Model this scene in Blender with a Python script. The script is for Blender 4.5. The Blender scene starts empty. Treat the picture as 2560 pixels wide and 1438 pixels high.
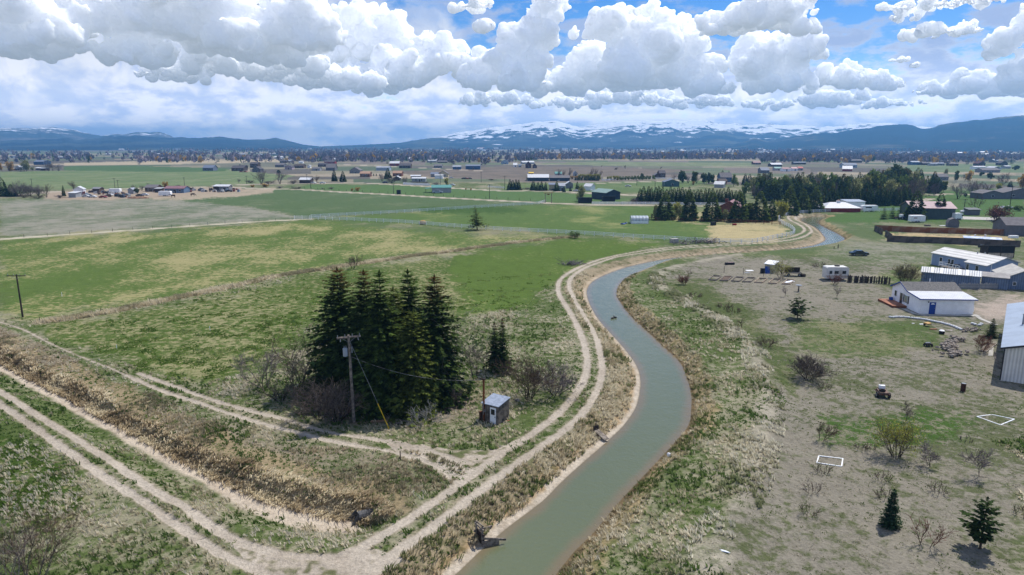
import bpy, math, random
import numpy as np
from mathutils import Vector, Matrix
rng = np.random.default_rng(7); random.seed(7)
R = math.radians
SC = bpy.context.scene
COL = SC.collection
# ------------------------------------------------------------------ camera
F = 1707.0; CH = 28.0; PT = R(11.8)          # focal length in photo pixels, eye height, downward pitch
cd = bpy.data.cameras.new('camera'); cam = bpy.data.objects.new('camera', cd); COL.objects.link(cam)
cd.sensor_width = 36; cd.lens = 36*F/2560; cd.clip_end = 200000; cd.clip_start = .5
cam.location = (0, 0, CH); cam.rotation_euler = (R(90)-PT, 0, 0); SC.camera = cam
SUN_AZ, SUN_EL = 46.0, 57.0                    # sun ahead and to the right, high
SC.view_settings.view_transform = 'Standard'; SC.view_settings.look = 'None'
SC.view_settings.exposure = 0.05; SC.view_settings.gamma = 1
SC.cycles.max_bounces = 6; SC.cycles.diffuse_bounces = 2; SC.cycles.glossy_bounces = 2; SC.cycles.volume_bounces = 0
SC.cycles.transparent_max_bounces = 4; SC.cycles.transmission_bounces = 2
SC.cycles.use_denoising = True; SC.cycles.denoising_prefilter = 'ACCURATE'
# ------------------------------------------------------------------ sun
sl = bpy.data.lights.new('sun', 'SUN'); so = bpy.data.objects.new('sun', sl); COL.objects.link(so)
sl.energy = 5.0; sl.angle = R(.5); sl.color = (1, .95, .87)
sd = Vector((math.sin(R(SUN_AZ))*math.cos(R(SUN_EL)), math.cos(R(SUN_AZ))*math.cos(R(SUN_EL)), math.sin(R(SUN_EL))))
so.rotation_euler = sd.to_track_quat('Z', 'Y').to_euler()

# ------------------------------------------------------------------ projection of a photo pixel onto a level at height z
def ray(px, py):
    u = (px-1280)/F; v = (719-py)/F
    return u, math.cos(PT)+v*math.sin(PT), -math.sin(PT)+v*math.cos(PT)
def P(px, py, z=0.0):
    dx, dy, dz = ray(px, py); t = (z-CH)/dz
    return Vector((dx*t, dy*t, z))
def mpp(py):                                   # metres per photo pixel across, at ground level
    return (P(1281, py)-P(1280, py)).length
def hgt(px, py, base):                         # height of a photo point that stands above the ground point base
    b = P(*base); dx, dy, dz = ray(px, py)
    return CH+dz*b.y/dy

# ------------------------------------------------------------------ node helpers
class NT:
    def __init__(s, tree):
        s.t = tree; s.n = tree.nodes; s.l = tree.links
    def new(s, typ, **kw):
        n = s.n.new(typ)
        for k, v in kw.items(): setattr(n, k, v)
        return n
    def put(s, sock, v):
        if v is None: return
        if isinstance(v, bpy.types.NodeSocket): s.l.new(v, sock)
        else:
            try: sock.default_value = v
            except Exception: sock.default_value = (*v, 1)
    def m(s, op, a, b=None, c=None, clamp=False):
        n = s.new('ShaderNodeMath', operation=op, use_clamp=clamp)
        for i, x in enumerate((a, b, c)): s.put(n.inputs[i], x)
        return n.outputs[0]
    def v(s, op, a, b=None, c=None):
        n = s.new('ShaderNodeVectorMath', operation=op)
        for i, x in enumerate((a, b, c)):
            if x is not None: s.put(n.inputs[i], x)
        return n.outputs['Value'] if op in ('LENGTH', 'DOT_PRODUCT') else n.outputs[0]
    def mix(s, f, a, b, typ='MIX'):
        n = s.new('ShaderNodeMix', data_type='RGBA', blend_type=typ)
        s.put(n.inputs[0], f); s.put(n.inputs[6], a); s.put(n.inputs[7], b)
        return n.outputs[2]
    def noise(s, vec, scale, detail=4, rough=.55, dist=0, dim='3D'):
        n = s.new('ShaderNodeTexNoise', noise_dimensions=dim); s.put(n.inputs['Vector'], vec)
        n.inputs['Scale'].default_value = scale; n.inputs['Detail'].default_value = detail
        n.inputs['Roughness'].default_value = rough; n.inputs['Distortion'].default_value = dist
        return n.outputs[0]
    def step(s, x, a, b):
        n = s.new('ShaderNodeMapRange', interpolation_type='SMOOTHSTEP'); s.put(n.inputs[0], x)
        s.put(n.inputs[1], a); s.put(n.inputs[2], b)
        return n.outputs[0]
    def lin(s, x, a, b, c=0., d=1.):
        n = s.new('ShaderNodeMapRange'); s.put(n.inputs[0], x)
        for i, q in enumerate((a, b, c, d)): s.put(n.inputs[i+1], q)
        return n.outputs[0]
def lin1(c): c /= 255.; return c/12.92 if c <= .04045 else ((c+.055)/1.055)**2.4
def L3(r, g, b): return (lin1(r), lin1(g), lin1(b))
KA = .77
def A(r, g, b, k=1.0):                         # surface colour that shows about as this sRGB value in full sun
    return (lin1(r)*KA*k, lin1(g)*KA*k, lin1(b)*KA*k)

# ------------------------------------------------------------------ world: Nishita sky with cumulus
W = bpy.data.worlds.new('World'); SC.world = W; W.use_nodes = True
W.cycles.sampling_method = 'MANUAL'; W.cycles.sample_map_resolution = 256
g = NT(W.node_tree); g.n.clear()
SKYS = .10
sky = g.new('ShaderNodeTexSky', sky_type='NISHITA'); sky.sun_disc = False
sky.sun_elevation = R(SUN_EL); sky.sun_rotation = R(SUN_AZ); sky.altitude = 1200; sky.dust_density = .4; sky.ozone_density = 2
tc = g.new('ShaderNodeTexCoord')
sep = g.new('ShaderNodeSeparateXYZ'); g.l.new(tc.outputs['Generated'], sep.inputs[0])
az = g.m('ARCTAN2', sep.outputs[0], sep.outputs[1]); el = g.m('ARCSINE', sep.outputs[2])
cmb = g.new('ShaderNodeCombineXYZ'); g.put(cmb.inputs[0], g.m('MULTIPLY', az, 10.)); g.put(cmb.inputs[1], g.m('MULTIPLY', el, 10.))
Q = cmb.outputs[0]                              # direction as (azimuth, elevation) x 10
def ang(px, py):
    dx, dy, dz = ray(px, py); return math.atan2(dx, dy)*10, math.atan2(dz, math.hypot(dx, dy))*10
def blobs(p, lst, k=.35):
    acc = None
    for (x, y, rx, ry) in lst:
        a, e = ang(x, y); u = (x-1280)/F; ax = rx/F*10/(1+u*u); ey = ry/F*10/math.sqrt(1+u*u)
        d = g.v('MULTIPLY_ADD', p, (1/ax, 1/ey, 0), (-a/ax, -e/ey, 0))
        d = g.v('DOT_PRODUCT', d, d)
        acc = d if acc is None else g.m('SMOOTH_MIN', acc, d, k)
    return acc
SHEET = [(300,90,420,95),(620,150,330,75),(930,105,235,85),(60,160,220,110),(1300,215,420,40),(1750,235,420,34)]
def fld(p, typ, sc, det, rough):
    n = g.new('ShaderNodeTexNoise', noise_dimensions='2D'); g.put(n.inputs['Vector'], p); n.inputs['Scale'].default_value = sc; n.inputs['Detail'].default_value = det; n.inputs['Roughness'].default_value = rough
    return n.outputs[typ]
p2 = g.v('ADD', Q, g.v('MULTIPLY_ADD', fld(Q, 'Color', 1.6, 1, .5), (.40, .26, 0), (-.20, -.13, 0)))
p2 = g.v('ADD', p2, g.v('MULTIPLY_ADD', fld(Q, 'Color', 9., 3, .6), (.05, .05, 0), (-.025, -.025, 0)))
n0 = fld(p2, 'Fac', 2.2, 5, .55)
C0 = g.m('MULTIPLY_ADD', g.m('SUBTRACT', n0, .5), 1.7, g.m('SUBTRACT', 1.1, blobs(p2, SHEET)))
cover = g.m('MULTIPLY', g.step(C0, -.15, .75), .9)
ccol = g.mix(g.step(fld(p2, 'Fac', 1.3, 5, .55), .36, .62), L3(176, 194, 228), L3(240, 244, 251))
# low veil of rain and stratus towards the horizon
n3 = g.noise(g.v('MULTIPLY', Q, (1, 2.6, 1)), 1.6, 5, .6, 0, '2D')
veilc = g.mix(g.step(n3, .34, .64), L3(174, 192, 228), L3(226, 233, 247))
veil = g.step(g.m('MULTIPLY_ADD', g.m('SUBTRACT', n3, .5), .45, el), .19, .085)
left = g.m('MULTIPLY', g.step(g.m('MULTIPLY_ADD', g.m('SUBTRACT', n3, .5), .5, az), -.02, -.22), g.step(el, .40, .22))
veil = g.m('MAXIMUM', veil, g.m('MULTIPLY', left, .92))
hs = g.new('ShaderNodeHueSaturation'); g.put(hs.inputs['Color'], sky.outputs[0]); hs.inputs['Saturation'].default_value = 1.45
blue = g.mix(1.0, hs.outputs[0], (SKYS*1.0, SKYS*1.0, SKYS*1.2, 1), 'MULTIPLY')
col = g.mix(veil, blue, veilc)
# unseen high cloud outside the view, added and tuned for fill light
hi = g.m('MULTIPLY', g.step(g.noise(Q, .7, 5, .55, 0, '2D'), .44, .62), g.step(el, .2, .35))
col = g.mix(g.m('MULTIPLY', hi, .85), col, (.92, .94, 1.0))
inframe = g.step(el, .33, .2)
col = g.mix(g.m('MULTIPLY', cover, inframe), col, ccol)
lowsky = g.step(el, .13, .01); bc = g.new('ShaderNodeCombineColor')
for i in range(3): g.put(bc.inputs[i], g.m('MULTIPLY_ADD', lowsky, (1.30, 1.08, .82)[i], 1.02))
col = g.mix(1.0, col, bc.outputs[0], 'MULTIPLY')
col = g.mix(g.step(el, -.02, -.004), L3(120, 124, 112), col)
bg = g.new('ShaderNodeBackground'); g.put(bg.inputs[0], col); bg.inputs[1].default_value = 1.0
wo = g.new('ShaderNodeOutputWorld'); g.l.new(bg.outputs[0], wo.inputs[0])

# ------------------------------------------------------------------ materials
MATS = {}
def mat(name, col, rough=.8, var=.18, scale=3., bump=.0, bscale=20., metal=0., col2=None, ribs=None, spec=.3, coord='Object', split=(.4, .6), topcol=None, isl=0., trans=0.):
    """Procedural Principled material: noise tint between col and col2, optional bump and ribs (axis, spacing in m)."""
    if name in MATS: return MATS[name]
    m = bpy.data.materials.new(name); m.use_nodes = True; MATS[name] = m
    t = NT(m.node_tree); b = t.n['Principled BSDF']
    tc = t.new('ShaderNodeTexCoord'); o = tc.outputs[coord]
    n = t.noise(o, scale, 5, .6)
    c2 = col2 or tuple(x*(1-var*1.6) for x in col)
    c1 = tuple(min(1, x*(1+var*.5)) for x in col) if not col2 else col
    c = t.mix(t.step(n, *split), (*c2, 1), (*c1, 1))
    if isl:
        ge = t.new('ShaderNodeNewGeometry')
        c = t.mix(1.0, c, t.mix(ge.outputs['Random Per Island'], (1-isl,)*3+(1,), (1+isl,)*3+(1,)), 'MULTIPLY')
    if topcol:
        gz = t.new('ShaderNodeSeparateXYZ'); t.put(gz.inputs[0], tc.outputs['Generated'])
        k = t.m('MULTIPLY_ADD', t.m('SUBTRACT', t.noise(o, 1.3, 4), .5), .5, gz.outputs[2])
        c = t.mix(t.step(k, topcol[1], topcol[2]), c, (*topcol[0], 1))
    t.put(b.inputs['Base Color'], c)
    b.inputs['Roughness'].default_value = rough; b.inputs['Metallic'].default_value = metal
    b.inputs['Specular IOR Level'].default_value = spec
    if trans:
        tr = t.new('ShaderNodeBsdfTranslucent'); t.put(tr.inputs[0], c); mx = t.new('ShaderNodeMixShader'); mx.inputs[0].default_value = trans
        t.l.new(b.outputs[0], mx.inputs[1]); t.l.new(tr.outputs[0], mx.inputs[2]); t.l.new(mx.outputs[0], t.n['Material Output'].inputs[0])
    h = None
    if ribs:
        s = t.new('ShaderNodeSeparateXYZ'); t.put(s.inputs[0], o)
        h = t.m('SINE', t.m('MULTIPLY', s.outputs[ribs[0]], 2*math.pi/ribs[1]))
        h = t.m('MULTIPLY', h, ribs[2])
        t.put(b.inputs['Base Color'], t.mix(t.step(h, -ribs[2], ribs[2]), t.mix(1., c, (.72, .72, .72, 1), 'MULTIPLY'), c))
    if bump or ribs:
        bn = t.new('ShaderNodeBump'); bn.inputs['Strength'].default_value = .8; bn.inputs['Distance'].default_value = 1.
        hh = t.m('MULTIPLY', t.noise(o, bscale, 3), bump)
        t.put(bn.inputs['Height'], hh if h is None else t.m('ADD', hh, h)); t.l.new(bn.outputs[0], b.inputs['Normal'])
    return m

# ------------------------------------------------------------------ mesh helpers
def tag(o, label=None, cat=None, group=None, kind=None):
    for k, v in (('label', label), ('category', cat), ('group', group), ('kind', kind)):
        if v: o[k] = v
    return o
def empty(name, loc=(0, 0, 0), rz=0., label=None, cat=None, group=None):
    o = bpy.data.objects.new(name, None); COL.objects.link(o); o.location = loc; o.rotation_euler = (0, 0, rz); o.empty_display_size = .3
    return tag(o, label, cat, group)
def link(name, me, m=None, parent=None, loc=None, rz=None):
    o = bpy.data.objects.new(name, me); COL.objects.link(o)
    if m is not None and not len(me.materials): me.materials.append(m)
    if parent is not None: o.parent = parent
    if loc is not None: o.location = loc
    if rz is not None: o.rotation_euler = (0, 0, rz)
    return o
def npmesh(name, V, Fc, smooth=False):
    """mesh from an (N,3) array and an (M,k) face array"""
    me = bpy.data.meshes.new(name); V = np.asarray(V, np.float32); Fc = np.asarray(Fc, np.int32); k = Fc.shape[1]
    me.vertices.add(len(V)); me.vertices.foreach_set('co', V.ravel())
    me.loops.add(Fc.size); me.loops.foreach_set('vertex_index', Fc.ravel())
    me.polygons.add(len(Fc)); me.polygons.foreach_set('loop_start', np.arange(0, Fc.size, k, dtype=np.int32))
    if smooth: me.polygons.foreach_set('use_smooth', np.ones(len(Fc), bool))
    me.update(calc_edges=True); me.validate()
    return me
def attr(me, name, data, typ='FLOAT'):
    a = me.attributes.new(name, 'FLOAT_COLOR' if typ == 'C' else 'FLOAT', 'POINT')
    d = np.asarray(data, np.float32)
    if typ == 'C': d = np.concatenate([d, np.ones((len(d), 1), np.float32)], 1)
    a.data.foreach_set('color' if typ == 'C' else 'value', d.ravel())
class MB:
    def __init__(s): s.v = []; s.f = []
    def add(s, vs, fs):
        k = len(s.v); s.v += [tuple(v) for v in vs]; s.f += [tuple(i+k for i in f) for f in fs]; return s
    def box(s, c, d, rz=0., tilt=None):
        x, y, z = (q/2 for q in d); co, si = math.cos(rz), math.sin(rz)
        vs = []
        for a in (-x, x):
            for b in (-y, y):
                for e in (-z, z):
                    p = Vector((a, b, e))
                    if tilt: p = Matrix.Rotation(tilt[1], 3, tilt[0]) @ p
                    vs.append((c[0]+p.x*co-p.y*si, c[1]+p.x*si+p.y*co, c[2]+p.z))
        return s.add(vs, [(0,1,3,2),(4,6,7,5),(0,4,5,1),(2,3,7,6),(0,2,6,4),(1,5,7,3)])
    def tube(s, a, b, r0, r1=None, n=6, cap=True):
        a = Vector(a); b = Vector(b); r1 = r0 if r1 is None else r1; d = (b-a)
        if d.length < 1e-6: return s
        q = d.normalized(); u = q.orthogonal().normalized(); w = q.cross(u); vs = []
        for p, r in ((a, r0), (b, r1)):
            for i in range(n):
                t = 2*math.pi*i/n; vs.append(p+u*(r*math.cos(t))+w*(r*math.sin(t)))
        fs = [(i, (i+1) % n, n+(i+1) % n, n+i) for i in range(n)]
        if cap: fs += [tuple(range(n-1, -1, -1)), tuple(range(n, 2*n))]
        return s.add(vs, fs)
    def path(s, pts, r, n=5):
        for a, b in zip(pts[:-1], pts[1:]): s.tube(a, b, r, r, n, False)
        return s
    def prism(s, poly, y0, y1):                 # poly in (x,z), extruded along y
        n = len(poly); vs = [(x, y0, z) for x, z in poly]+[(x, y1, z) for x, z in poly]
        return s.add(vs, [tuple(range(n)), tuple(range(2*n-1, n-1, -1))]+[(i, n+i, n+(i+1) % n, (i+1) % n) for i in range(n)])
    def prismx(s, poly, x0, x1):                # poly in (y,z), extruded along x
        n = len(poly); vs = [(x0, y, z) for y, z in poly]+[(x1, y, z) for y, z in poly]
        return s.add(vs, [tuple(range(n-1, -1, -1)), tuple(range(n, 2*n))]+[((i+1) % n, n+(i+1) % n, n+i, i) for i in range(n)])
    def slab(s, pts, th, up=(0, 0, 1)):         # thick quad/polygon
        u = Vector(up)*th; n = len(pts); vs = [Vector(p) for p in pts]; vs += [v+u for v in vs]
        return s.add(vs, [tuple(range(n-1, -1, -1)), tuple(range(n, 2*n))]+[(i, (i+1) % n, n+(i+1) % n, n+i) for i in range(n)])
    def ball(s, c, r, n=7, m=5, sq=(1, 1, 1), jit=0.):
        vs = []; fs = []
        for j in range(m+1):
            for i in range(n):
                a = 2*math.pi*i/n; b = math.pi*j/m-math.pi/2; k = 1+random.uniform(-jit, jit)
                vs.append((c[0]+r*sq[0]*k*math.cos(a)*math.cos(b), c[1]+r*sq[1]*k*math.sin(a)*math.cos(b), c[2]+r*sq[2]*k*math.sin(b)))
        for j in range(m):
            for i in range(n): fs.append((j*n+i, j*n+(i+1) % n, (j+1)*n+(i+1) % n, (j+1)*n+i))
        return s.add(vs, fs)
    def mesh(s, name, smooth=False):
        me = bpy.data.meshes.new(name); me.from_pydata(s.v, [], s.f)
        if smooth: me.polygons.foreach_set('use_smooth', np.ones(len(s.f), bool))
        me.update(); return me
    def build(s, name, m, parent=None, loc=None, rz=None, smooth=False):
        return link(name, s.mesh(name, smooth), m, parent, loc, rz)
def copy_tree(o, parent=None):
    c = o.copy(); COL.objects.link(c)
    if parent is not None: c.parent = parent
    for ch in KIDS.get(o.name, ()): copy_tree(ch, c)
    return c
KIDS = {}
def note(root):                                 # remember a prototype's children for copy_tree
    ch = [o for o in COL.objects if o.parent is root]
    KIDS[root.name] = ch
    for c in ch: note(c)
    return root
def spline(pts, n):
    """dense Catmull-Rom through 2-D points"""
    p = np.array(pts, float); out = []
    q = np.vstack([2*p[0]-p[1], p, 2*p[-1]-p[-2]])
    for i in range(1, len(q)-2):
        for t in np.linspace(0, 1, n, endpoint=False):
            a, b, c, d = q[i-1], q[i], q[i+1], q[i+2]
            out.append(.5*((2*b)+(c-a)*t+(2*a-5*b+4*c-d)*t*t+(3*b-a-3*c+d)*t**3))
    out.append(p[-1]); return np.array(out)
def pxline(pts, z=0., n=4):
    return spline([P(x, y, z)[:2] for x, y in pts], n)
def dist_line(X, Y, line, lim=None):
    """distance from points to a polyline, and its signed side (left of the direction > 0)"""
    best = np.full(X.shape, 1e9); side = np.zeros(X.shape)
    for a, b in zip(line[:-1], line[1:]):
        d = b-a; L2 = (d**2).sum()
        if L2 < 1e-9: continue
        t = np.clip(((X-a[0])*d[0]+(Y-a[1])*d[1])/L2, 0, 1)
        ex = X-a[0]-t*d[0]; ey = Y-a[1]-t*d[1]; q = ex*ex+ey*ey; k = q < best
        best = np.where(k, q, best); side = np.where(k, d[0]*ey-d[1]*ex, side)
    return np.sqrt(best), side
def inpoly(X, Y, poly):
    c = np.zeros(X.shape, bool); n = len(poly)
    for i in range(n):
        x0, y0 = poly[i]; x1, y1 = poly[(i+1) % n]
        if y0 == y1: continue
        k = (y0 > Y) != (y1 > Y)
        c ^= k & (X < (x1-x0)*(Y-y0)/(y1-y0)+x0)
    return c
def vnoise(x, y, s, seed=0):
    """cheap smooth value noise in 0..1"""
    x = x/s+seed*17.3; y = y/s+seed*9.1
    xi = np.floor(x); yi = np.floor(y); fx = x-xi; fy = y-yi; fx = fx*fx*(3-2*fx); fy = fy*fy*(3-2*fy)
    def h(a, b): q = np.sin(a*127.1+b*311.7+seed)*43758.5453; return q-np.floor(q)
    return (h(xi, yi)*(1-fx)+h(xi+1, yi)*fx)*(1-fy)+(h(xi, yi+1)*(1-fx)+h(xi+1, yi+1)*fx)*fy
def fnoise(x, y, s, seed=0, o=3):
    return sum(vnoise(x, y, s/2**i, seed+i)*.5**i for i in range(o))/sum(.5**i for i in range(o))
def sstep(x, a, b):
    t = np.clip((x-a)/(b-a), 0, 1); return t*t*(3-2*t)
# ------------------------------------------------------------------ lines and regions traced on the ground (photo pixels -> metres)
WZ = -1.0
LPX = [(1060,1500),(1138,1438),(1196,1383),(1232,1352),(1273,1317),(1356,1254),(1403,1207),(1458,1157),(1503,1118),(1540,1084),(1562,1061),(1588,1023),(1599,986),(1601,945),
 (1590,911),(1565,876),(1536,843),(1505,809),(1485,780),(1471,749),(1468,727),(1476,711),(1491,699),(1518,686),(1558,671),(1603,660),(1647,651),(1692,644.5),(1758,638),(1803,635),(1880,629.5),(1950,625),(2000,619.5),(2040,612.5),(2064,600),(2057,586),(2039,569),(2017,559),(2002,551),(2008,546),(2040,541)]
RPX = [(1340,1500),(1393,1431),(1435,1379),(1487,1327),(1543,1259),(1599,1199),(1656,1139),(1693,1098),(1719,1065),(1727,1031),(1727,986),(1715,941),(1697,904),(1658,867),(1614,825),
 (1580,794),(1554,762),(1541,738),(1544,718),(1558,700),(1580,687),(1603,677),(1636,664),(1665,655.5),(1714,648),(1781,641.5),(1850,637),(1930,632),(2000,626),(2060,616),(2108,601),(2106,592.5),(2080,578),(2055,566),(2046,558),(2050,550),(2075,545)]
LW = pxline(LPX, WZ, 5); RW = pxline(RPX, WZ, 5)
POOL = np.vstack([LW, RW[::-1]])
RUTS = [([(870,1390),(1000,1310),(1130,1225),(1230,1150),(1330,1085),(1400,1030),(1450,970),(1468,920),(1465,880),(1450,830),(1425,780),(1400,740),(1395,715),(1405,695),(1435,675),(1480,655),(1530,641),(1600,628),(1700,616.5),(1800,610.5),(1880,606),(1940,599),(1985,590),(2008,580),(2010,571),(1995,560),(1975,550),(1971,542),(1985,537),(2010,534)],.44,.85),
 ([(900,1440),(1050,1340),(1170,1250),(1270,1175),(1370,1105),(1440,1050),(1490,985),(1505,930),(1500,880),(1485,830),(1460,785),(1430,735),(1423,710),(1430,693),(1460,671),(1510,652),(1560,639),(1700,621),(1900,608),(1990,597),(2026,582),(2026,570),(2011,558),(1992,547),(1990,541),(2010,536)],.44,.85),
 ([(-90,920),(0,977),(89,1035),(186,1093),(275,1150),(377,1221),(466,1270),(532,1319),(621,1363),(732,1390),(860,1395)],.40,.8),
 ([(-90,950),(0,1011),(89,1071),(177,1133),(266,1195),(355,1252),(444,1315),(532,1372),(621,1417),(700,1450)],.40,.8),
 ([(319,940),(399,975),(488,1004),(577,1035),(665,1062),(754,1084),(843,1106),(950,1123),(1012,1138),(1075,1158),(1130,1190)],.30,.7),
 ([(-60,780),(0,805),(58,824),(133,862),(222,900),(275,920),(319,940)],.10,.9),
 ([(346,933),(444,969),(532,1000),(621,1026),(710,1048),(820,1080),(934,1098),(1012,1115),(1075,1127),(1180,1160)],.30,.62)]
RUTW = [(pxline(l, 0, 5), w, s) for l, w, s in RUTS]
LANES = [([(-40,497),(60,487),(150,479),(330,473),(500,468),(600,463),(778,459),(892,458),(981,461.6),(1108,469),(1250,477),(1346,477),(1522,485),(1600,489)],2.2),
 ([(560,468),(651,472),(752,474.5),(854,480.6),(981,487),(1108,494.6),(1250,502),(1364,507.5),(1500,512),(1640,513.5),(1860,517),(1990,519)],1.7),
 ([(2325,497),(2290,505),(2275,520)],1.5),([(2325,488),(2380,484),(2420,486)],1.6),([(600,412),(800,411),(1000,418),(1200,427)],3.),([(1500,458),(1800,447)],2.)]
LANEW = [(pxline(l, 0, 4), w) for l, w in LANES]
SAND = [(560,1345),(640,1372),(720,1393),(850,1390),(905,1366),(1010,1395),(930,1450),(640,1450)]
JUNC = [(960,1104),(1050,1108),(1130,1122),(1240,1122),(1330,1086),(1330,1100),(1210,1172),(1130,1222),(1100,1188),(1060,1150),(1000,1138)]
DITCH = pxline([(-100,865),(0,918),(80,962),(150,997),(300,1082),(450,1168),(600,1243),(700,1278),(800,1303),(875,1312)], -1.2, 4)
STRIP1 = pxline([(100,806),(250,785),(420,750),(560,722),(700,690),(850,668),(980,648),(1150,626),(1300,606),(1440,592)], 0, 4)
STRIP2 = pxline([(-40,600),(0,598),(200,585),(400,571),(600,557),(770,548)], 0, 4)
RIDGE = pxline([(1850,640),(1700,668),(1645,693),(1650,720),(1720,760),(1790,800),(1850,850),(1895,905),(1912,960),(1908,1080),(1860,1230),(1790,1350),(1740,1438)], 0, 4)

D_ = lambda *c: np.array(A(*c))
REG = [ # polygon, dry colour, green colour, bias towards green, weights of fine / medium / patch noise
 ([(0,478),(600,462),(900,458),(1600,488),(2560,470),(2560,640),(0,600)], (138,135,108),(92,108,68), .05, (.5,.6,1.)),
 ([(0,430),(560,425),(740,440),(650,460),(330,470),(0,477)], (132,140,104),(108,126,84), .1, (.2,.3,.7)),
 ([(160,417),(330,416),(430,419),(570,423),(560,429.5),(430,431),(160,428)], (96,116,78),(82,108,66), .2, (.2,.2,.4)),
 ([(0,500),(180,498),(420,495),(640,520),(760,545),(400,571),(0,594)], (150,147,132),(110,120,94), -.05, (.7,.9,.8)),
 ([(420,497),(560,490),(700,473),(850,481),(1340,503),(1340,510),(770,545),(640,520)], (124,130,100),(88,108,70), .3, (.4,.4,.7)),
 ([(380,486),(690,470),(680,482),(560,494),(440,500),(380,499)], (172,158,136),(122,126,98), -.25, (.6,.6,.8)),
 ([(120,480),(600,467),(610,478),(560,484),(420,492),(250,500),(110,498)], (168,152,132),(124,120,100), -.45, (.6,.6,.6)),
 ([(780,462),(980,463),(1500,487),(1590,500),(1500,510),(1364,505),(1100,492),(850,478),(740,470)], (122,132,94),(88,114,64), .35, (.3,.4,.6)),
 ([(1250,462),(1620,452),(1800,450),(1640,482),(1500,482),(1260,474)], (128,136,98),(96,116,70), .2, (.3,.4,.6)),
 ([(990,432),(1100,423),(1250,416),(1500,416),(1760,424),(1560,441),(1300,447),(1050,441)], (126,115,103),(110,102,90), .0, (.2,.4,.8)),
 ([(1330,409),(1500,404),(1900,406),(1880,416),(1500,414)], (142,146,112),(112,124,88), .1, (.2,.3,.8)),
 ([(2270,412),(2560,408),(2560,432),(2250,430)], (128,136,104),(102,120,84), .1, (.2,.3,.8)),
 ([(160,407),(700,399),(720,405),(330,414),(160,415)], (182,168,142),(150,142,116), -.2, (.2,.3,.6)),
 ([(0,601),(300,582),(600,564),(770,551),(1000,573),(1190,586),(1430,592),(1150,624),(850,665),(500,733),(100,800),(0,790)], (160,154,108),(90,111,52), .14, (1.7,.7,1.5)),
 ([(780,549),(1340,513),(1500,515),(1680,517),(1700,552),(1775,562),(1775,600),(1690,600),(1190,572)], (140,144,92),(90,113,58), .28, (.6,.5,1.2)),
 ([(1040,520),(1270,517),(1330,528),(1250,534),(1050,531)], (90,112,62),(70,96,44), .5, (.4,.4,.6)),
 ([(1775,562),(1940,560),(1985,588),(1900,606),(1775,600)], (182,168,126),(138,138,94), -.3, (.5,.7,.8)),
 ([(1640,556),(1960,562),(1960,520),(1800,515),(1640,540)], (168,156,118),(104,118,70), -.1, (.5,.7,.8)),
 ([(100,812),(560,740),(850,676),(1000,658),(1430,597),(1690,607),(1560,635),(1430,668),(1375,715),(1290,768),(1190,788),(1100,800),(790,800),(640,930),(520,955),(400,940),(250,885),(120,845)], (150,146,106),(80,100,42), .1, (2.0,.5,.7)),
 ([(1130,640),(1430,598),(1690,607),(1560,635),(1430,668),(1375,715),(1290,768),(1190,788),(1150,740)], (156,156,104),(88,110,46), .5, (1.3,.4,1.1)),
 ([(-60,1050),(120,1130),(190,1190),(205,1280),(120,1330),(-60,1290)], (150,146,106),(66,88,34), .2, (2.0,.5,.6)),
 ([(2060,560),(2180,556),(2560,552),(2560,468),(2340,480),(2190,520),(2060,540)], (126,130,92),(80,108,54), .42, (.5,.5,.9)),
 ([(1640,692),(1760,645),(2000,640),(2180,650),(2560,650),(2600,1450),(1745,1450),(1865,1230),(1912,1080),(1916,960),(1898,905),(1790,800),(1655,718)], (141,135,121),(94,100,68), -.10, (1.8,1.0,.9)),
 ([(1650,700),(1760,700),(1900,800),(2000,900),(1960,1010),(1930,960),(1898,905),(1790,800),(1655,722)], (128,126,98),(84,96,54), .12, (1.2,.8,.8)),
 ([(1990,812),(2230,792),(2330,812),(2330,870),(2150,892),(2000,880)], (132,130,98),(84,101,54), .22, (1.2,.9,1.1)),
 ([(2040,1040),(2200,1030),(2330,1018),(2450,1040),(2390,1100),(2200,1122),(2060,1112)], (134,130,108),(70,96,40), .12, (2.2,.8,.6)),
 ([(2438,748),(2560,738),(2640,800),(2560,802),(2470,792)], (178,164,150),(150,140,124), -.2, (.8,.8,.8)),
 ([(2120,602),(2220,606),(2560,622),(2560,690),(2300,668),(2050,652)], (146,143,126),(96,108,70), .05, (1.0,.8,.8)),
 ([(2200,579),(2545,590),(2545,612),(2225,600)], (192,170,132),(124,130,84), -.3, (.6,.7,.8)),
 ([(2190,690),(2330,650),(2460,700),(2300,720),(2190,706)], (150,146,112),(88,106,56), .1, (1.0,.8,.8)),
 ([(700,1010),(850,1062),(1000,1050),(1110,1020),(1150,960),(1000,930),(800,940)], (118,102,86),(84,84,60), -.15, (1.2,.8,.8)),
 ([(980,1040),(1040,1035),(1140,985),(1190,990),(1170,1040),(1050,1075),(990,1072)], (146,132,118),(96,100,72), -.25, (1.2,.8,.8)),
 ([(430,1032),(600,1075),(760,1110),(960,1150),(1035,1195),(1010,1260),(900,1295),(700,1205),(480,1090)], (148,138,118),(104,110,76), .02, (1.4,.8,.8)),
]
def to_px(X, Y):
    zc = Y*math.cos(PT)+CH*math.sin(PT); zc = np.maximum(zc, 1e-3)
    up = Y*math.sin(PT)-CH*math.cos(PT)
    return 1280+F*X/zc, 719-F*up/zc
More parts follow.
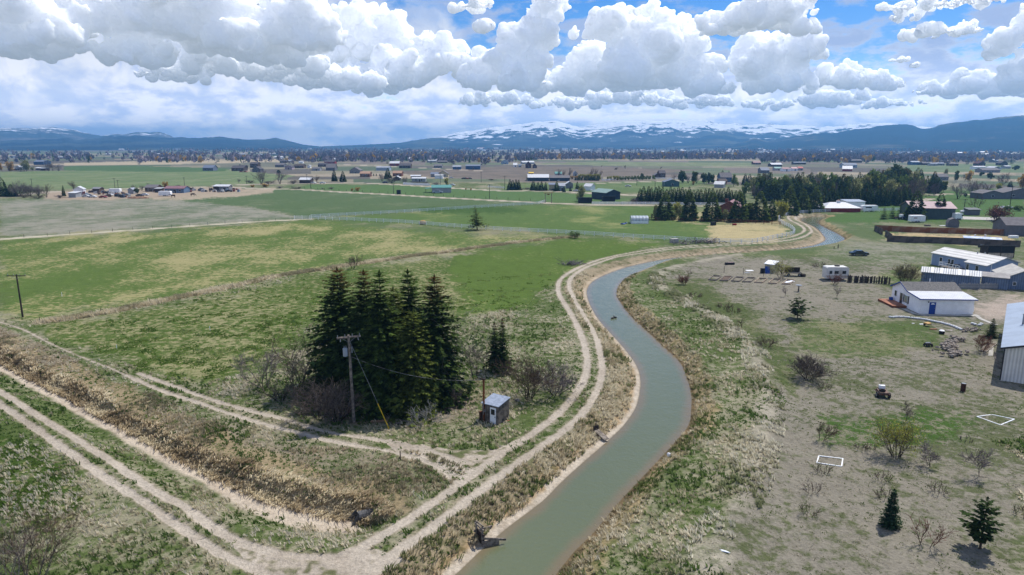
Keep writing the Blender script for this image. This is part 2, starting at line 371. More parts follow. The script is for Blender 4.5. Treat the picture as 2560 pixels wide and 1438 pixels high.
def terrain(X, Y, parts=False):
    """height of the land, with the masks that shape it"""
    X = np.asarray(X, float); Y = np.asarray(Y, float); z = np.zeros(X.shape)
    near = (Y < 380) & (Y > -20) & (np.abs(X) < 230)
    s = np.full(X.shape, 99.); side = np.zeros(X.shape, bool); dd = np.full(X.shape, 99.); ds = np.zeros(X.shape); rd = np.full(X.shape, 99.); rut = np.full(X.shape, -9.)
    x = X[near]; y = Y[near]
    dl, _ = dist_line(x, y, LW); dr, _ = dist_line(x, y, RW); ins = inpoly(x, y, POOL)
    s_ = np.minimum(dl, dr); s_ = np.where(ins, -s_, s_); sd_ = dr < dl
    rd_, _ = dist_line(x, y, RIDGE); dd_, ds_ = dist_line(x, y, DITCH)
    ru = np.full(x.shape, -9.)
    wob = (fnoise(x, y, 1.1, 3, 3)-.5)
    for ln, w, st in RUTW:
        d, _ = dist_line(x, y, ln); ru = np.maximum(ru, (w-d)+wob*.55*(1.4-st))
    up = np.where(sd_, 1.12*sstep(s_, 0, 2.6), 1.0*sstep(s_, -.1, 4.2)**.9)
    zz = np.where(s_ < 0, WZ+np.maximum(s_*.55, -.9), WZ+np.minimum(up, 1.2)-np.where(sd_, .12*sstep(s_, 6, 14), 0))
    zz = np.where(s_ > 16, 0, zz)
    zz += .45*np.exp(-(rd_/2.2)**2)*sstep(s_, 2, 5)
    far_ = ds_ > 0                                     # the reed side lies to the left of the ditch's direction
    prof = np.where(far_, 1.15*sstep(dd_, .9, 2.6), 1.15*sstep(dd_, 1.1, 4.6))
    k = dd_ < 5.5
    zz = np.where(k, np.minimum(zz, -1.2+prof+.06), zz)
    mic = (fnoise(x, y, 7, 5, 2)-.5)*.22+(fnoise(x, y, 1.3, 8, 2)-.5)*.12
    zz += mic*sstep(-ru, -.1, .6)*sstep(s_, .3, 2)
    zz -= .05*sstep(ru, -.1, .2)
    z[near] = zz; s[near] = s_; side[near] = sd_; dd[near] = dd_; ds[near] = ds_; rd[near] = rd_; rut[near] = ru
    z += np.where(Y > 300, (fnoise(X, Y, 300, 2, 2)-.5)*np.clip((np.hypot(X, Y)-300)/600, 0, 1)*2.0, 0)
    return (z, s, side, dd, ds, rd, rut) if parts else z
def ZT(x, y): return float(terrain(np.array([x]), np.array([y]))[0])
def G(px, py):
    """ground point seen at a photo pixel, on the real terrain"""
    z = 0.
    for _ in range(3): p = P(px, py, z); z = ZT(p.x, p.y)
    return Vector((p.x, p.y, z))
def shade_ground(X, Y):
    z, s, side, dd, ds, rd, rut = terrain(X, Y, True)
    u, v = to_px(X, Y); D = np.hypot(X, Y)
    n = X.shape
    ca = np.tile(D_(152,147,122), (*n, 1)); cb = np.tile(D_(88,103,56), (*n, 1)); bias = np.full(n, .05); wt = np.tile(np.array([1.3,.9,.8]), (*n, 1))
    # far plain: a patchwork of strips
    far = D > 520
    th = np.arctan2(X, Y); i = np.floor(np.log(np.maximum(D, 1))*11+th*.8); h = lambda a, b: (lambda q: q-np.floor(q))(np.sin(a*127.1+b*311.7)*43758.5)
    j = np.floor(th*9+h(i, 3.)*9); k = h(i, j)
    pal = np.array([D_(150,144,122), D_(112,122,94), D_(132,122,112), D_(98,112,86), D_(170,158,136), D_(122,122,104), D_(108,104,96)])
    pk = pal[(k*7).astype(int) % 7]
    ca = np.where(far[..., None], pk, ca); cb = np.where(far[..., None], pk*.82, cb); wt = np.where(far[..., None], np.array([.1,.3,.8]), wt)
    jits = [(fnoise(X, Y, sc, sd_, 3)-.5, fnoise(X, Y, sc, sd_+50, 3)-.5) for sc, sd_ in ((9, 31), (4, 37), (2, 43))]
    for poly, dry, grn, bi, w in REG:
        yy = [q[1] for q in poly]; ok = (v > min(yy)-4) & (v < max(yy)+4)
        m = np.zeros(n); amp = np.clip((v[ok]-440)/300, .02, 1)
        for ja, jb in jits: m[ok] += inpoly(u[ok]+ja[ok]*130*amp, v[ok]+jb[ok]*70*amp, poly)/3
        m3 = m[..., None]
        ca = ca*(1-m3)+D_(*dry)*m3; cb = cb*(1-m3)+D_(*grn)*m3; bias = bias*(1-m)+bi*m; wt = wt*(1-m3)+np.array(w)*m3
    def over(mask, dry, grn, bi, w=None):
        m = np.clip(mask, 0, 1)[..., None]
        ca[:] = ca*(1-m)+D_(*dry)*m; cb[:] = cb*(1-m)+D_(*grn)*m; bias[:] = bias*(1-m[..., 0])+bi*m[..., 0]
        if w is not None: wt[:] = wt*(1-m)+np.array(w)*m
    f1 = fnoise(X, Y, 3.5, 11, 3)-.5; f2 = fnoise(X, Y, .9, 14, 2)-.5
    d1, _ = dist_line(X, Y, STRIP1) if n else (0, 0)
    d1 = np.where(D < 420, d1, 99); over(sstep(-(d1-.9-f1*2), -.8, .4)*.85, (160,150,124), (118,118,86), -.05, (1.,.8,.4))
    d2, _ = dist_line(X, Y, STRIP2); over(sstep(-(d2-1.6-f1*2), -.8, .4), (196,188,166), (150,146,122), -.3, (.8,.6,.4))
    over(sstep(-(rd-.7-f1*2.6), -.9, .6)*(s > 2)*.8, (176,168,150), (120,122,96), -.15, (1.2,.8,.4))
    # canal banks
    soft = np.clip(Y*Y/(CH*F)*1.9, .05, 3.)
    lb = (~side) & (s < 5.5); rb = side & (s < 5.)
    over(np.where(lb, sstep(-(s-4.0-f1*2.2), -.8, .4), 0), (160,146,120), (104,104,72), -.12, (1.3,.8,.6))
    over(np.where(lb, sstep(-(s-1.2-f1*1.6), -.4, .4), 0), (176,152,118), (122,108,74), -.2, (1.3,.8,.3))
    over(np.where(lb, sstep(-(s-.62-f1*1.1-f2*.5), -.2-soft, .15+soft), 0)*.8, (208,198,182), (188,174,156), -.1, (1.,.5,.2))
    over(np.where(rb, sstep(-(s-2.2-f1*2.6), -.8, .4), 0), (170,152,116), (112,110,72), -.1, (1.3,.8,.4))
    over(np.where(rb, sstep(-(s-.5-f1*.8), -.3, .15), 0), (128,110,82), (84,74,50), .0, (1.3,.8,.2))  # dark rim along the cut bank, its overhang shadow put into the colour
    over(sstep(-s, -.12-soft*.4, .1), (120,106,82), (98,90,70), 0, (.8,.8,.2))
    # ditch: sand floor, straw banks
    k = dd < 7
    over(np.where(k & (ds > 0), sstep(-(dd-5.-f1*3), -1, .6), 0), (158,142,112), (110,102,72), -.2, (1.3,.8,.3))
    over(np.where(k, sstep(-(dd-np.where(Y < 54, 1.5-.95*sstep(Y, 49, 54), .55)-f1*.8), -.4, .2), 0), (206,192,172), (182,166,146), -.1, (.8,.8,.3))
    # dirt roads
    road = rut.copy()
    ok = (v > 1080) & (v < 1470)
    jn = np.full(n, -9.)
    q = np.zeros(n, bool); q[ok] = inpoly(u[ok]+f1[ok]*50, v[ok]+f1[ok]*30, SAND); jn = np.where(q, .22-.9*np.abs(f2)+f1*.25, jn)
    q = np.zeros(n, bool); q[ok] = inpoly(u[ok]+f1[ok]*50, v[ok]+f1[ok]*30, JUNC); jn = np.where(q, .10-f2*1.1+f1*.5, jn)
    road = np.maximum(road, jn)
    over(sstep(road, -.45, .02), (176,164,146), (112,112,80), .05, (1.4,.5,.2))
    over(sstep(road, -.10, .12), (192,181,165), (172,160,144), -.1, (.5,.9,.4))
    for ln, w in LANEW:
        ok = (D > 200) & (D < 1400); d = np.full(n, 99.); d[ok] = dist_line(X[ok], Y[ok], ln)[0]
        over(sstep(-(d-w-1.0), -.7, .5), (196,184,168), (176,164,146), 0, (.3,.5,.2)); road = np.maximum(road, np.where(d < w+.4, .3, -9))
    return z, ca, cb, bias, wt, road, s, side, dd, ds
# ------------------------------------------------------------------ ground sheet: rings round the point below the camera
def ground_material():
    m = bpy.data.materials.new('ground'); m.use_nodes = True; t = NT(m.node_tree); b = t.n['Principled BSDF']
    ge = t.new('ShaderNodeNewGeometry'); p = ge.outputs['Position']
    at = {}
    for nm in ('dry', 'green', 'bias', 'weights'):
        a = t.new('ShaderNodeAttribute', attribute_name=nm); at[nm] = a
    nf = t.noise(p, .95, 6, .68); nm_ = t.noise(p, .16, 4, .6); npz = t.noise(t.v('MULTIPLY', p, (1, .55, 1)), .045, 4, .55)
    w = t.new('ShaderNodeSeparateColor'); t.put(w.inputs[0], at['weights'].outputs['Color'])
    x = t.m('MULTIPLY_ADD', t.m('SUBTRACT', nf, .5), t.m('MULTIPLY', w.outputs[0], 1.6), at['bias'].outputs['Fac'])
    x = t.m('MULTIPLY_ADD', t.m('SUBTRACT', nm_, .5), t.m('MULTIPLY', w.outputs[1], 1.5), x)
    x = t.m('MULTIPLY_ADD', t.m('SUBTRACT', npz, .5), t.m('MULTIPLY', w.outputs[2], 2.0), x)
    c = t.mix(t.step(x, -.28, .28), at['dry'].outputs['Color'], at['green'].outputs['Color'])
    n3 = t.noise(p, 3.6, 4, .7); n4 = t.noise(p, .35, 3, .6)
    k = t.m('MULTIPLY', t.lin(n3, .25, .75, .72, 1.28), t.lin(n4, .3, .7, .9, 1.1))
    kk = t.new('ShaderNodeCombineColor')
    for i in range(3): t.put(kk.inputs[i], k)
    c = t.mix(1., c, kk.outputs[0], 'MULTIPLY')
    t.put(b.inputs['Base Color'], c); b.inputs['Roughness'].default_value = .95; b.inputs['Specular IOR Level'].default_value = .08
    bn = t.new('ShaderNodeBump'); bn.inputs['Strength'].default_value = .75; bn.inputs['Distance'].default_value = .35
    t.put(bn.inputs['Height'], t.m('MULTIPLY_ADD', n3, .5, nf)); t.l.new(bn.outputs[0], b.inputs['Normal'])
    return m
GM = ground_material()
rows = np.concatenate([np.linspace(89, 42, 24), np.degrees(PT+np.arctan((np.arange(1530, 390, -1.7)-719)/F)), np.degrees(PT+np.arctan((np.arange(390, 366., -.8)-719)/F))])
rad = CH/np.tan(np.radians(rows)); rad = rad[(rad < 11300)]; rad = np.append(rad, 11500)
fine = np.degrees(np.arctan(np.linspace(-.80, .80, 1240)))
thd = np.concatenate([np.linspace(-180, fine[0], 60, endpoint=False), fine, np.linspace(fine[-1], 180, 60)[1:]])
TH, RD_ = np.meshgrid(np.radians(thd), rad)
GX = RD_*np.sin(TH); GY = RD_*np.cos(TH)
gz, gca, gcb, gb, gw, groad, gs_, gsd, gdd, gds = shade_ground(GX, GY)
nr, nc = GX.shape
idx = np.arange(nr*nc).reshape(nr, nc)
quads = np.stack([idx[:-1, :-1], idx[:-1, 1:], idx[1:, 1:], idx[1:, :-1]], -1)[:, ::1].reshape(-1, 4)[:, ::-1]
rm = (groad[:-1, :-1]+groad[1:, 1:]+groad[:-1, 1:]+groad[1:, :-1]).ravel()/4 > .0
inw = ((gs_[:-1, :-1]+gs_[1:, 1:])/2 < -1.4).ravel()
VV = np.stack([GX, GY, gz], -1).reshape(-1, 3)
def sub(name, mask, lab, cat):
    f = quads[mask]; u, inv = np.unique(f, return_inverse=True)
    me = npmesh(name, VV[u], inv.reshape(f.shape), True)
    attr(me, 'dry', gca.reshape(-1, 3)[u], 'C'); attr(me, 'green', gcb.reshape(-1, 3)[u], 'C'); attr(me, 'bias', gb.ravel()[u]); attr(me, 'weights', gw.reshape(-1, 3)[u], 'C')
    return tag(link(name, me, GM), lab, cat, kind='structure')
sub('ground', ~rm, 'grass and pasture land spreading to the far hills', 'ground')
sub('dirt_road', rm, 'pale dirt tracks with two wheel ruts beside canal and ditch', 'dirt road')
# ------------------------------------------------------------------ canal water
def water():
    def res(l, n):
        d = np.r_[0, np.cumsum(np.hypot(*np.diff(l, axis=0).T))]; q = np.linspace(0, d[-1], n)
        return np.stack([np.interp(q, d, l[:, 0]), np.interp(q, d, l[:, 1])], 1)
    # pair every left-edge point with the nearest right-edge point, kept in order
    a = res(LW, 260); b = res(RW, 900); k = 0; pr = []
    for p in a:
        d = np.hypot(*(b[k:k+60]-p).T); k = k+int(d.argmin()); pr.append(b[k])
    pr = np.array(pr); m = 17; t = np.linspace(-.12, 1.12, m)
    V = a[:, None]*(1-t)[None, :, None]+pr[:, None]*t[None, :, None]
    V = np.concatenate([V, np.full((*V.shape[:2], 1), WZ)], -1).reshape(-1, 3)
    i = np.arange(260*m).reshape(260, m); f = np.stack([i[:-1, :-1], i[:-1, 1:], i[1:, 1:], i[1:, :-1]], -1).reshape(-1, 4)
    me = npmesh('water', V, f, True)
    e = np.tile(np.minimum(t, 1-t)*2, 260); attr(me, 'depth', np.clip(e, 0, 1))
    mt = bpy.data.materials.new('water'); mt.use_nodes = True; tt = NT(mt.node_tree); bs = tt.n['Principled BSDF']
    at = tt.new('ShaderNodeAttribute', attribute_name='depth'); pos = tt.new('ShaderNodeNewGeometry').outputs['Position']
    dn = tt.m('MULTIPLY_ADD', tt.m('SUBTRACT', tt.noise(pos, .35, 4), .5), .35, at.outputs['Fac'])
    c = tt.mix(tt.step(dn, .02, .42), (*A(134,122,96,.85), 1), (*A(108,116,88,.95), 1))
    tt.put(bs.inputs['Base Color'], c); bs.inputs['Roughness'].default_value = .06; bs.inputs['IOR'].default_value = 1.33
    bs.inputs['Specular IOR Level'].default_value = .5
    bn = tt.new('ShaderNodeBump'); bn.inputs['Strength'].default_value = .5; bn.inputs['Distance'].default_value = .08
    h = tt.m('ADD', tt.noise(pos, 2.2, 4, .6, .4), tt.m('MULTIPLY', tt.noise(pos, .5, 3), 1.5)); tt.put(bn.inputs['Height'], h)
    tt.l.new(bn.outputs[0], bs.inputs['Normal'])
    tag(link('water', me, mt), 'murky green irrigation canal water winding between grassy banks', 'canal water', kind='structure')
water()
# ------------------------------------------------------------------ hills and mountains
def hill_mat(name, low, high, snow=0, th=(.45, .6)):
    m = bpy.data.materials.new(name); m.use_nodes = True; t = NT(m.node_tree); b = t.n['Principled BSDF']
    pos = t.new('ShaderNodeNewGeometry').outputs['Position']; at = t.new('ShaderNodeAttribute', attribute_name='height')
    n = t.noise(pos, .0022, 7, .62)
    c = t.mix(t.step(n, *th), (*A(*low), 1), (*A(*high), 1))
    if snow:
        sn = t.m('MULTIPLY_ADD', t.m('SUBTRACT', t.noise(t.v('MULTIPLY', pos, (1, 1, 2)),   .006, 8, .7), .5), 3.0, at.outputs['Fac'])
        c = t.mix(t.step(sn, snow, snow+.16), c, (.86, .88, .92, 1))
    t.put(b.inputs['Base Color'], c); b.inputs['Roughness'].default_value = 1; b.inputs['Specular IOR Level'].default_value = 0
    return m
def hills(name, pts, Rm, m, label, depth=.35, rug=.22, seed=1, base=366.6):
    pts = np.array(pts, float); xs = np.arange(pts[0, 0], pts[-1, 0]+1, 3.)
    ys = np.interp(xs, pts[:, 0], pts[:, 1])+ (fnoise(xs, xs*0, 26, seed, 4)-.5)*8.0*np.clip((base-np.interp(xs, pts[:, 0], pts[:, 1]))/18, .1, 1)
    nj = 26; V = []; Hh = []
    for j in range(nj+7):
        t = min(j/nj, 1); back = max(0, j-nj)/6
        for x, y in zip(xs, ys):
            dx, dy, dz = ray(x, y); q = math.hypot(dx, dy); dr = (dx/q, dy/q)
            dist = Rm*(1-depth*(1-t)+depth*.3*back)
            top = CH+Rm*dz/q; bz = -8.
            e = t**1.35 if back == 0 else 1-back**1.2
            V.append((dr[0]*dist, dr[1]*dist, bz+(top-bz)*e)); Hh.append(e)
    V = np.array(V); Hh = np.array(Hh); env = np.clip(np.sin(np.clip(Hh, 0, 1)*math.pi), 0, 1)
    nz = np.abs(fnoise(V[:, 0], V[:, 1], Rm*.045, seed+5, 5)-.5)*2
    V[:, 2] += env*(nz-.3)*rug*np.maximum(V[:, 2], 0)*1.6
    i = np.arange(len(V)).reshape(nj+7, len(xs)); f = np.stack([i[:-1, :-1], i[:-1, 1:], i[1:, 1:], i[1:, :-1]], -1).reshape(-1, 4)
    me = npmesh(name, V, f, True); attr(me, 'height', Hh)
    tag(link(name, me, m), label, 'mountains' if 'mountain' in name else 'hills', kind='structure')
hills('mountains', [(-200,325),(0,318),(60,322),(130,317),(200,329),(250,339),(300,336),(340,331),(400,330),(440,345),(500,362)], 7600, hill_mat('mt1',(70,80,80),(110,110,110),.95), 'pale snowy range half lost in cloud at far left', seed=3)
hills('mountains', [(1000,364),(1050,352),(1110,340),(1180,326),(1250,317),(1290,312),(1340,304),(1385,302),(1420,311),(1460,317),(1520,308),(1560,302),(1600,305),(1650,300),(1700,303),(1760,300),(1800,309),(1860,312),(1920,308),(2000,315),(2060,318),(2130,312),(2210,306),(2260,313),(2320,318),(2400,330),(2500,345)], 7000, hill_mat('mt2',(50,60,70),(82,90,92),.62), 'blue mountain range with snow on its crests', seed=8, rug=.35)
hills('hills', [(-300,350),(0,352),(80,348),(160,345),(200,349),(280,341),(340,338),(420,344),(500,345),(540,341),(600,347),(650,348),(690,343),(722,352),(760,362),(800,366)], 6000, hill_mat('h1',(40,50,58),(72,80,78)), 'dark blue wooded hills low on the left horizon', seed=12)
hills('hills', [(800,366),(900,362.5),(1000,357),(1040,350),(1100,345),(1160,349),(1220,346),(1290,350),(1400,352),(1550,353),(1660,349),(1720,338),(1780,327),(1815,327),(1850,336),(1900,342),(1960,352),(2020,364)], 6300, hill_mat('h2',(42,54,60),(92,94,84)), 'dark wooded foothills in front of the snowy range', seed=15)
hills('hills', [(1820,363),(1850,356),(1880,347),(1920,352),(1990,340),(2040,333),(2090,333),(2150,322),(2200,315),(2260,311),(2310,321),(2350,313),(2400,305),(2460,299),(2510,292),(2560,289),(2640,292),(2800,300)], 5200, hill_mat('h3',(40,52,56),(112,106,90),th=(.52,.66)), 'broad dark wooded hill with tan clearings at right', seed=21)
# ------------------------------------------------------------------ haze
hz = MB().box((0, 0, 147), (25000, 25000, 310)).build('haze', None); hz.location = (0, 0, 0)
hm = bpy.data.materials.new('haze'); hm.use_nodes = True; t = NT(hm.node_tree); t.n.clear()
vp = t.new('ShaderNodeVolumePrincipled'); vp.inputs['Color'].default_value = (.20, .53, 1.0, 1); vp.inputs['Density'].default_value = 1.5e-4; vp.inputs['Anisotropy'].default_value = .3
mo = t.new('ShaderNodeOutputMaterial'); t.l.new(vp.outputs[0], mo.inputs['Volume']); hz.data.materials.append(hm)
tag(hz, 'pale blue haze over the whole valley', 'haze', kind='stuff')
# ------------------------------------------------------------------ cumulus clouds beyond and above the haze
def sphere_unit(n=13, m=8):
    V = []; Fq = []
    for j in range(m+1):
        for i in range(n): a = 2*math.pi*i/n; b = math.pi*j/m-math.pi/2; V.append((math.cos(a)*math.cos(b), math.sin(a)*math.cos(b), math.sin(b)))
    for j in range(m):
        for i in range(n): Fq.append((j*n+i, j*n+(i+1) % n, (j+1)*n+(i+1) % n, (j+1)*n+i))
    return np.array(V), np.array(Fq)
SU, SF = sphere_unit()
PUFF2 = bpy.data.textures.new('billow', 'CLOUDS'); PUFF2.noise_scale = 520.; PUFF2.noise_depth = 3
PUFF = bpy.data.textures.new('puff', 'CLOUDS'); PUFF.noise_scale = 170.; PUFF.noise_depth = 5; PUFF.noise_basis = 'ORIGINAL_PERLIN'
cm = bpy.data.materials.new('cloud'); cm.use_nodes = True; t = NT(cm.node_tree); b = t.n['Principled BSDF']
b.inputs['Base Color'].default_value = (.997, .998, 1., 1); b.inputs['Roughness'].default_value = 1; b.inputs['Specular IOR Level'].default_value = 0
b.subsurface_method = 'RANDOM_WALK'; b.inputs['Subsurface Weight'].default_value = 1; b.inputs['Subsurface Radius'].default_value = (1, 1, 1); b.inputs['Subsurface Scale'].default_value = 600.; b.inputs['Subsurface Anisotropy'].default_value = .5; b.inputs['Emission Color'].default_value = (.86, .92, 1., 1); b.inputs['Emission Strength'].default_value = .21  # faint even emission stands in for light scattered inside the clouds
bn = t.new('ShaderNodeBump'); bn.inputs['Strength'].default_value = .6; bn.inputs['Distance'].default_value = 40.
t.put(bn.inputs['Height'], t.noise(t.new('ShaderNodeNewGeometry').outputs['Position'], .01, 5, .6)); t.l.new(bn.outputs[0], b.inputs['Normal'])
def cloud(lobes, Rm, label, seed):
    g_ = np.random.default_rng(seed); C = []; Rr = []; Bz = []
    for (px, py, rx, ry) in lobes:
        dx, dy, dz = ray(px, py); q = math.hypot(dx, dy); k = Rm/q; c = np.array([dx*k, dy*k, CH+dz*k]); sc = Rm/F/q*1.0
        ax, az_ = rx*sc, ry*sc; ay = ax*.7; u = np.array([dy, -dx, 0])/q; w = np.array([dx, dy, 0])/q
        base = c[2]-az_*.62; n = int(10+rx/4.5)
        for i in range(n):
            a = g_.uniform(0, 2*math.pi); e = math.asin(g_.uniform(-.45, 1)); r = g_.uniform(.35, .95)
            o = u*ax*r*math.cos(e)*math.cos(a)+w*ay*r*math.cos(e)*math.sin(a)+np.array([0, 0, az_*.85*r*math.sin(e)])
            R1 = min(ax, az_*1.3)*g_.uniform(.24, .72)*(1.05-.35*abs(math.cos(e)*math.cos(a)))
            C.append(c+o); Rr.append(R1); Bz.append(base)
            for j in range(6):
                d = g_.normal(0, 1, 3); d[2] = abs(d[2])*.9-.15; d /= np.linalg.norm(d); R2 = R1*g_.uniform(.2, .62); C.append(c+o+d*R1*.86); Rr.append(R2); Bz.append(base)
                for l in range(3):
                    d2 = d+g_.normal(0, .7, 3); d2 /= np.linalg.norm(d2); C.append(c+o+d*R1*.86+d2*R2*.9); Rr.append(R2*g_.uniform(.3, .5)); Bz.append(base)
    C = np.array(C); Rr = np.array(Rr); Bz = np.array(Bz); N = len(C)
    V = C[:, None]+SU[None]*Rr[:, None, None]*np.array([1.08, 1.08, .92])
    fl = Bz[:, None]+(V[:, :, 2]-Bz[:, None])*.12
    V[:, :, 2] = np.where(V[:, :, 2] < Bz[:, None], fl, V[:, :, 2])
    Fc = (np.arange(N)[:, None, None]*len(SU)+SF[None]).reshape(-1, 4)
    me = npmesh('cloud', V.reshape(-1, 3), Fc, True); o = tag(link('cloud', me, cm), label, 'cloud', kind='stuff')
    md = o.modifiers.new('merge', 'REMESH'); md.mode = 'VOXEL'; md.voxel_size = 22.; md.use_smooth_shade = True
    dm = o.modifiers.new('puff', 'DISPLACE'); dm.texture = PUFF; dm.texture_coords = 'GLOBAL'; dm.strength = 120.; dm.mid_level = .5
    d2_ = o.modifiers.new('billow', 'DISPLACE'); d2_.texture = PUFF2; d2_.texture_coords = 'GLOBAL'; d2_.strength = 320.; d2_.mid_level = .5
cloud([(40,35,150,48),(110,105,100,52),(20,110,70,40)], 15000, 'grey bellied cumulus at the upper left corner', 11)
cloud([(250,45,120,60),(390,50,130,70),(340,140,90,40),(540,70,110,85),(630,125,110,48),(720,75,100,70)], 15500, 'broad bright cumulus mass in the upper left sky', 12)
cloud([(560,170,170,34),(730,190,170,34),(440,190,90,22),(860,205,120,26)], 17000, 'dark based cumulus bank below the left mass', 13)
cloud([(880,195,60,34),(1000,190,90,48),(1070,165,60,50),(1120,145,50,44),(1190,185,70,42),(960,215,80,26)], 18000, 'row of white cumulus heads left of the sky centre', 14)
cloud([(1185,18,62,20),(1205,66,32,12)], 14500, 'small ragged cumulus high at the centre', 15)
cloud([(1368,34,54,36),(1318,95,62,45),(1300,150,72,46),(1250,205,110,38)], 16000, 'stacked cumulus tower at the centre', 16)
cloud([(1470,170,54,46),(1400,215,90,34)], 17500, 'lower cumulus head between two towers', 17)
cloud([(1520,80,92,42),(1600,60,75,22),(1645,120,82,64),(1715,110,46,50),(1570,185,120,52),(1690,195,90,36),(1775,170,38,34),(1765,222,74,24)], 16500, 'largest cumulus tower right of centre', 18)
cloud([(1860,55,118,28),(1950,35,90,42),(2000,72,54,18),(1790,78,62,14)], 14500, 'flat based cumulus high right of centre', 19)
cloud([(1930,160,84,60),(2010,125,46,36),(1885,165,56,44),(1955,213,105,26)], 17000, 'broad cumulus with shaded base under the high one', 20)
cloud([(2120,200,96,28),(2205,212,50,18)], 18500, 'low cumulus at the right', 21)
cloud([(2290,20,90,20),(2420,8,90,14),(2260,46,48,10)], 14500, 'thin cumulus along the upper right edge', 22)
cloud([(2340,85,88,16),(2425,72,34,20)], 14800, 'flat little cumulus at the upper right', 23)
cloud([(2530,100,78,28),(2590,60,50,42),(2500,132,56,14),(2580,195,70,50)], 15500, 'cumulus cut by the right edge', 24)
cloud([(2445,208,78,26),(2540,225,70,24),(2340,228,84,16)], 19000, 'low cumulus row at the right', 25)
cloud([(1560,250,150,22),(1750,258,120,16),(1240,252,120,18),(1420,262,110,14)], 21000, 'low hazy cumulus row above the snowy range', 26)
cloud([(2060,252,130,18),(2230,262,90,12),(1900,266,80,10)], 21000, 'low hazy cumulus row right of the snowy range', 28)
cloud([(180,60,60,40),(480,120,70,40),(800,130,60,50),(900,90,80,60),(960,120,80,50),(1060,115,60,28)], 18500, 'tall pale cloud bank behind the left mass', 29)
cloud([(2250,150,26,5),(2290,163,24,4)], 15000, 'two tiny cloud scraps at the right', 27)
# ------------------------------------------------------------------ grass tufts over the rough ground (uncountable)
def in_regions(u, v, polys):
    m = np.zeros(u.shape, bool)
    for p in polys: m |= inpoly(u, v, p)
    return m
def tufts(name, X, Y, hmin, hmax, pal, label, nb=7, wid=.035, lean=.45, wind=(-.35, -.1), spread=.16, keep=None):
    n = len(X)
    if n == 0: return
    z = terrain(X, Y); u, v = to_px(X, Y)
    sc = rng.uniform(hmin, hmax, n); pal = np.array([A(*c, 1.85) for c in pal]); pi = rng.integers(0, len(pal), n)
    # patches of one colour: choice follows a slow noise
    q = np.clip((fnoise(X, Y, 4.5, 71, 3)-.5)*2.6+.5+rng.normal(0, .22, n), 0, .999); pi = (q*len(pal)).astype(int)
    N = n*nb; i = np.repeat(np.arange(n), nb)
    a = rng.uniform(0, 2*math.pi, N); r = rng.uniform(0, 1, N)**.5*spread*sc[i]*2.2
    bx = X[i]+np.cos(a)*r; by = Y[i]+np.sin(a)*r; bz = z[i]-.03
    h = sc[i]*rng.uniform(.55, 1.1, N); w = wid*rng.uniform(.6, 1.5, N)*(1+np.hypot(bx, by)/110)
    t = a+rng.normal(0, .5, N); lx = (np.cos(t)*lean*.6+wind[0]+rng.normal(0, .16, N))*h; ly = (np.sin(t)*lean*.6+wind[1]+rng.normal(0, .16, N))*h
    p = rng.uniform(0, math.pi, N); wx = np.cos(p)*w; wy = np.sin(p)*w*.6
    V = np.empty((N, 5, 3), np.float32)
    V[:, 0] = np.stack([bx-wx, by-wy, bz], -1); V[:, 1] = np.stack([bx+wx, by+wy, bz], -1)
    V[:, 2] = np.stack([bx+lx*.4+wx*.8, by+ly*.4+wy*.8, bz+h*.62], -1); V[:, 3] = np.stack([bx+lx*.4-wx*.8, by+ly*.4-wy*.8, bz+h*.62], -1)
    V[:, 4] = np.stack([bx+lx, by+ly, bz+h*.92], -1)
    k = np.arange(N)[:, None]*5
    T = np.concatenate([k+np.array([0, 1, 2]), k+np.array([0, 2, 3]), k+np.array([3, 2, 4])], 0)
    me = npmesh(name, V.reshape(-1, 3), T)
    c = pal[pi][i]*rng.uniform(.75, 1.25, N)[:, None]
    cc = np.repeat(c, 5, 0); attr(me, 'tint', cc, 'C')
    m = MATS.get('blade')
    if m is None:
        m = bpy.data.materials.new('blade'); m.use_nodes = True; MATS['blade'] = m; t_ = NT(m.node_tree); b = t_.n['Principled BSDF']
        at = t_.new('ShaderNodeAttribute', attribute_name='tint'); t_.put(b.inputs['Base Color'], at.outputs['Color']); b.inputs['Roughness'].default_value = .9; b.inputs['Specular IOR Level'].default_value = .1
        tr = t_.new('ShaderNodeBsdfTranslucent'); t_.put(tr.inputs[0], at.outputs['Color']); mx = t_.new('ShaderNodeMixShader'); mx.inputs[0].default_value = .55
        t_.l.new(b.outputs[0], mx.inputs[1]); t_.l.new(tr.outputs[0], mx.inputs[2]); t_.l.new(mx.outputs[0], t_.n['Material Output'].inputs[0])
    return tag(link(name, me, m), label, 'grass', kind='stuff')
def scatter(n, x0, x1, y0, y1):
    X = rng.uniform(x0, x1, n); Y = rng.uniform(y0, y1, n); u, v = to_px(X, Y)
    k = (u > -60) & (u < 2620) & (v < 1500); X = X[k]; Y = Y[k]
    return X, Y, u[k], v[k], terrain(X, Y, True)
FIELDS = [REG[13][0], REG[14][0], REG[18][0], REG[19][0]]
GREEN = [(62,84,34),(74,98,42),(88,108,54),(104,118,72)]
PALE = [(70,90,42),(92,104,62),(140,134,108),(160,152,128),(182,174,154)]
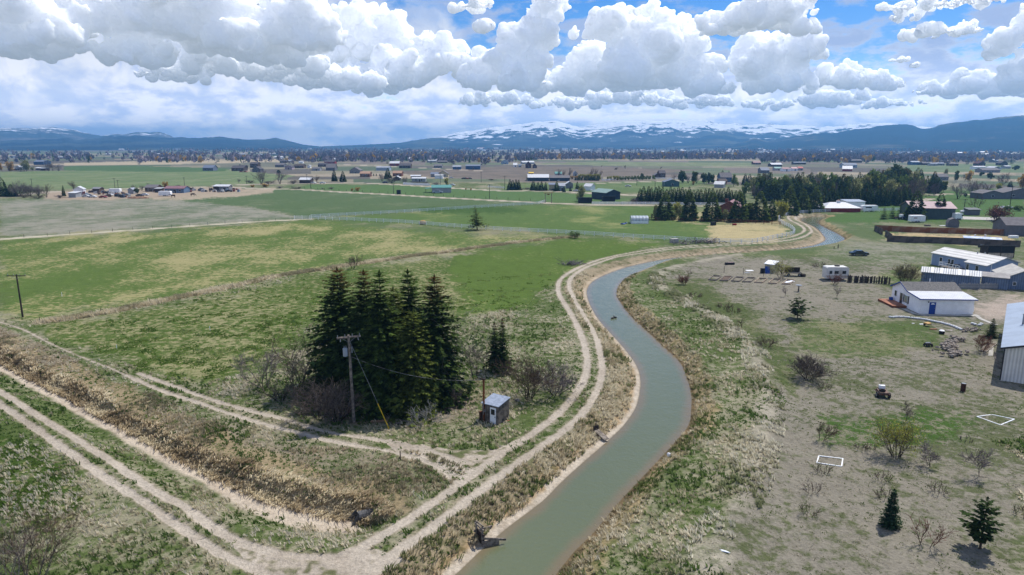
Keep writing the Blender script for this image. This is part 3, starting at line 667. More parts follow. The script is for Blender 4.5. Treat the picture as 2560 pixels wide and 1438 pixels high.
# rough tussocks between tracks, ditch and canal, and along the far side of the canal
X, Y, u, v, (z, s, sd_, dd, ds, rd, rut) = scatter(125000, -85, 62, 36, 150)
free = (rut < -.12) & ~in_regions(u, v, [SAND]) & (s > .75) & ~((dd < .9)) & ~in_regions(u, v, FIELDS) & (rng.uniform(0, 1, len(X)) < np.clip(1.9-np.hypot(X, Y)/75, .12, 1))
free &= ~(in_regions(u, v, [JUNC]) & (rng.uniform(0, 1, len(X)) > .12))
yj = (fnoise(X, Y, 5, 98, 3)-.5)*260
yard = inpoly(u+yj, v+yj*.3, REG[22][0])
patch = fnoise(X, Y, 6, 91, 3)
rough = free & ~yard & (patch+rng.normal(0, .1, len(X)) > np.where(Y > 56, .53, .45))
tufts('tall_grass', X[rough], Y[rough], .16, .5, PALE, 'rough tussocks of grey and green grass beside tracks and canal', nb=7, wid=.030)
short = free & ~yard & ~rough
tufts('short_grass', X[short], Y[short], .07, .2, GREEN, 'short green spring grass between the dry tussocks', nb=7, wid=.03, spread=.5)
yk = free & yard & (rng.uniform(0, 1, len(X)) < .5)
tufts('yard_grass', X[yk], Y[yk], .06, .16, [(78,92,50),(96,102,68),(128,124,104),(150,143,128)], 'sparse short grass over the bare yard right of the canal', nb=6, wid=.028, spread=.6)
# straw fringe along both canal banks
t1 = free & (s < 4.2) & ~sd_ & (rng.uniform(0, 1, len(X)) < .8)
tufts('bank_grass', X[t1], Y[t1], .3, .75, [(96,100,66),(134,124,100),(156,144,118),(172,163,140)], 'tall straw grass leaning on the road side canal bank', nb=9, wid=.026, wind=(.25, -.2))
t2 = (s > .2) & (s < 2.6) & sd_ & (rng.uniform(0, 1, len(X)) < .6)
tufts('bank_grass', X[t2], Y[t2], .2, .55, [(84,92,54),(116,110,82),(148,138,112),(166,156,132)], 'straw grass hanging over the cut bank beside the yard', nb=8, wid=.028, wind=(-.3, -.1))
t3 = (rd < 1.9) & (s > 2) & (fnoise(X, Y, 3, 97, 2) > .46) & (rng.uniform(0, 1, len(X)) < .7)
tufts('tall_grass', X[t3], Y[t3], .3, .62, [(108,112,80),(140,136,112),(160,155,136),(176,171,154)], 'pale tufts along the low ridge between canal and yard', nb=8, wid=.03)
# reeds on the far bank of the ditch
X, Y, u, v, (z, s, sd_, dd, ds, rd, rut) = scatter(80000, -95, -4, 44, 118)
k = (ds > 0) & (dd > .35) & (dd < 1.7+1.3*fnoise(X, Y, 5, 61, 2)+.9*sstep(-Y, -62, -52)) & (Y > 47)
tufts('dry_reeds', X[k], Y[k], .35, .72, [(142,128,104),(160,146,120),(176,163,138),(188,178,154)], 'bent straw coloured reeds crowding one bank of the ditch', nb=10, wid=.026, wind=(.85, -.75), spread=.24, lean=.7)
k = (ds > 0) & (dd >= 2.4) & (dd < np.where(Y < 60, 11, 6)) & (fnoise(X, Y, 4, 66, 3)+rng.normal(0, .06, len(X)) > .52) & (rut < -.3)
tufts('dead_weeds', X[k], Y[k], .2, .5, [(116,110,88),(134,124,102),(150,138,116),(166,156,136)], 'grey brown dead weeds behind the ditch reeds', nb=8, wid=.024, wind=(.3, -.2))
# leafy clumps of the crop in the near field, with straw between
def crop(name, polys, n, box, lab, pal, h=(.1, .26)):
    X, Y, u, v, tr = scatter(n, *box); j = (fnoise(X, Y, 6, 33, 3)-.5)*60
    k = in_regions(u+j, v+j*.5, polys) & (tr[6] < -.3) & (tr[1] > 3) & (fnoise(X, Y, 1.4, 35, 2)+rng.normal(0, .08, len(X)) > .5+.3*sstep(np.hypot(X, Y), 85, 148))
    tufts(name, X[k], Y[k], *h, pal, lab, nb=6, wid=.05, spread=.9, lean=.8, wind=(0, 0))
crop('crop_plants', [REG[18][0]], 60000, (-75, 22, 70, 150), 'low dark green crop clumps filling the field behind the grove', [(78,98,42),(88,107,48),(98,115,56),(114,125,74)])
crop('crop_plants', [REG[20][0]], 9000, (-48, -28, 42, 66), 'low dark green crop clumps in the corner by the left track', [(58,80,30),(70,94,36),(84,104,46)])
# green tufts in the crossing of the tracks
X, Y, u, v, tr = scatter(5000, -22, 12, 40, 70)
k = (in_regions(u, v, [JUNC, SAND])) & (fnoise(X, Y, 2.2, 44, 3) > .62)
tufts('short_grass', X[k], Y[k], .06, .16, GREEN, 'green tufts growing in the dirt where the tracks meet', nb=8, wid=.03, spread=.8)
# straw tufts along the dry strip behind the grove
q = rng.integers(0, len(STRIP1)-1, 5200); t_ = rng.uniform(0, 1, (len(q), 1)); pt = STRIP1[q]*(1-t_)+STRIP1[q+1]*t_+rng.normal(0, .6, (len(q), 2))
tufts('strip_grass', pt[:, 0], pt[:, 1], .3, .8, [(128,122,96),(150,140,112),(166,154,128),(180,170,146)], 'straw grass along the dry strip behind the grove', nb=6, wid=.03)
# ------------------------------------------------------------------ trees and shrubs
def quads_mesh(name, Q):
    """mesh of loose quads from an (N,4,3) array"""
    Q = np.asarray(Q, np.float32); n = len(Q)
    return npmesh(name, Q.reshape(-1, 3), np.arange(n*4).reshape(n, 4))
def conifer_mesh(name, h, r, lev, per, seg, seed, base=.04, droop=.28, rag=.22, pw=.9, spray=.34, fat=.34):
    """crown of whorled drooping branches, each a rib with sprays of needles either side"""
    g_ = np.random.default_rng(seed); out = []
    side = np.array([r*(1+g_.uniform(-.14, .14)) for _ in range(9)])
    for i in range(lev):
        t = (i+g_.uniform(-.4, .4))/lev; t = min(max(t, 0), .99); z = h*(base+(1-base)*t)
        R_ = (1-t)**pw*min(1, .72+t*3.2); m = max(5, int(per*(.62+.38*(1-t))))
        for k in range(m):
            a = 2*math.pi*(k+g_.uniform(-.5, .5))/m+i*.7
            L = side[int(a*9/(2*math.pi)) % 9]*R_*(1+g_.uniform(-rag, rag))+.10
            up = .32*t-droop*(1-t)+g_.uniform(-.1, .1); ca, sa = math.cos(a), math.sin(a)
            for s in range(seg):
                q = (s+.6)/seg*g_.uniform(.92, 1.08); d = L*q; zz = z+d*up-droop*.25*L*q*q
                p = np.array([ca*d, sa*d, zz]); w = spray*(L*.42+.22)*(1.15-.55*q)*g_.uniform(.7, 1.3)
                for sg in (-1, 1, 0):
                    an = a+sg*g_.uniform(.5, 1.0); ln = w*(1.5 if sg == 0 else 1.25)
                    dv = np.array([math.cos(an), math.sin(an), -.18-.3*abs(sg)*g_.uniform(.2, 1)]); dv[2] += up*.5
                    nv = np.array([-math.sin(an), math.cos(an), g_.uniform(-.5, .5)])*w*fat
                    e = p+dv*ln; mid = p+dv*ln*.45
                    out.append([p, mid-nv, e, mid+nv])
    for j in range(6):                                  # leader
        a = g_.uniform(0, 6.28); p = np.array([0, 0, h*.955]); o = np.array([math.cos(a), math.sin(a), 0])*.12*max(1, h/10)
        out.append([p-o*.2, p+o+np.array([0, 0, h*.015]), np.array([0, 0, h*1.01]), p-o+np.array([0, 0, h*.015])])
    return quads_mesh(name, out)
def cone_mesh(name, h, r, n, size, seed, base=.06, pw=.75):
    """dense conifer for the middle distance: drooping sprays through the volume of a lumpy cone"""
    g_ = np.random.default_rng(seed); out = []; ph = g_.uniform(0, 6.28, 3)
    while len(out) < n:
        t = g_.uniform(0, 1); R_ = r*(1-t)**pw*min(1, .75+2.5*t)
        if g_.uniform() > R_/r+.12: continue
        a = g_.uniform(0, 6.28); R_ *= 1+.13*math.sin(3*a+ph[0]+t*7)+.10*math.sin(t*46+ph[1]+a)+.08*math.sin(5*a+ph[2])
        d = R_*g_.uniform(.25, 1)**.5; p = np.array([math.cos(a)*d, math.sin(a)*d, h*(base+(1-base)*t)-.18*d])
        an = a+g_.normal(0, .5); s_ = size*g_.uniform(.6, 1.4)*(.5+.6*(1-t)); dv = np.array([math.cos(an), math.sin(an), -.35+.5*t])*s_
        nv = np.array([-math.sin(an), math.cos(an), g_.normal(0, .5)])*s_*.32
        out.append([p, p+dv*.5-nv, p+dv, p+dv*.5+nv])
    for a in (0, 2.1, 4.2):
        o = np.array([math.cos(a), math.sin(a), 0])*h*.014; out.append([np.array([0, 0, h*.93])-o, np.array([0, 0, h*.95])+o, np.array([0, 0, h*1.01]), np.array([0, 0, h*.95])-o])
    return quads_mesh(name, out)
def trunk_mesh(name, h, r, n=7, bend=0.):
    m = MB(); pts = [Vector((math.sin(i*1.7)*bend*i/4, math.cos(i*2.1)*bend*i/4, h*i/5)) for i in range(6)]
    for i in range(5): m.tube(pts[i]-Vector((0, 0, .05)), pts[i+1], r*(1-i/5.4), r*(1-(i+1)/5.4), n, False)
    return m.mesh(name, True)
def branch_quads(seed, h, spread, stems, depth=4, kids=3, r0=.06, up=.7, lean=.5, twig=1., minr=.008):
    """bare branching skeleton drawn as thin crossed strips; returns quads (trunk), quads (twigs), tips"""
    g_ = np.random.default_rng(seed); tr = []; tw = []; tips = []
    def strip(a, b, ra, rb, out):
        d = b-a; n1 = np.cross(d, [0, .37, 1.]); l = np.linalg.norm(n1)
        if l < 1e-6: n1 = np.array([1., 0, 0]); l = 1
        n1 = n1/l; n2 = np.cross(d, n1); n2 = n2/(np.linalg.norm(n2)+1e-9)
        for nv in (n1, n2): out.append([a-nv*ra, a+nv*ra, b+nv*rb, b-nv*rb])
    def grow(p, d, L, r, lv):
        n = 3 if lv < 2 else 2; q = p; dd = d
        for i in range(n):
            dd = dd+g_.normal(0, .16, 3)+np.array([0, 0, .06*up]); dd /= np.linalg.norm(dd)
            e = q+dd*L/n; ra = r*(1-.5*i/n); rb = r*(1-.5*(i+1)/n)
            strip(q, e, max(ra, minr), max(rb, minr*.7), tr if lv <= 1 else tw)
            if lv < depth:
                for k in range(kids if i else max(1, kids-2)):
                    v = g_.normal(0, 1, 3); v -= v.dot(dd)*dd; v /= np.linalg.norm(v)+1e-9
                    nd = dd*(1-lean*.5)+v*lean*g_.uniform(.6, 1.3)+np.array([0, 0, .18*up]); nd /= np.linalg.norm(nd)
                    grow(q+(e-q)*g_.uniform(.2, 1), nd, L*g_.uniform(.42, .72)*twig, rb*.62, lv+1)
            q = e
        tips.append(q)
    for s in range(stems):
        a = 2*math.pi*(s+g_.uniform(-.3, .3))/max(stems, 1); o = spread*g_.uniform(.25, 1.) if stems > 1 else spread*.1
        d = np.array([math.cos(a)*o, math.sin(a)*o, 1.]); d /= np.linalg.norm(d)
        p = np.array([math.cos(a)*.12*min(stems-1, 3), math.sin(a)*.12*min(stems-1, 3), -.05])
        grow(p, d, h*g_.uniform(.5, .66), r0*g_.uniform(.7, 1.1), 1 if stems > 1 else 0)
    return tr, tw, tips
def leaf_quads(tips, n, size, seed, rad=.3):
    g_ = np.random.default_rng(seed); out = []
    for _ in range(n):
        p = np.array(tips[g_.integers(len(tips))])+g_.normal(0, rad, 3); a = g_.normal(0, 1, 3); a /= np.linalg.norm(a); b = np.cross(a, g_.normal(0, 1, 3)); b /= np.linalg.norm(b)+1e-9
        s = size*g_.uniform(.6, 1.4); out.append([p, p+a*s*.6+b*s*.35, p+a*s*1.2, p+a*s*.6-b*s*.35])
    return out
# foliage and bark materials
SPR = mat('spruce', A(64,80,36,1.7), .9, .3, .8, isl=.45, spec=.05, trans=.35)
SPRB = mat('spruce_cones', A(62,78,38,1.7), .9, .3, .8, isl=.45, spec=.05, topcol=(A(112,84,54,1.2), .74, 1.1), trans=.35)
SPRO = mat('spruce_olive', A(84,94,42,1.7), .9, .3, .8, isl=.45, spec=.05, trans=.35)
PIN = mat('pine', A(62,80,44,1.3), .9, .3, 2., isl=.4, spec=.05, trans=.35)
BLU = mat('blue_spruce', A(62,84,58,1.2), .9, .3, 3., isl=.4, spec=.05, trans=.35)
BARK = mat('bark', A(96,84,72), .95, .3, 6., bump=.05)
DBARK = mat('dark_bark', A(66,56,48), .95, .3, 6.)
GBARK = mat('grey_bark', A(140,132,124), .95, .25, 6.)
TWIG = mat('twig_brown', A(122,102,86,1.2), .95, .3, 2., isl=.35)
TWIGG = mat('twig_grey', A(150,138,134,1.25), .95, .25, 2., isl=.3)
TWIGP = mat('twig_mauve', A(132,116,114,1.2), .95, .25, 2., isl=.3)
TWIGD = mat('twig_dark', A(120,108,98,1.3), .95, .3, 2., isl=.35)
TWIGR = mat('twig_rust', A(140,92,74,1.3), .95, .25, 2., isl=.3)
WHITEB = mat('dead_wood', A(196,190,180), .9, .15, 5.)
LEAFY = mat('leaf_yellow', A(146,146,66,1.35), .8, .25, 1.5, isl=.35, trans=.5)
LEAFG = mat('leaf_green', A(98,118,54,1.35), .8, .25, 1.5, isl=.35, trans=.5)
LEAFO = mat('leaf_gold', A(176,142,66,1.3), .8, .25, 1.5, isl=.3, trans=.5)
LEAFP = mat('leaf_pale', A(138,140,92,1.3), .8, .25, 1.5, isl=.3, trans=.5)
def place(name, px, py, parts, label, cat, group=None, s=1., rz=None, sz=None, lean=0.):
    """a plant as an empty at its foot, with its parts: (part name, mesh, material)"""
    p = G(px, py); o = empty(name, p, rng.uniform(0, 6.28) if rz is None else rz, label, cat, group)
    o.scale = (s, s, sz or s)
    if lean: o.rotation_euler = (lean*.4, lean, o.rotation_euler[2])
    for pn, me, m in parts:
        c = link(pn, me if (not len(me.materials) or me.materials[0] is m) else me.copy(), None, o)
        if not len(c.data.materials): c.data.materials.append(m)
        elif c.data.materials[0] is not m: c.data.materials[0] = m
    return o
# --- the grove: large spruces, each from its own crown
def big_spruce(px, base_y, topx, top_y, wpx, m, seed, label, rag=.22, base=.05, per=14, lev=40):
    b = (px, base_y); h = hgt(topx, top_y, b); r = wpx*mpp(base_y)/2
    crown = conifer_mesh('crown', h, r, lev, per, 7, seed, base=base, rag=rag, droop=.30, pw=.62, spray=.36, fat=.42)
    o = place('spruce_tree', px, base_y, [('crown', crown, m), ('trunk', trunk_mesh('trunk', h*.97, .22), DBARK)], label, 'tree', 'large spruces of the grove', rz=0)
    return o
big_spruce(858,968, 866,668, 190, SPRB, 1, 'tall dark spruce with rust brown top at the left end of the grove', rag=.3)
big_spruce(922,985, 920,674, 160, SPRB, 2, 'spruce with a slightly browned tip, second from the left in the grove')
big_spruce(962,1025, 957,676, 165, SPR, 3, 'dense green spruce in the middle front of the grove behind the guy wire')
big_spruce(992,985, 990,716, 130, SPRO, 4, 'shorter olive spruce filling the middle of the grove')
big_spruce(1028,968, 1020,673, 150, SPR, 5, 'slim pointed spruce right of the grove middle')
big_spruce(1040,1030, 1046,775, 150, SPRO, 9, 'lower olive spruce at the right front foot of the grove', lev=28)
big_spruce(1093,1000, 1073,686, 172, SPRB, 6, 'tall spruce with brown leader at the right end of the grove', rag=.3)
for px, py, top, w, lab in ((1237,926,806,46,'thin sparse spruce, shorter of the pair right of the grove'),(1256,931,797,58,'thin sparse spruce with rusty tip, taller of the pair right of the grove')):
    h = hgt(px, top, (px, py)); place('spruce_tree', px, py, [('crown', conifer_mesh('crown', h, w*mpp(py)/2, 28, 11, 4, px, base=.1, rag=.4, spray=.38, fat=.5), SPRB), ('trunk', trunk_mesh('trunk', h*.97, .10), BARK)], lab, 'tree', 'thin spruces right of the grove')
# lone leaning spruce by the rail fence
h = hgt(1193, 513, (1193,575)); lone = conifer_mesh('crown', h, 3.3, 19, 7, 5, 77, base=.22, rag=.6, spray=.33, fat=.48)
place('spruce_tree', 1193,575, [('crown', lone, SPRO), ('trunk', trunk_mesh('trunk', h*.97, .2), DBARK)], 'lone ragged spruce leaning beside the white rail fence', 'tree', lean=.07)
# yard conifers
def young(px, py, top, w, m, seed, label, kind='fir', base=.03):
    h = hgt(px, top, (px, py)); r = w*mpp(py)/2
    if kind == 'fir': me = conifer_mesh('crown', h, r, 20, 15, 4, seed, base=base, rag=.14, pw=1.05, droop=.05, spray=.34)
    else: me = conifer_mesh('crown', h, r, 9, 7, 4, seed, base=base, rag=.45, pw=.62, droop=-.25, spray=.62)
    return place('spruce_tree' if kind == 'fir' else 'pine_tree', px, py, [('crown', me, m), ('trunk', trunk_mesh('trunk', h*.92, .06 if kind == 'fir' else .09), BARK)], label, 'tree')
young(2225,1316,1222,52, BLU, 31, 'small neat cone shaped blue spruce alone on the bare yard')
young(2450,1372,1242,74, PIN, 32, 'young bushy pine near the bottom right corner of the yard', 'pine', .22)
young(1993,797,742,56, PIN, 33, 'young dark pine standing in open grass left of the white house', 'pine', .2)
young(2478,843,796,32, SPR, 34, 'narrow dark juniper beside the grey barn', 'fir', .02)
young(2209,548,515,20, SPRO, 35, 'smallest of three young spruces on the lawn by the green barn')
young(2230,546,512,22, SPR, 36, 'middle of three young spruces on the lawn by the green barn')
young(2249,545,505,24, SPR, 37, 'young spruce nearest the blue tractor by the green barn')
# --- bare shrubs and small trees
def shrub(name, px, py, top, seed, label, cat, m, stems=7, spread=.75, depth=4, kids=3, r0=.05, sx=1., leaves=None, group=None, lean=.55, twig=1., minr=.009):
    h = max(.3, hgt(px, top, (px, py))); tr, tw, tips = branch_quads(seed, h, spread, stems, depth, kids, r0, lean=lean, twig=twig, minr=minr*(1+mpp(py)*12))
    zmax = max(t_[2] for t_ in tips); k = h/max(zmax, .1)
    sc = np.array([k*sx, k*sx, k])
    parts = []
    pn = ('stem', 'twigs') if stems > 1 else ('trunk', 'crown')
    parts.append((pn[0], quads_mesh(pn[0], np.array(tr)*sc), m[0]))
    parts.append((pn[1], quads_mesh(pn[1], np.array(tw)*sc), m[1]))
    if leaves: parts.append(('leaves', quads_mesh('leaves', np.array(leaf_quads([t_*sc for t_ in tips], leaves[0], leaves[1], seed, leaves[3] if len(leaves) > 3 else .25))), leaves[2]))
    return place(name, px, py, parts, label, cat, group)
BS, BT = 'bare_shrub', 'bare_tree'
shrub(BS, 660,968,862, 41, 'thin grey bare shrub at the far left of the grove', 'shrub', (GBARK, TWIGG), 5, .7)
shrub(BS, 742,985,862, 42, 'brown bare thicket left of the spruces', 'shrub', (DBARK, TWIGD), 5, .6, 4, 3, sx=1.0)
shrub(BS, 700,1000,930, 43, 'low dark brambly shrub at the foot of the grey one', 'shrub', (DBARK, TWIGD), 8, 1.1, 3, 3, sx=1.3)
shrub(BS, 800,1045,935, 44, 'dark tangled bramble just left of the transformer pole', 'shrub', (DBARK, TWIGD), 10, 1.1, 4, 3, sx=1.2)
shrub(BS, 755,860+100,800, 45, 'faint brown bare sapling behind the thicket', 'shrub', (DBARK, TWIG), 4, .6)
shrub(BS, 845,1052,955, 46, 'dark brush hugging the foot of the transformer pole', 'shrub', (DBARK, TWIGD), 12, 1.0, 3, 4, sx=1.2)
shrub(BT, 1190,952,838, 47, 'slim bare tree with upswept purple twigs right of the grove', 'tree', (DBARK, TWIGP), 5, .28, 4, 3, .05, minr=.007)
shrub(BS, 1215,925,845, 48, 'hazy grey bare shrub behind the slim bare tree', 'shrub', (GBARK, TWIGG), 5, .4, 3, 3, .03, minr=.006)
shrub(BS, 1322,998,868, 49, 'big round reddish brown bare shrub behind the pump shed', 'shrub', (DBARK, TWIG), 13, .8, 4, 3, .05, sx=1.0)
shrub(BS, 1388,985,908, 50, 'grey spreading bare shrub beside the canal road', 'shrub', (DBARK, TWIGG), 10, 1.2, 4, 3, .04, sx=1.3)
shrub(BT, 1150,985,695, 877, 'dead bleached tree with bare white branches behind the right end spruce', 'tree', (GBARK, TWIGG), 1, .3, 3, 3, .10, lean=.75, minr=.006)
shrub(BS, 1142,1018,960, 57, 'bare dark sapling at the right foot of the spruces', 'shrub', (DBARK, TWIGD), 3, .4)
shrub(BS, 1065,1062,1000, 58, 'silvery dead bush lying before the grove', 'shrub', (WHITEB, WHITEB), 9, 1.2, 3, 3, .02)
shrub(BS, 85,1470,1245, 52, 'large bare bush with white and brown stems in the bottom left corner', 'shrub', (GBARK, TWIG), 8, .75, 4, 3, .045, sx=1.0, minr=.006)
shrub(BS, 20,1480,1300, 53, 'grey stemmed bare bush cut by the left edge of the photo', 'shrub', (WHITEB, TWIGG), 6, .6, 4, 3, .035, minr=.006)
shrub(BT, 882,672,632, 54, 'small bare tree on the dry strip behind the grove', 'tree', (DBARK, TWIG), 4, .5, 4, 3)
shrub('willow_shrub', 2240,1142,1040, 60, 'vase shaped willow shrub with fresh yellow green leaves on the yard', 'shrub', (DBARK, TWIGD), 12, .55, 3, 3, .04, leaves=(2600, .11, LEAFY, .28))
shrub(BT, 2055,1102,1050, 61, 'small bare sapling inside a faint wire cage', 'tree', (DBARK, TWIG), 3, .4, 4, 3, .03)
shrub(BT, 2325,1168,1098, 62, 'pale bare sapling in a ring of grey mulch, left of two', 'tree', (DBARK, TWIGG), 1, .3, 4, 3, .05, lean=.8)
shrub(BT, 2448,1192,1112, 63, 'slender bare sapling in a ring of grey mulch, right of two', 'tree', (DBARK, TWIGG), 1, .3, 4, 3, .05, lean=.6)
shrub(BT, 2264,1055,1000, 64, 'bare sapling with pruned top behind the willow shrub', 'tree', (DBARK, TWIGD), 1, .3, 3, 3, .05, lean=.9)
shrub(BS, 2316,1362,1290, 65, 'thin red stemmed bare shrub near the small spruce', 'shrub', (DBARK, TWIGR), 4, .45, 3, 3, .03)
shrub(BS, 2020,948,880, 66, 'wide dark bare bush on the ridge side of the yard', 'shrub', (DBARK, TWIGD), 18, 1.1, 4, 3, .035, sx=1.3)
shrub(BS, 1915,868,838, 67, 'low pale brown brush on the grass near the canal ridge', 'shrub', (TWIG, TWIG), 10, 1.3, 3, 3, .02)
shrub(BS, 1709,712,684, 68, 'rusty dead shrub at the canal end of the yard', 'shrub', (DBARK, TWIGR), 8, .5, 3, 4, .03)
shrub(BT, 1722,692,668, 69, 'tiny bare sapling next to the rusty dead shrub', 'tree', (DBARK, TWIG), 2, .4, 3, 3, .03)
shrub('willow_shrub', 1953,696,653, 70, 'yellow green budding shrub by the small white shed', 'shrub', (DBARK, TWIG), 8, .55, 3, 3, .04, leaves=(900, .16, LEAFY, .3))
shrub('willow_shrub', 2258,712,652, 71, 'large budding olive bush behind the white house', 'shrub', (DBARK, TWIG), 14, .6, 4, 3, .05, leaves=(1500, .16, LEAFP, .35))
shrub(BS, 2088,712,680, 72, 'brown bare shrub in front of the parked camper', 'shrub', (DBARK, TWIGR), 7, .6, 3, 3)
shrub(BT, 1855,826,790, 73, 'bare stick sapling in open grass left of the dark pine', 'tree', (DBARK, TWIG), 1, .2, 3, 2, .03)
shrub(BT, 2092,745,716, 74, 'thin bare sapling between the pine and the picket fence', 'tree', (DBARK, TWIGG), 1, .3, 3, 2, .03)
shrub(BT, 1962,742,712, 75, 'thin bare sapling close to the stone bird bath', 'tree', (DBARK, TWIGG), 1, .3, 3, 2, .03)
shrub(BS, 2452,880,830, 76, 'reddish bare shrub in a bed beside the grey barn', 'shrub', (DBARK, TWIGR), 6, .35, 4, 3, .03)
shrub(BT, 2488,551,508, 77, 'round rust red budding tree at the end of the concrete pad', 'tree', (DBARK, TWIGR), 5, .7, 4, 4, .12, leaves=(1500, .35, mat('leaf_rust', A(122,72,58,1.3), .8, .25, 1.5, isl=.3), .5), minr=.012)
shrub(BT, 2442,530,484, 78, 'sparse bare tree rising behind the small grey shed', 'tree', (DBARK, TWIG), 2, .35, 4, 3, .12)
for px, py, top, sd_, lab in ((2055,1182,1160,1,'low dark shrub with green foot below the white bed'),(2208,1200,1180,2,'round spiky shrub straight above the small spruce'),(2345,1232,1205,3,'olive spiky shrub right of the small spruce'),
    (2030,1230,1202,4,'bare purple brown shrub below the white bed'),(2020,1285,1258,5,'green and brown low shrub, lowest in the left row'),(2153,1122,1108,6,'tan grass clump left of the willow shrub'),(2175,1122,1110,7,'second tan grass clump close to the willow shrub'),
    (2415,1102,1094,8,'flat heap of dead twigs in the middle of the yard'),(2062,972,960,9,'brown weed clump beside the faint blue stake'),(1942,985,975,10,'dry tan weed near the canal ridge'),(2215,1245,1222,11,'faint green sprig of a shrub above the small spruce tip'),(2555,1285,1268,12,'dark shrub cut by the right edge of the photo')):
    shrub('low_shrub', px, py, top, 100+sd_, lab, 'shrub', (TWIGD, TWIG if sd_ not in (8,) else TWIGD), 9, .9, 2, 3, .016, leaves=None if sd_ in (4, 6, 7, 8, 10) else (140, .08, LEAFG, .12), sx=.9)
for px, py, top, sd_, lab in ((1812,770,758,1,'tan bunch of weeds in open grass, farthest up the yard'),(1835,780,768,2,'grey weed bunch in open grass beside the tan one'),(1738,742,730,3,'rusty weed bunch near the canal end of the yard'),(2048,668,655,4,'dry brown weeds near the dark car')):
    shrub('low_shrub', px, py, top, 130+sd_, lab, 'shrub', (TWIG, TWIG), 10, 1.3, 2, 3, .02, sx=1.5)
shrub('willow_shrub', 1437,596,580, 80, 'round green bush on the dry strip next to the rail fence', 'shrub', (DBARK, TWIG), 8, .8, 3, 3, .04, leaves=(500, .25, LEAFG, .3))
# ------------------------------------------------------------------ things people built: near and middle distance
WHITEP = mat('white_paint', (.86, .87, .89), .6, .06, 1.5)
SIDING = mat('white_siding', (.88, .89, .92), .6, .04, 1.)
BLUEP = mat('blue_paint', A(34,78,168,1.0), .5, .1, 2.)
DGLASS = mat('dark_glass', (.02, .025, .03), .08, .1, 1., spec=.6)
SHINGLE = mat('grey_shingle', A(124,122,120), .95, .2, 4., bump=.02, bscale=12)
WMETAL = mat('white_metal_roof', A(232,234,238,1.05), .45, .05, 1., ribs=(0, .4, .02))
GMETAL = mat('pale_blue_metal_roof', A(186,198,214), .45, .06, .6, ribs=(0, .35, .02))
BGSIDE = mat('blue_grey_siding', A(140,158,188,1.25), .7, .05, 1.)
BGMETAL = mat('slate_blue_metal', A(108,124,150,1.4), .6, .1, .8, ribs=(0, .4, .02))
GALV = mat('galvanised_roof', A(188,194,204), .45, .15, .7, ribs=(0, .4, .02))
TANMET = mat('tan_grey_metal_wall', (.80, .77, .72), .6, .05, .6, ribs=(0, .35, .015))
DARKTRIM = mat('dark_trim', A(62,58,56), .7, .1, 2.)
GREYW = mat('weathered_boards', A(140,130,120), .95, .35, 1.6, col2=A(88,80,74), ribs=(0, .3, .02))
GREYWX = mat('weathered_boards_side', A(140,130,120), .95, .35, 1.6, col2=A(88,80,74), ribs=(1, .3, .02))
WOOD = mat('brown_wood', A(132,78,44), .85, .25, 1.5)
WOODG = mat('grey_wood', A(146,136,126), .95, .3, 3.)
WOODD = mat('dark_wood', A(74,64,58), .95, .3, 2.)
DECK = mat('deck_boards', A(190,128,98), .8, .2, 1., ribs=(1, .15, .008))
STAIN = mat('stained_fence', A(150,92,52), .9, .3, .35, col2=A(168,136,112), ribs=(0, .16, .012))
OLDF = mat('old_fence', A(124,112,104), .95, .3, .4, col2=A(88,78,74), ribs=(0, .16, .012))
PVC = mat('white_vinyl', (.84, .86, .89), .5, .04, 2.)
RUST = mat('rusty_metal', A(92,64,52), .9, .35, 4.)
STEEL = mat('grey_steel', A(150,156,164), .5, .1, 3.)
BLACK = mat('black_rubber', (.018, .018, .02), .8, .2, 3.)
CONC = mat('concrete', A(196,192,184), .9, .12, 1.)
YEL = mat('yellow_plastic', A(236,196,30), .5, .05, 2.)
REDP = mat('red_paint', A(150,44,40), .7, .15, 1.)
GRNW = mat('grey_green_metal', A(84,98,98,1.05), .65, .08, .5, ribs=(0, .5, .02))
PINKR = mat('dusty_pink_metal_roof', A(186,152,156), .5, .08, .4, ribs=(0, .5, .02))
NAVY = mat('navy_metal', A(52,66,84,1.1), .6, .1, .5, ribs=(0, .5, .02))
GRNR = mat('pale_green_metal_roof', A(160,186,176), .5, .08, .4, ribs=(0, .5, .02))
STONE = mat('pale_stone', A(186,178,168), .95, .3, 2.5, col2=A(126,114,104))
SACK = mat('white_sack', A(232,234,238), .8, .1, 3.)
def win(face, parent, W, D, u, z, w, h, frame=WHITEP, pane=DGLASS, name='window', shut=None):
    """window on a wall of a local box: f = front (y=0), l = left end, r = right end, b = back"""
    def bx(off, ww, hh, th, du=0):
        if face == 'f': return MB().box((u+du, -off, z), (ww, th, hh))
        if face == 'b': return MB().box((u+du, D+off, z), (ww, th, hh))
        x = -W/2-off if face == 'l' else W/2+off
        return MB().box((x, u+du, z), (th, ww, hh))
    fr = bx(.03, w+.14, h+.14, .06).build(name, frame, parent)
    bx(.05, w, h, .05).build('pane', pane, fr)
    if shut:
        for sg in (-1, 1): bx(.035, w*.3, h+.1, .05, sg*(w*.65+.07)).build('shutter', shut, parent)
    return fr
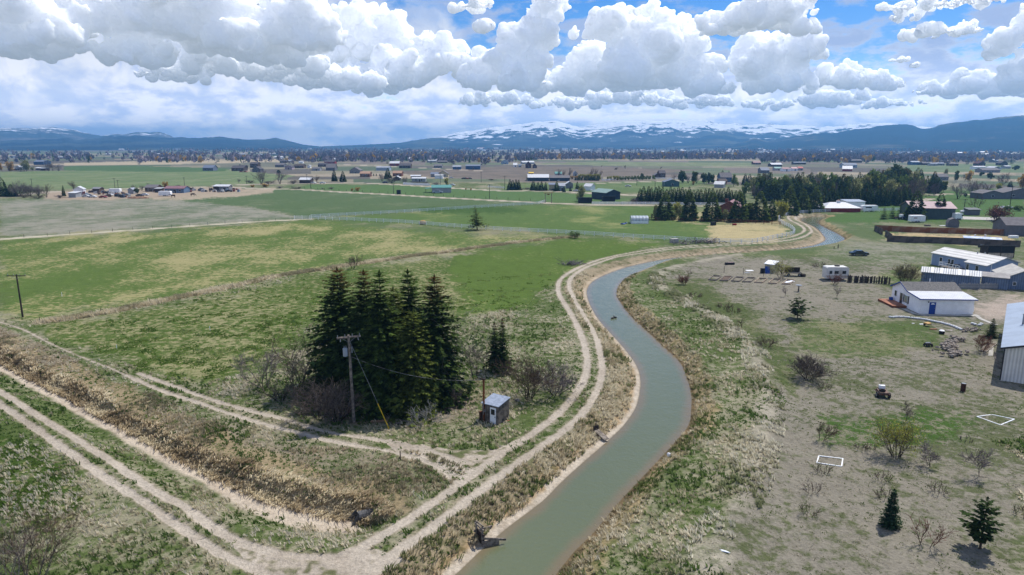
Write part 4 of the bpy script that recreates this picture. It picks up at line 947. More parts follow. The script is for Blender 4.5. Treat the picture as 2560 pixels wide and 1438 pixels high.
def house(name, label, loc, rz, W, D, h, rh, axis, wm, rm, cat='house', oh=.35, wins=(), doors=(), group=None, th=.14, chimney=None, winframe=WHITEP):
    o = empty(name, loc, rz, label, cat, group); m = MB(); r = MB()
    if axis == 'x':
        m.prismx([(0, -.25), (D, -.25), (D, h), (D/2, h+rh), (0, h)], -W/2, W/2)
        s = rh/(D/2); e = h-s*oh
        for a, b in (((-oh, e), (D/2, h+rh)), ((D+oh, e), (D/2, h+rh))):
            r.slab([(-W/2-oh, a[0], a[1]+.01), (W/2+oh, a[0], a[1]+.01), (W/2+oh, b[0], b[1]+.01), (-W/2-oh, b[0], b[1]+.01)], th)
    elif axis == 'y':
        m.prism([(-W/2, -.25), (W/2, -.25), (W/2, h), (0, h+rh), (-W/2, h)], 0, D)
        s = rh/(W/2); e = h-s*oh
        for sg in (-1, 1):
            r.slab([(sg*(W/2+oh), -oh, e+.01), (sg*(W/2+oh), D+oh, e+.01), (0, D+oh, h+rh+.01), (0, -oh, h+rh+.01)], th)
    elif axis == 'hip':
        m.box((0, D/2, h/2-.12), (W, D, h+.25)); q = D*.5
        a = [(-W/2-oh, -oh, h+.005), (W/2+oh, -oh, h+.005), (W/2+oh, D+oh, h+.005), (-W/2-oh, D+oh, h+.005), (-W/2+q*.8, D/2, h+rh), (W/2-q*.8, D/2, h+rh)]
        r.add(a, [(0,1,5,4),(2,3,4,5),(1,2,5),(3,0,4),(3,2,1,0)])
    else:                                           # shed roof sloping to the front ('s') or the back ('sb')
        a, b = (h, h+rh) if axis == 's' else (h+rh, h)
        m.prismx([(0, -.25), (D, -.25), (D, b), (0, a)], -W/2, W/2)
        s = (b-a)/D
        r.slab([(-W/2-oh, -oh, a-s*oh+.01), (W/2+oh, -oh, a-s*oh+.01), (W/2+oh, D+oh, b+s*oh+.01), (-W/2-oh, D+oh, b+s*oh+.01)], th)
    m.build('wall', wm, o); rf = r.build('roof', rm, o)
    for wdef in wins: win(wdef[0], o, W, D, *wdef[1:], frame=winframe)
    for (f, u, w, hh, dm) in doors: win(f, o, W, D, u, hh/2, w, hh, frame=winframe, pane=dm, name='door')
    if chimney: MB().tube((chimney[0], chimney[1], h), (chimney[0], chimney[1], h+rh+chimney[2]), .14, .14, 8).build('chimney', STEEL, rf)
    return o
def ang_of(a, b): return math.atan2(b[1]-a[1], b[0]-a[0])
# --- pump shed with its meter pole and barrel
def pump_shed():
    b = P(1246,1062); rz = R(-33); W, D = 2.0, 2.0
    o = empty('pump_shed', Vector((b.x-W*math.cos(rz), b.y-W*math.sin(rz), 0)), rz, 'small weathered board pump shed with flat pale metal roof beside the canal road', 'shed')
    h0, h1 = 1.92, 2.22
    MB().prismx([(0, -.2), (D, -.2), (D, h1), (0, h0)], 0, W).build('wall', GREYW, o)
    MB().slab([(-.1, -.12, h0-.005), (W+.1, -.12, h0-.005), (W+.1, D+.12, h1+.03), (-.1, D+.12, h1+.03)], .07).build('roof', mat('pump_roof', A(158,170,190), .6, .12, 3.), o)
    dr = MB().box((W*.68, -.03, .86), (.72, .06, 1.7)).build('door', WHITEP, o)
    MB().box((W*.68, -.066, 1.25), (.46, .03, .58)).build('pane', DGLASS, dr); MB().box((W*.68+.28, -.08, .76), (.04, .06, .12)).build('handle', BLACK, dr)
    MB().box((W+.012, D*.42, .22), (.05, .3, .3)).build('hatch', BLACK, o)
    MB().box((W*.16, -.08, 1.2), (.16, .14, .3)).build('meter_box', STEEL, o)
    p = Vector((b.x-1.72*math.cos(rz)+.12*math.sin(rz), b.y-1.72*math.sin(rz)-.12*math.cos(rz), 0)); o2 = empty('service_pole', p, rz, 'short orange brown square pole with dark cross piece at the pump shed corner', 'pole')
    MB().box((0, 0, 2.3), (.15, .15, 4.6)).build('pole', WOOD, o2); MB().box((-.1, -.02, 4.62), (.62, .16, .12)).build('cross_piece', WOODD, o2)
    MB().tube((0, -.1, .8), (0, -.1, 2.2), .03, .03, 6).build('conduit', STEEL, o2)
    q = P(1203,1048); o3 = empty('barrel', q, 0, 'dark rusty barrel standing at the left corner of the pump shed', 'barrel'); MB().tube((0, 0, 0), (0, 0, .85), .22, .22, 12).build('drum', RUST, o3); MB().tube((0, 0, .85), (0, 0, .87), .2, .2, 12).build('lid', WOOD, o3)
    for k, (x, y, l) in enumerate(((1262,1056,'pale board lying by the shed wall'),(1269,1053,'short tan board lying at the shed corner'))):
        tag(MB().box((0, 0, .04), (.5, .14, .05)).build('board', WOODG if k == 0 else DECK, loc=G(x, y), rz=.3+k*.2), l, 'board')
    tag(MB().ball((0, 0, .18), .22, sq=(1.3, .9, .8), jit=.2).build('boulder', STONE, loc=G(1293,1004)), 'grey boulder half hidden under the brown shrub by the shed', 'boulder')
    return o2
sp = pump_shed()
# --- utility poles
def utility_pole(px, py, top, label, arm=2.4, arm_rz=0., double=False, transformer=False, lean=0., r=.14, mat_=None, ins=4, cat='utility pole'):
    h = hgt(px, top, (px, py)); o = empty('utility_pole', G(px, py), arm_rz, label, cat, 'utility poles' if not transformer else None)
    o.rotation_euler = (0, lean, arm_rz)
    MB().tube((0, 0, -.3), (0, 0, h), r*1.15, r*.8, 9).build('pole', mat_ or WOODG, o)
    if arm:
        offs = (-.13, .13) if double else (-.13,)
        for y in offs: MB().box((0, y, h-.22), (arm, .1, .12)).build('crossarm', WOODG if double else (mat_ or WOODG), o)
        for i in range(ins):
            x = arm*(-.46+.92*i/max(ins-1, 1)); MB().tube((x, 0, h-.16), (x, 0, h+.1), .05, .03, 6).build('insulator', STEEL, o)
        for sg in (-1, 1): MB().tube((sg*arm*.28, -.1, h-.28), (0, -.1, h-.75), .02, .02, 4).build('brace', STEEL, o)
    if transformer:
        tr = MB().tube((-.42, 0, h-2.15), (-.42, 0, h-1.35), .24, .24, 12).build('transformer', mat('transformer_grey', A(168,178,190), .5, .06, 2.), o)
        for x in (-.5, -.32): MB().tube((x, 0, h-1.35), (x, 0, h-1.08), .05, .03, 6).build('bushing', STEEL, tr)
        MB().tube((.24, 0, h-1.9), (.24, 0, h-1.25), .06, .06, 6).build('cutout', STEEL, o)
        for sg in (-.8, .9): MB().tube((sg, 0, h-.3), (sg*1.05, -.05, h-.62), .05, .05, 6).build('cutout', STEEL, o)
    return o, h
tp, th_ = utility_pole(885,1055,838, 'weathered utility pole with double crossarm, grey transformer and guy wire in front of the grove', 2.35, .35, True, True, lean=-.012, r=.15)
base = G(885,1055); anch = G(974,1075); topp = base+Vector((.02, 0, th_-.75))
gw = empty('guy_wire', anch, 0, 'thin guy wire with a yellow guard slanting from the transformer pole to the ground', 'guy wire')
dv = topp-anch
MB().tube(dv*.0, dv, .016, .016, 5).build('cable', STEEL, gw); MB().tube((0, 0, 0), dv*.30, .045, .045, 6).build('guard', YEL, gw)
a = base+Vector((.1, 0, th_-2.3)); b = sp.location+Vector((0, 0, 4.55))
pts = [a.lerp(b, t)-Vector((0, 0, 4*t*(1-t)*.9)) for t in np.linspace(0, 1, 15)]
tag(MB().path([p_-a for p_ in pts], .022, 4).build('service_cable', mat('twisted_cable', A(150,150,150), .6, .6, 3., col2=A(50,50,52)), loc=a), 'twisted service cable sagging from the transformer pole to the pump shed', 'cable')
lp_, lh_ = utility_pole(57,793,686, 'dark utility pole with crossarm standing alone at the far left field edge', 3.0, .05, False, lean=0., r=.13, mat_=WOODD)
POLES = [(41,458,449,''),(148,473,446,''),(153,474,449,''),(462,468,444,''),(585,466,452,'')]
for px, py, top, lab in ((80,464,447,'pole behind the bare grey thicket at far left'),(288,474,446,'taller of two close poles behind the homestead'),(296,473,450,'shorter of two close poles behind the homestead'),(371,476,459,'pole by the low house roof of the homestead'),
    (462,469,444,'pole behind the homestead with the mauve roof'),(552,466,459,'short pole at the right end of the homestead yard'),(617,461,440,'pole left of the bare cottonwoods on the lane'),(768,460,436,'pole before the dark gabled houses on the lane'),(777,471,444,'pole in the green strip under the dark gabled houses'),
    (984,485,460,'slim pole beside the narrow lane left of the green roofed shed'),(1101,464,432,'pole behind the green roofed shed by the yellow tree'),(1203,456,430,'pole in front of the ploughed field'),(1224,498,461,'pole in the pasture left of the timber gate arch'),(1262,475,440,'pole next to the first windbreak spruces'),
    (1424,450,420,'tall pole rising in the golden willow row'),(1592,464,450,'pole in green paddock left of the teal shed'),(1637,478,452,'thin pole in the paddock near the teal shed'),(1766,458,436,'white pole among the dark pines'),(2409,532,498,'short dark pole behind the green barn'),(2523,527,465,'tall pole with a box behind the rust red tree')):
    utility_pole(px, py, top, lab, 2.2 if py > 470 else 1.6, .2, r=.13, mat_=WOODD, ins=2)
# --- logs, planks and gates round the grove and canal
def lay(name, px, py, size, rz, m, label, cat, tilt=None, z=0.):
    g_ = G(px, py); return tag(MB().box((0, 0, size[2]/2+z), size, 0, tilt).build(name, m, loc=g_, rz=rz), label, cat)
g_ = G(958,1056); tag(MB().tube((-1.3, 0, .12), (1.3, .05, .12), .13, .11, 9).build('log', mat('pale_log', A(176,140,108), .9, .25, 2.), loc=g_, rz=.05), 'long pale log lying before the grove beside the yellow guard', 'log')
lay('plank', 997,1060, (.95,.28,.16), .95, WOODG, 'weathered grey plank propped at the end of the long log', 'plank')
ol = empty('log_pile', G(1137,992), .8, 'small pile of grey split logs at the right end of the grove', 'log pile')
for k in range(6): MB().tube((-.5+.1*(k % 2), -.3+.2*(k % 3), .12+.18*(k//3)), (.5, -.25+.22*(k % 3), .12+.2*(k//3)), .11, .1, 7).build('log', WOODG, ol)
def post(px, py, top, m, label, r=.06, cat='post', name='post'): 
    h = hgt(px, top, (px, py)); return tag(MB().tube((0, 0, -.2), (0, 0, h), r, r*.9, 7).build(name, m, loc=G(px, py)), label, cat)
post(1001,1150,1128, WOODD, 'single dark marker post on the grassy corner by the track crossing', .05)
post(1099-5,622,609, WOODD, 'dark fence post standing alone on the far canal bank', .1) if False else None
post(2095,621,611, WOODD, 'dark stub post standing alone on the rough bank beyond the car', .12)
post(2085,622,616, WOODD, 'short leaning dark stub next to the stub post', .1)
def headgate():
    p = G(1200,1352); o = empty('headgate', Vector((p.x, p.y, WZ)), .55, 'old timber headgate with two wing boards sloping into the canal', 'headgate')
    MB().box((0, 0, .45), (.10, 1.25, 1.1)).build('gate_board', WOODD, o)
    for y, a in ((-.62, -.25), (.62, .25)):
        w = MB().box((.75, 0, .32), (1.9, .09, .16), 0, ('Y', .22)); w.box((.5, 0, -.02), (1.3, .06, .6)); w.build('wing_board', WOODG, o, loc=(0, y, .2), rz=a)
    for y in (-.45, .45): MB().box((-.05, y, .75), (.1, .1, 1.7)).build('upright', WOODG, o)
    MB().box((-.05, 0, 1.35), (.09, 1.3, .12)).build('cross_beam', WOODG, o); MB().box((-.05, -.1, 1.62), (.06, .9, .09), .12).build('lift_bar', WOODG, o)
headgate()
p = G(1503,1093); o = empty('spill_chute', Vector((p.x, p.y, WZ+.3)), -.95, 'small grey timber spill chute angled into the canal farther up the bank', 'chute')
MB().box((0, 0, .18), (1.7, .62, .06), 0, ('Y', .28)).build('board', WOODG, o); MB().box((-.8, 0, .62), (.1, .7, .5)).build('gate_board', WOODD, o); MB().box((-.82, 0, .95), (.06, .12, .4)).build('lift_bar', WOODD, o)
p = G(886,1306); o = empty('culvert', Vector((p.x+.15, p.y+.1, -1.2)), .5, 'dark flared metal culvert mouth at the end of the ditch', 'culvert'); CUL = mat('culvert_metal', A(92,92,94), .7, .2, 3.)
for sg in (-1, 1): MB().slab([(-.7, sg*.62, 0), (.15, sg*.34, 0), (.15, sg*.34, .95), (-.1, sg*.42, .7)], .04, (0, 1, 0)).build('wing_plate', CUL, o)
MB().tube((.1, 0, .45), (1.8, 0, .45), .42, .42, 12, False).build('pipe', CUL, o)
# --- white house with the blue door
def white_house():
    B = P(2298,785); C = P(2431,787); rz = ang_of(B, C); W, D = 8.7, 10.0
    o = empty('white_house', B, rz, 'low white house with blue door, blue eaves and two tone roof', 'house')
    prof = [(0, -.3), (D, -.3), (D, 2.8), (6.9, 4.12), (4.2, 2.98), (0, 2.6)]
    MB().prismx(prof, 0, W).build('wall', SIDING, o)
    def slope(y0, z0, y1, z1, nm, m, x1=W+.35):
        return MB().slab([(-.28, y0, z0), (x1, y0, z0), (x1, y1, z1), (-.28, y1, z1)], .1).build(nm, m, o)
    r1 = slope(-.35, 2.58, 4.2, 2.995, 'lower_roof', WMETAL); slope(4.202, 2.996, 6.9, 4.135, 'upper_roof', SHINGLE); slope(10.35, 2.66, 6.902, 4.135, 'rear_roof', SHINGLE)
    f = MB(); f.box((W/2+.03, -.37, 2.6), (W+.66, .05, .17))
    for (y0, z0), (y1, z1) in (((-.35, 2.6), (4.2, 3.01)), ((4.2, 3.01), (6.9, 4.15)), ((6.9, 4.15), (10.35, 2.68))):
        f.slab([(-.31, y0, z0-.1), (-.31, y1, z1-.1), (-.285, y1, z1-.1), (-.285, y0, z0-.1)], .2)
    f.build('fascia', BLUEP, o)
    d = MB().box((2.0, -.03, 1.02), (1.02, .06, 2.05)).build('door', BLUEP, o)
    fan = MB(); fan.prism([(2.0+.3*math.cos(t_), 1.68+.24*math.sin(t_)) for t_ in np.linspace(0, math.pi, 9)], -.085, -.06); fan.build('fanlight', WHITEP, d)
    MB().box((2.4, -.09, 1.0), (.05, .06, .12)).build('handle', STEEL, d)
    MB().box((1.25, -.08, 2.1), (.14, .14, .2)).build('porch_lamp', DARKTRIM, o)
    def lw(y, z, w, h, nm='window', pm=DGLASS, sh=False):
        fr = MB().box((-.03, y, z), (.06, w+.16, h+.16)).build(nm, WHITEP, o); MB().box((-.055, y, z), (.05, w, h)).build('pane', pm, fr)
        if sh:
            for sg in (-1, 1): MB().box((-.04, y+sg*(w/2+.26), z), (.05, .32, h+.12)).build('shutter', DARKTRIM, o)
    lw(8.5, 1.75, .7, 1.0); lw(4.75, 1.5, 1.1, 1.25, sh=True, pm=mat('pale_glass', A(150,165,150), .1, .1, 1., spec=.6)); lw(6.4, 1.25, .9, 1.95, 'patio_door')
    MB().tube((6.0, 9.2, 2.9), (6.0, 9.2, 4.35), .09, .09, 8).build('vent_pipe', PVC, o)
    dk = empty('deck', B, rz, 'reddish timber deck along the left end of the white house', 'deck')
    MB().box((-1.25, 7.0, .36), (2.4, 5.6, .08)).build('deck_boards', DECK, dk); e = MB(); e.box((-1.25, 4.22, .16), (2.4, .06, .32)); e.box((-2.43, 7.0, .16), (.06, 5.5, .32)); e.build('skirt', WOOD, dk)
    tag(MB().box((-.55, 8.95, .66), (.5, .5, .5)).build('storage_box', BLUEP, loc=B, rz=rz), 'blue storage box on the deck by the white house wall', 'box')
    pa = MB(); pa.box((W/2, -.75, .02), (W+1.4, .7, .05)); pa.box((-.75, 1.7, .02), (.7, 4.2, .05)); tag(pa.build('garden_path', CONC, loc=B, rz=rz), 'pale concrete path round the white house', 'path', kind='structure')
    b = MB(); b.box((W+.25, .8, .8), (.35, .5, .9)); b.box((W+.25, 1.8, .35), (.4, .9, .5)); tag(b.build('propane_cabinet', PVC, loc=B, rz=rz), 'white cabinet standing at the right end wall of the white house', 'cabinet')
white_house()
pp = [G(2437,787), G(2452,798), G(2472,806), G(2490,813)]
for k in range(3): tag(MB().slab([pp[k]+Vector((-.35, 0, .0)), pp[k]+Vector((.35, 0, .0)), pp[k+1]+Vector((.35, 0, .0)), pp[k+1]+Vector((-.35, 0, .0))], .06).build('garden_path', CONC), 'pale concrete slab path running from the white house to the juniper', 'path', kind='structure')
# --- rows of white sacks, stones and yard clutter by the white house
sackm = MB().ball((0, 0, .17), .3, 8, 5, (1., .75, .62), .08).mesh('white_sack', True); sackm.materials.append(SACK)
ln = pxline([(2226,795),(2250,795),(2285,798),(2320,803),(2350,809),(2380,817),(2405,826)], 0, 10); d_ = np.r_[0, np.cumsum(np.hypot(*np.diff(ln, axis=0).T))]
for q in np.arange(0, d_[-1], .36):
    x, y = np.interp(q, d_, ln[:, 0]), np.interp(q, d_, ln[:, 1])
    tag(link('white_sack', sackm, None, None, (x, y+rng.normal(0, .05), ZT(x, y)-.02), rng.uniform(0, 6.28)), 'bulging white sack in the curved row before the white house', 'sack', 'white sacks in a curved row')
for k in range(8):
    g_ = G(2442+rng.uniform(-14, 14), 813+rng.uniform(-2, 3)); tag(link('white_sack', sackm, None, None, g_, rng.uniform(0, 6)), 'white sack in the loose heap near the barn path', 'sack', 'white sacks in a loose heap')
stm = []
for k in range(5):
    me = MB().ball((0, 0, .12), .28, 7, 4, (1.2, .8, .6), .3).mesh('stone'); me.materials.append(STONE); stm.append(me)
def stones(cx, cy, wx, wy, n, lab, grp, sc=1.):
    for k in range(n):
        g_ = G(cx+rng.normal(0, wx), cy+rng.normal(0, wy)); o = tag(link('stone', stm[k % 5], None, None, g_+Vector((0, 0, rng.uniform(0, .3))), rng.uniform(0, 6)), lab, 'stone', grp); s_ = sc*rng.uniform(.6, 1.5); o.scale = (s_, s_, s_)
stones(2372,868,15,5, 44, 'rough stone in the biggest of the stone heaps on the yard', 'stones of the big heap')
stones(2388,852,13,4, 20, 'rough stone in the upper stone heap behind the big one', 'stones of the upper heap')
stones(2385,889,13,2.5, 20, 'rough stone in the thin line below the big stone heap', 'stones of the lower line')
stones(2422,828,12,2, 16, 'stone in the scatter at the end of the white sack row', 'stones after the sacks', .8)
o = empty('tub', G(2354,835), 0, 'black tub heaped with white snowlike filling near the stones', 'tub'); MB().tube((0, 0, 0), (0, 0, .5), .36, .42, 12).build('bucket', BLACK, o); MB().ball((0, 0, .5), .4, 10, 4, (1, 1, .35)).build('filling', WHITEP, o)
o = empty('wheelbarrow', G(2319,816), .4, 'yellow and black wheelbarrow parked in the lush grass', 'wheelbarrow'); MB().slab([(-.4, -.3, .35), (.4, -.3, .35), (.5, .35, .42), (-.5, .35, .42)], .18).build('tray', mat('ochre_paint', A(206,160,88), .6, .1, 2.), o); MB().tube((-.06, .55, .18), (.06, .55, .18), .18, .18, 10).build('wheel', BLACK, o)
for sg in (-.3, .3): MB().tube((sg, .3, .3), (sg*1.1, -.9, .45), .025, .025, 5).build('handle', WOODG, o)
o = empty('garden_cart', G(2320,866), .1, 'small black garden cart with grey seat on the yard', 'cart'); MB().box((0, 0, .32), (.9, .6, .22)).build('bed', BLACK, o); MB().box((0, .1, .5), (.7, .25, .1)).build('seat', STEEL, o)
for x in (-.4, .4):
    for y in (-.28, .28): MB().tube((x-.05, y, .17), (x+.05, y, .17), .17, .17, 9).build('wheel', BLACK, o)
lay('plank', 2333,824, (1.1,.3,.12), .1, DECK, 'tan plank on the grass below the wheelbarrow', 'plank'); lay('slab', 2374,827, (.9,.6,.08), .3, STONE, 'flat pale stone slab on the grass below the sacks', 'slab')
lay('board', 2304,811, (.7,.3,.06), .1, WHITEP, 'short white board on the grass left of the wheelbarrow', 'board'); lay('board', 2283,809, (.4,.2,.06), .1, WHITEP, 'tiny white board on the grass below the sack row', 'board')
o = empty('raised_bed', G(2470,870), .75, 'long raised bed edged with pale stones beside the grey barn', 'garden bed'); MB().box((0, 0, .08), (5.5, .9, .18)).build('edging', STONE, o); MB().box((0, 0, .19), (5.2, .7, .05)).build('soil', mat('soil', A(120,104,88), .95, .3, 3.), o)
tag(MB().slab([G(2470,890), G(2482,890), G(2485,858), G(2476,858)], .05).build('paving', CONC), 'strip of pale paving slabs beside the grey barn', 'paving', kind='structure')
o = empty('plank_pile', G(2489,915), .75, 'grey planks leaning against the corner of the grey barn', 'plank pile')
for k in range(5): MB().tube((-1.0+.15*k, -.6, .05), (.5+.1*k, .5, 1.2+.12*k), .06, .05, 4).build('plank', WOODG, o)
# --- grey barn cut by the right edge
def barn():
    a = P(2500,950); u = Vector((.596, .803, 0)); rz = ang_of(Vector((0, 0, 0)), Vector((.803, -.596, 0)))
    o = empty('metal_barn', a, rz, 'long metal barn with pale blue roof cut off by the right edge', 'barn'); W, D, h, rh = 11., 28., 4.1, 1.7
    MB().prism([(0, -.3), (W, -.3), (W, h), (W/2, h+rh), (0, h)], 0, D).build('wall', TANMET, o)
    r = MB(); e = h-.1
    mt_ = mat('pale_blue_metal_roof_long', A(186,200,218), .45, .06, .5, ribs=(1, .4, .02))
    rf = MB().slab([(-.4, -.3, e), (-.4, D+.3, e), (W/2, D+.3, h+rh), (W/2, -.3, h+rh)], .12).build('roof', mt_, o); MB().slab([(W+.4, -.3, e), (W+.4, D+.3, e), (W/2+.002, D+.3, h+rh), (W/2+.002, -.3, h+rh)], .12).build('rear_roof', mt_, o)
    t_ = MB(); t_.slab([(-.42, -.34, e-.12), (W/2, -.34, h+rh-.12), (W/2, -.302, h+rh-.12), (-.42, -.302, e-.12)], .2); t_.box((.0, -.03, h/2), (.14, .1, h)); t_.build('trim', DARKTRIM, o)
    MB().tube((1.6, 12., h+.4), (1.6, 12., h+1.9), .13, .13, 9).build('flue', STEEL, rf); MB().tube((1.6, 12, h+1.9), (1.6, 12, h+2.0), .2, .2, 9).build('flue_cap', STEEL, rf)
    MB().path([(3.6, -.2, h+1.15), (3.6, D, h+1.17)], .035, 5).build('cable', BLACK, rf)
barn()
# --- blue grey manufactured home with its sheds
def mobile_home():
    Ax = P(2328,661); d = (P(2481,692)-Ax).normalized(); rz = math.atan2(d.y, d.x); L_, W_ = 15.6, 7.2
    o = empty('manufactured_home', Ax+d*(L_/2), rz, 'long blue grey manufactured home with white roof behind the metal sheds', 'house')
    h, rh = 2.75, 1.15
    MB().prismx([(0, -.2), (W_, -.2), (W_, h), (W_/2, h+rh), (0, h)], -L_/2, L_/2).build('wall', BGSIDE, o)
    rm_ = mat('white_roof_sheet', A(232,230,226,1.1), .6, .06, .5, ribs=(1, 1.2, .01))
    MB().slab([(-L_/2-.35, -.3, h-.09), (L_/2+.35, -.3, h-.09), (L_/2+.35, W_/2, h+rh+.01), (-L_/2-.35, W_/2, h+rh+.01)], .13).build('roof', rm_, o)
    MB().slab([(-L_/2-.35, W_+.3, h-.09), (L_/2+.35, W_+.3, h-.09), (L_/2+.35, W_/2+.002, h+rh+.01), (-L_/2-.35, W_/2+.002, h+rh+.01)], .13).build('rear_roof', rm_, o)
    x0, x1, y0 = 2.6, L_/2-.02, -1.3                    # front wing under its own small gable
    MB().prismx([(y0, -.2), (-.01, -.2), (-.01, h-.02), (y0, h-.4)], x0, x1).build('wing_wall', BGSIDE, o)
    MB().slab([(x0-.3, y0-.3, h-.50), (x1+.3, y0-.3, h-.50), (x1+.3, .2, h+.07), (x0-.3, .2, h+.07)], .12).build('wing_roof', rm_, o)
    for x, z, w, hh in ((-5.2,1.6,.7,.9),(-2.9,1.3,.6,1.5),(-2.0,1.3,.6,1.5),(1.7,1.4,.6,1.2)): win('f', o, L_, W_, x, z, w, hh)
    for x, z, w, hh in ((3.2,1.2,.6,1.5),(5.6,1.4,.7,1.1)):
        fr = MB().box((x, y0-.03, z), (w+.14, .06, hh+.14)).build('window', WHITEP, o); MB().box((x, y0-.055, z), (w, .05, hh)).build('pane', DGLASS, fr)
    win('r', o, L_, W_, 4.6, 1.5, .6, 1.0)
    c = MB()
    for x in (-L_/2, L_/2): c.box((x, -.02, h/2), (.14, .14, h))
    c.build('corner_trim', WHITEP, o)
    for x, y in ((1.2, 3.2), (2.4, 3.9)): MB().tube((x, y, h+.7), (x, y, h+rh+.45), .12, .12, 8).build('roof_vent', STEEL, o)
    dk = empty('porch', Ax+d*(L_/2), rz, 'raised white railed porch with clutter against the blue grey home', 'porch')
    MB().box((-.3, -1.4, .55), (5.4, 2.6, .1)).build('floor', WOODG, dk); r = MB()
    for z in (.95, 1.45): r.box((-.3, -2.7, z), (5.4, .06, .07)); r.box((-3.0, -1.4, z), (.06, 2.6, .07))
    r.build('railing', PVC, dk)
    for x in np.linspace(-3.0, 2.4, 7): MB().box((x, -2.7, 1.0), (.09, .09, 1.0)).build('post', PVC, dk)
    for x, y, s_, m_, l_ in ((-1.9,-.7,.8,BLACK,'black covered grill standing on the porch of the blue grey home'),(.2,-1.0,.9,DARKTRIM,'dark patio table on the porch of the blue grey home'),(1.6,-1.3,.45,STEEL,'light bucket on the porch of the blue grey home')):
        q = Ax+d*(L_/2); p_ = Vector((q.x+x*math.cos(rz)-y*math.sin(rz), q.y+x*math.sin(rz)+y*math.cos(rz), .6))
        mm = MB(); mm.box((0, 0, s_*.72), (s_, s_*.7, s_*.3)); 
        for sx_ in (-.4, .4):
            for sy_ in (-.28, .28): mm.box((sx_*s_, sy_*s_, s_*.28), (.06, .06, s_*.58))
        tag(mm.build('grill' if 'grill' in l_ else ('patio_table' if 'table' in l_ else 'bucket'), m_, loc=p_, rz=rz), l_, 'grill' if 'grill' in l_ else ('table' if 'table' in l_ else 'bucket'))
mobile_home()
def eave_shed(name, pa, pb, z, D, rh, wm, rm, label, axis='x', extra=None, oh=.2):
    a, b = P(*pa, z), P(*pb, z); rz = ang_of(a, b); W = (b-a).length; c = (a+b)/2
    return house(name, label, (c.x, c.y, 0), rz, W, D, z, rh, axis, wm, rm, 'shed', oh)
s1 = eave_shed('metal_shed', (2304.5,680),(2452,692.5), 2.4, 3.4, .75, BGMETAL, GALV, 'long slate blue metal shed with clear strips in its grey roof')
for x in (-3.3,-1.6,1.4,2.7): MB().slab([(x-.22, -.2, 2.47), (x+.22, -.2, 2.47), (x+.22, 1.68, 3.30), (x-.22, 1.68, 3.30)], .03).build('skylight_strip', WHITEP, s1)
MB().box((.4, -.02, 1.1), (.55, .04, .4)).build('sign', mat('faded_sign', A(150,160,176), .7, .3, 6.), s1)
eave_shed('storage_shed', (2455,691),(2522,697), 2.2, 3.4, .6, BGMETAL, mat('faded_grey_roof', A(168,164,162), .7, .12, 1.), 'smaller slate shed with faded grey roof right of the long one')
g_ = P(2552,697,2.2); house('garage', 'blue grey garage with pale roof cut by the right edge behind the white house', (g_.x+.8, g_.y, 0), -.35, 6.2, 8, 2.3, 1.5, 'y', BGMETAL, mat('cream_roof', A(204,200,192), .7, .1, 1.), 'garage', wins=[('f', -1.6, 1.1, .5, .6)])
# --- barn, houses and outbuildings along the far side of the yard
a = P(2278,547); b = P(2386,549); rz = ang_of(a, b); c = (a+b)/2
house('farm_shop', 'large grey green metal shop building with dusty pink roof', (c.x, c.y, 0), rz, (b-a).length, 13, 4.2, 2.0, 'x', GRNW, PINKR, 'shop building', .5, wins=[('r', 9.5, 2.2, 3.0, 3.2)])
def wp(px, py, w, label, name='house', D=9., h=2.6, rh=1.6, axis='x', wm=None, rm=None, rz=0., cat='house', wins=2, group=None, chim=None, door=True):
    """building whose front bottom edge is centred on a photo point and spans w photo pixels"""
    p = P(px, py); W = w*mpp(py)/max(.3, abs(math.cos(rz))); lst = []
    if wins:
        for k in range(wins):
            u_ = -W/2+W*(k+.7)/(wins+.4); lst.append(('f', u_, h*.55, min(1.3, W*.11), min(1.1, h*.4)))
    return house(name, label, (p.x, p.y, ZT(p.x, p.y)), rz, W, D, h, rh, axis, wm, rm, cat, .4, lst, [('f', W*.06, .95, 2., DARKTRIM)] if door and wins else (), group, chimney=chim)
TAUPE = mat('taupe_siding', A(112,112,118,1.1), .7, .08, .8); TAUPER = mat('grey_brown_roof', A(122,118,120), .9, .1, 1.); DKB = mat('dark_brown_siding', A(78,66,62,1.1), .8, .1, .8); DKR = mat('dark_roof', A(92,88,92), .9, .1, 1.)
LGR = mat('light_grey_siding', A(176,178,182), .7, .06, .8); BRICK = mat('brick_red_wall', A(122,76,60), .9, .2, 1.5); REDR = mat('maroon_roof', A(150,104,108), .6, .1, .6); TANR = mat('tan_roof', A(176,142,118), .8, .1, 1.); TEAL = mat('teal_roof', A(96,158,150), .5, .08, .8); CREAM = mat('cream_wall', A(206,196,160), .8, .06, .8); DBLUE = mat('blue_wall', A(62,92,128,1.1), .6, .08, .8); PINK = mat('pinkish_roof', A(196,150,150), .6, .08, .8)
wp(2481,497.5,52, 'low taupe house with pale roof, left of two at the right edge', D=10, h=2.9, rh=1.5, axis='y', wm=TAUPE, rm=TAUPER, wins=1, door=False)
wp(2550,497.5,86, 'bigger taupe house behind the pole at the right edge', D=11, h=3.3, rh=2.2, axis='y', wm=TAUPE, rm=TAUPER, wins=2, door=False)
wp(2435,538.5,28, 'small plain grey shed at the foot of the sparse bare tree', 'garden_shed', 3, 2.2, .4, 's', TAUPE, mat('grey_sheet', A(120,124,124), .8, .1, 1.), 0, 'shed', 0)
o = empty('barn_shed', P(2383,568.5), -.35, 'little grey barn shaped shed with gambrel roof on the lawn', 'shed'); MB().prism([(-1.7,-.1),(1.7,-.1),(1.7,1.5),(1.2,2.5),(0,3.0),(-1.2,2.5),(-1.7,1.5)], 0, 3.2).build('wall', TAUPE, o)
r = MB()
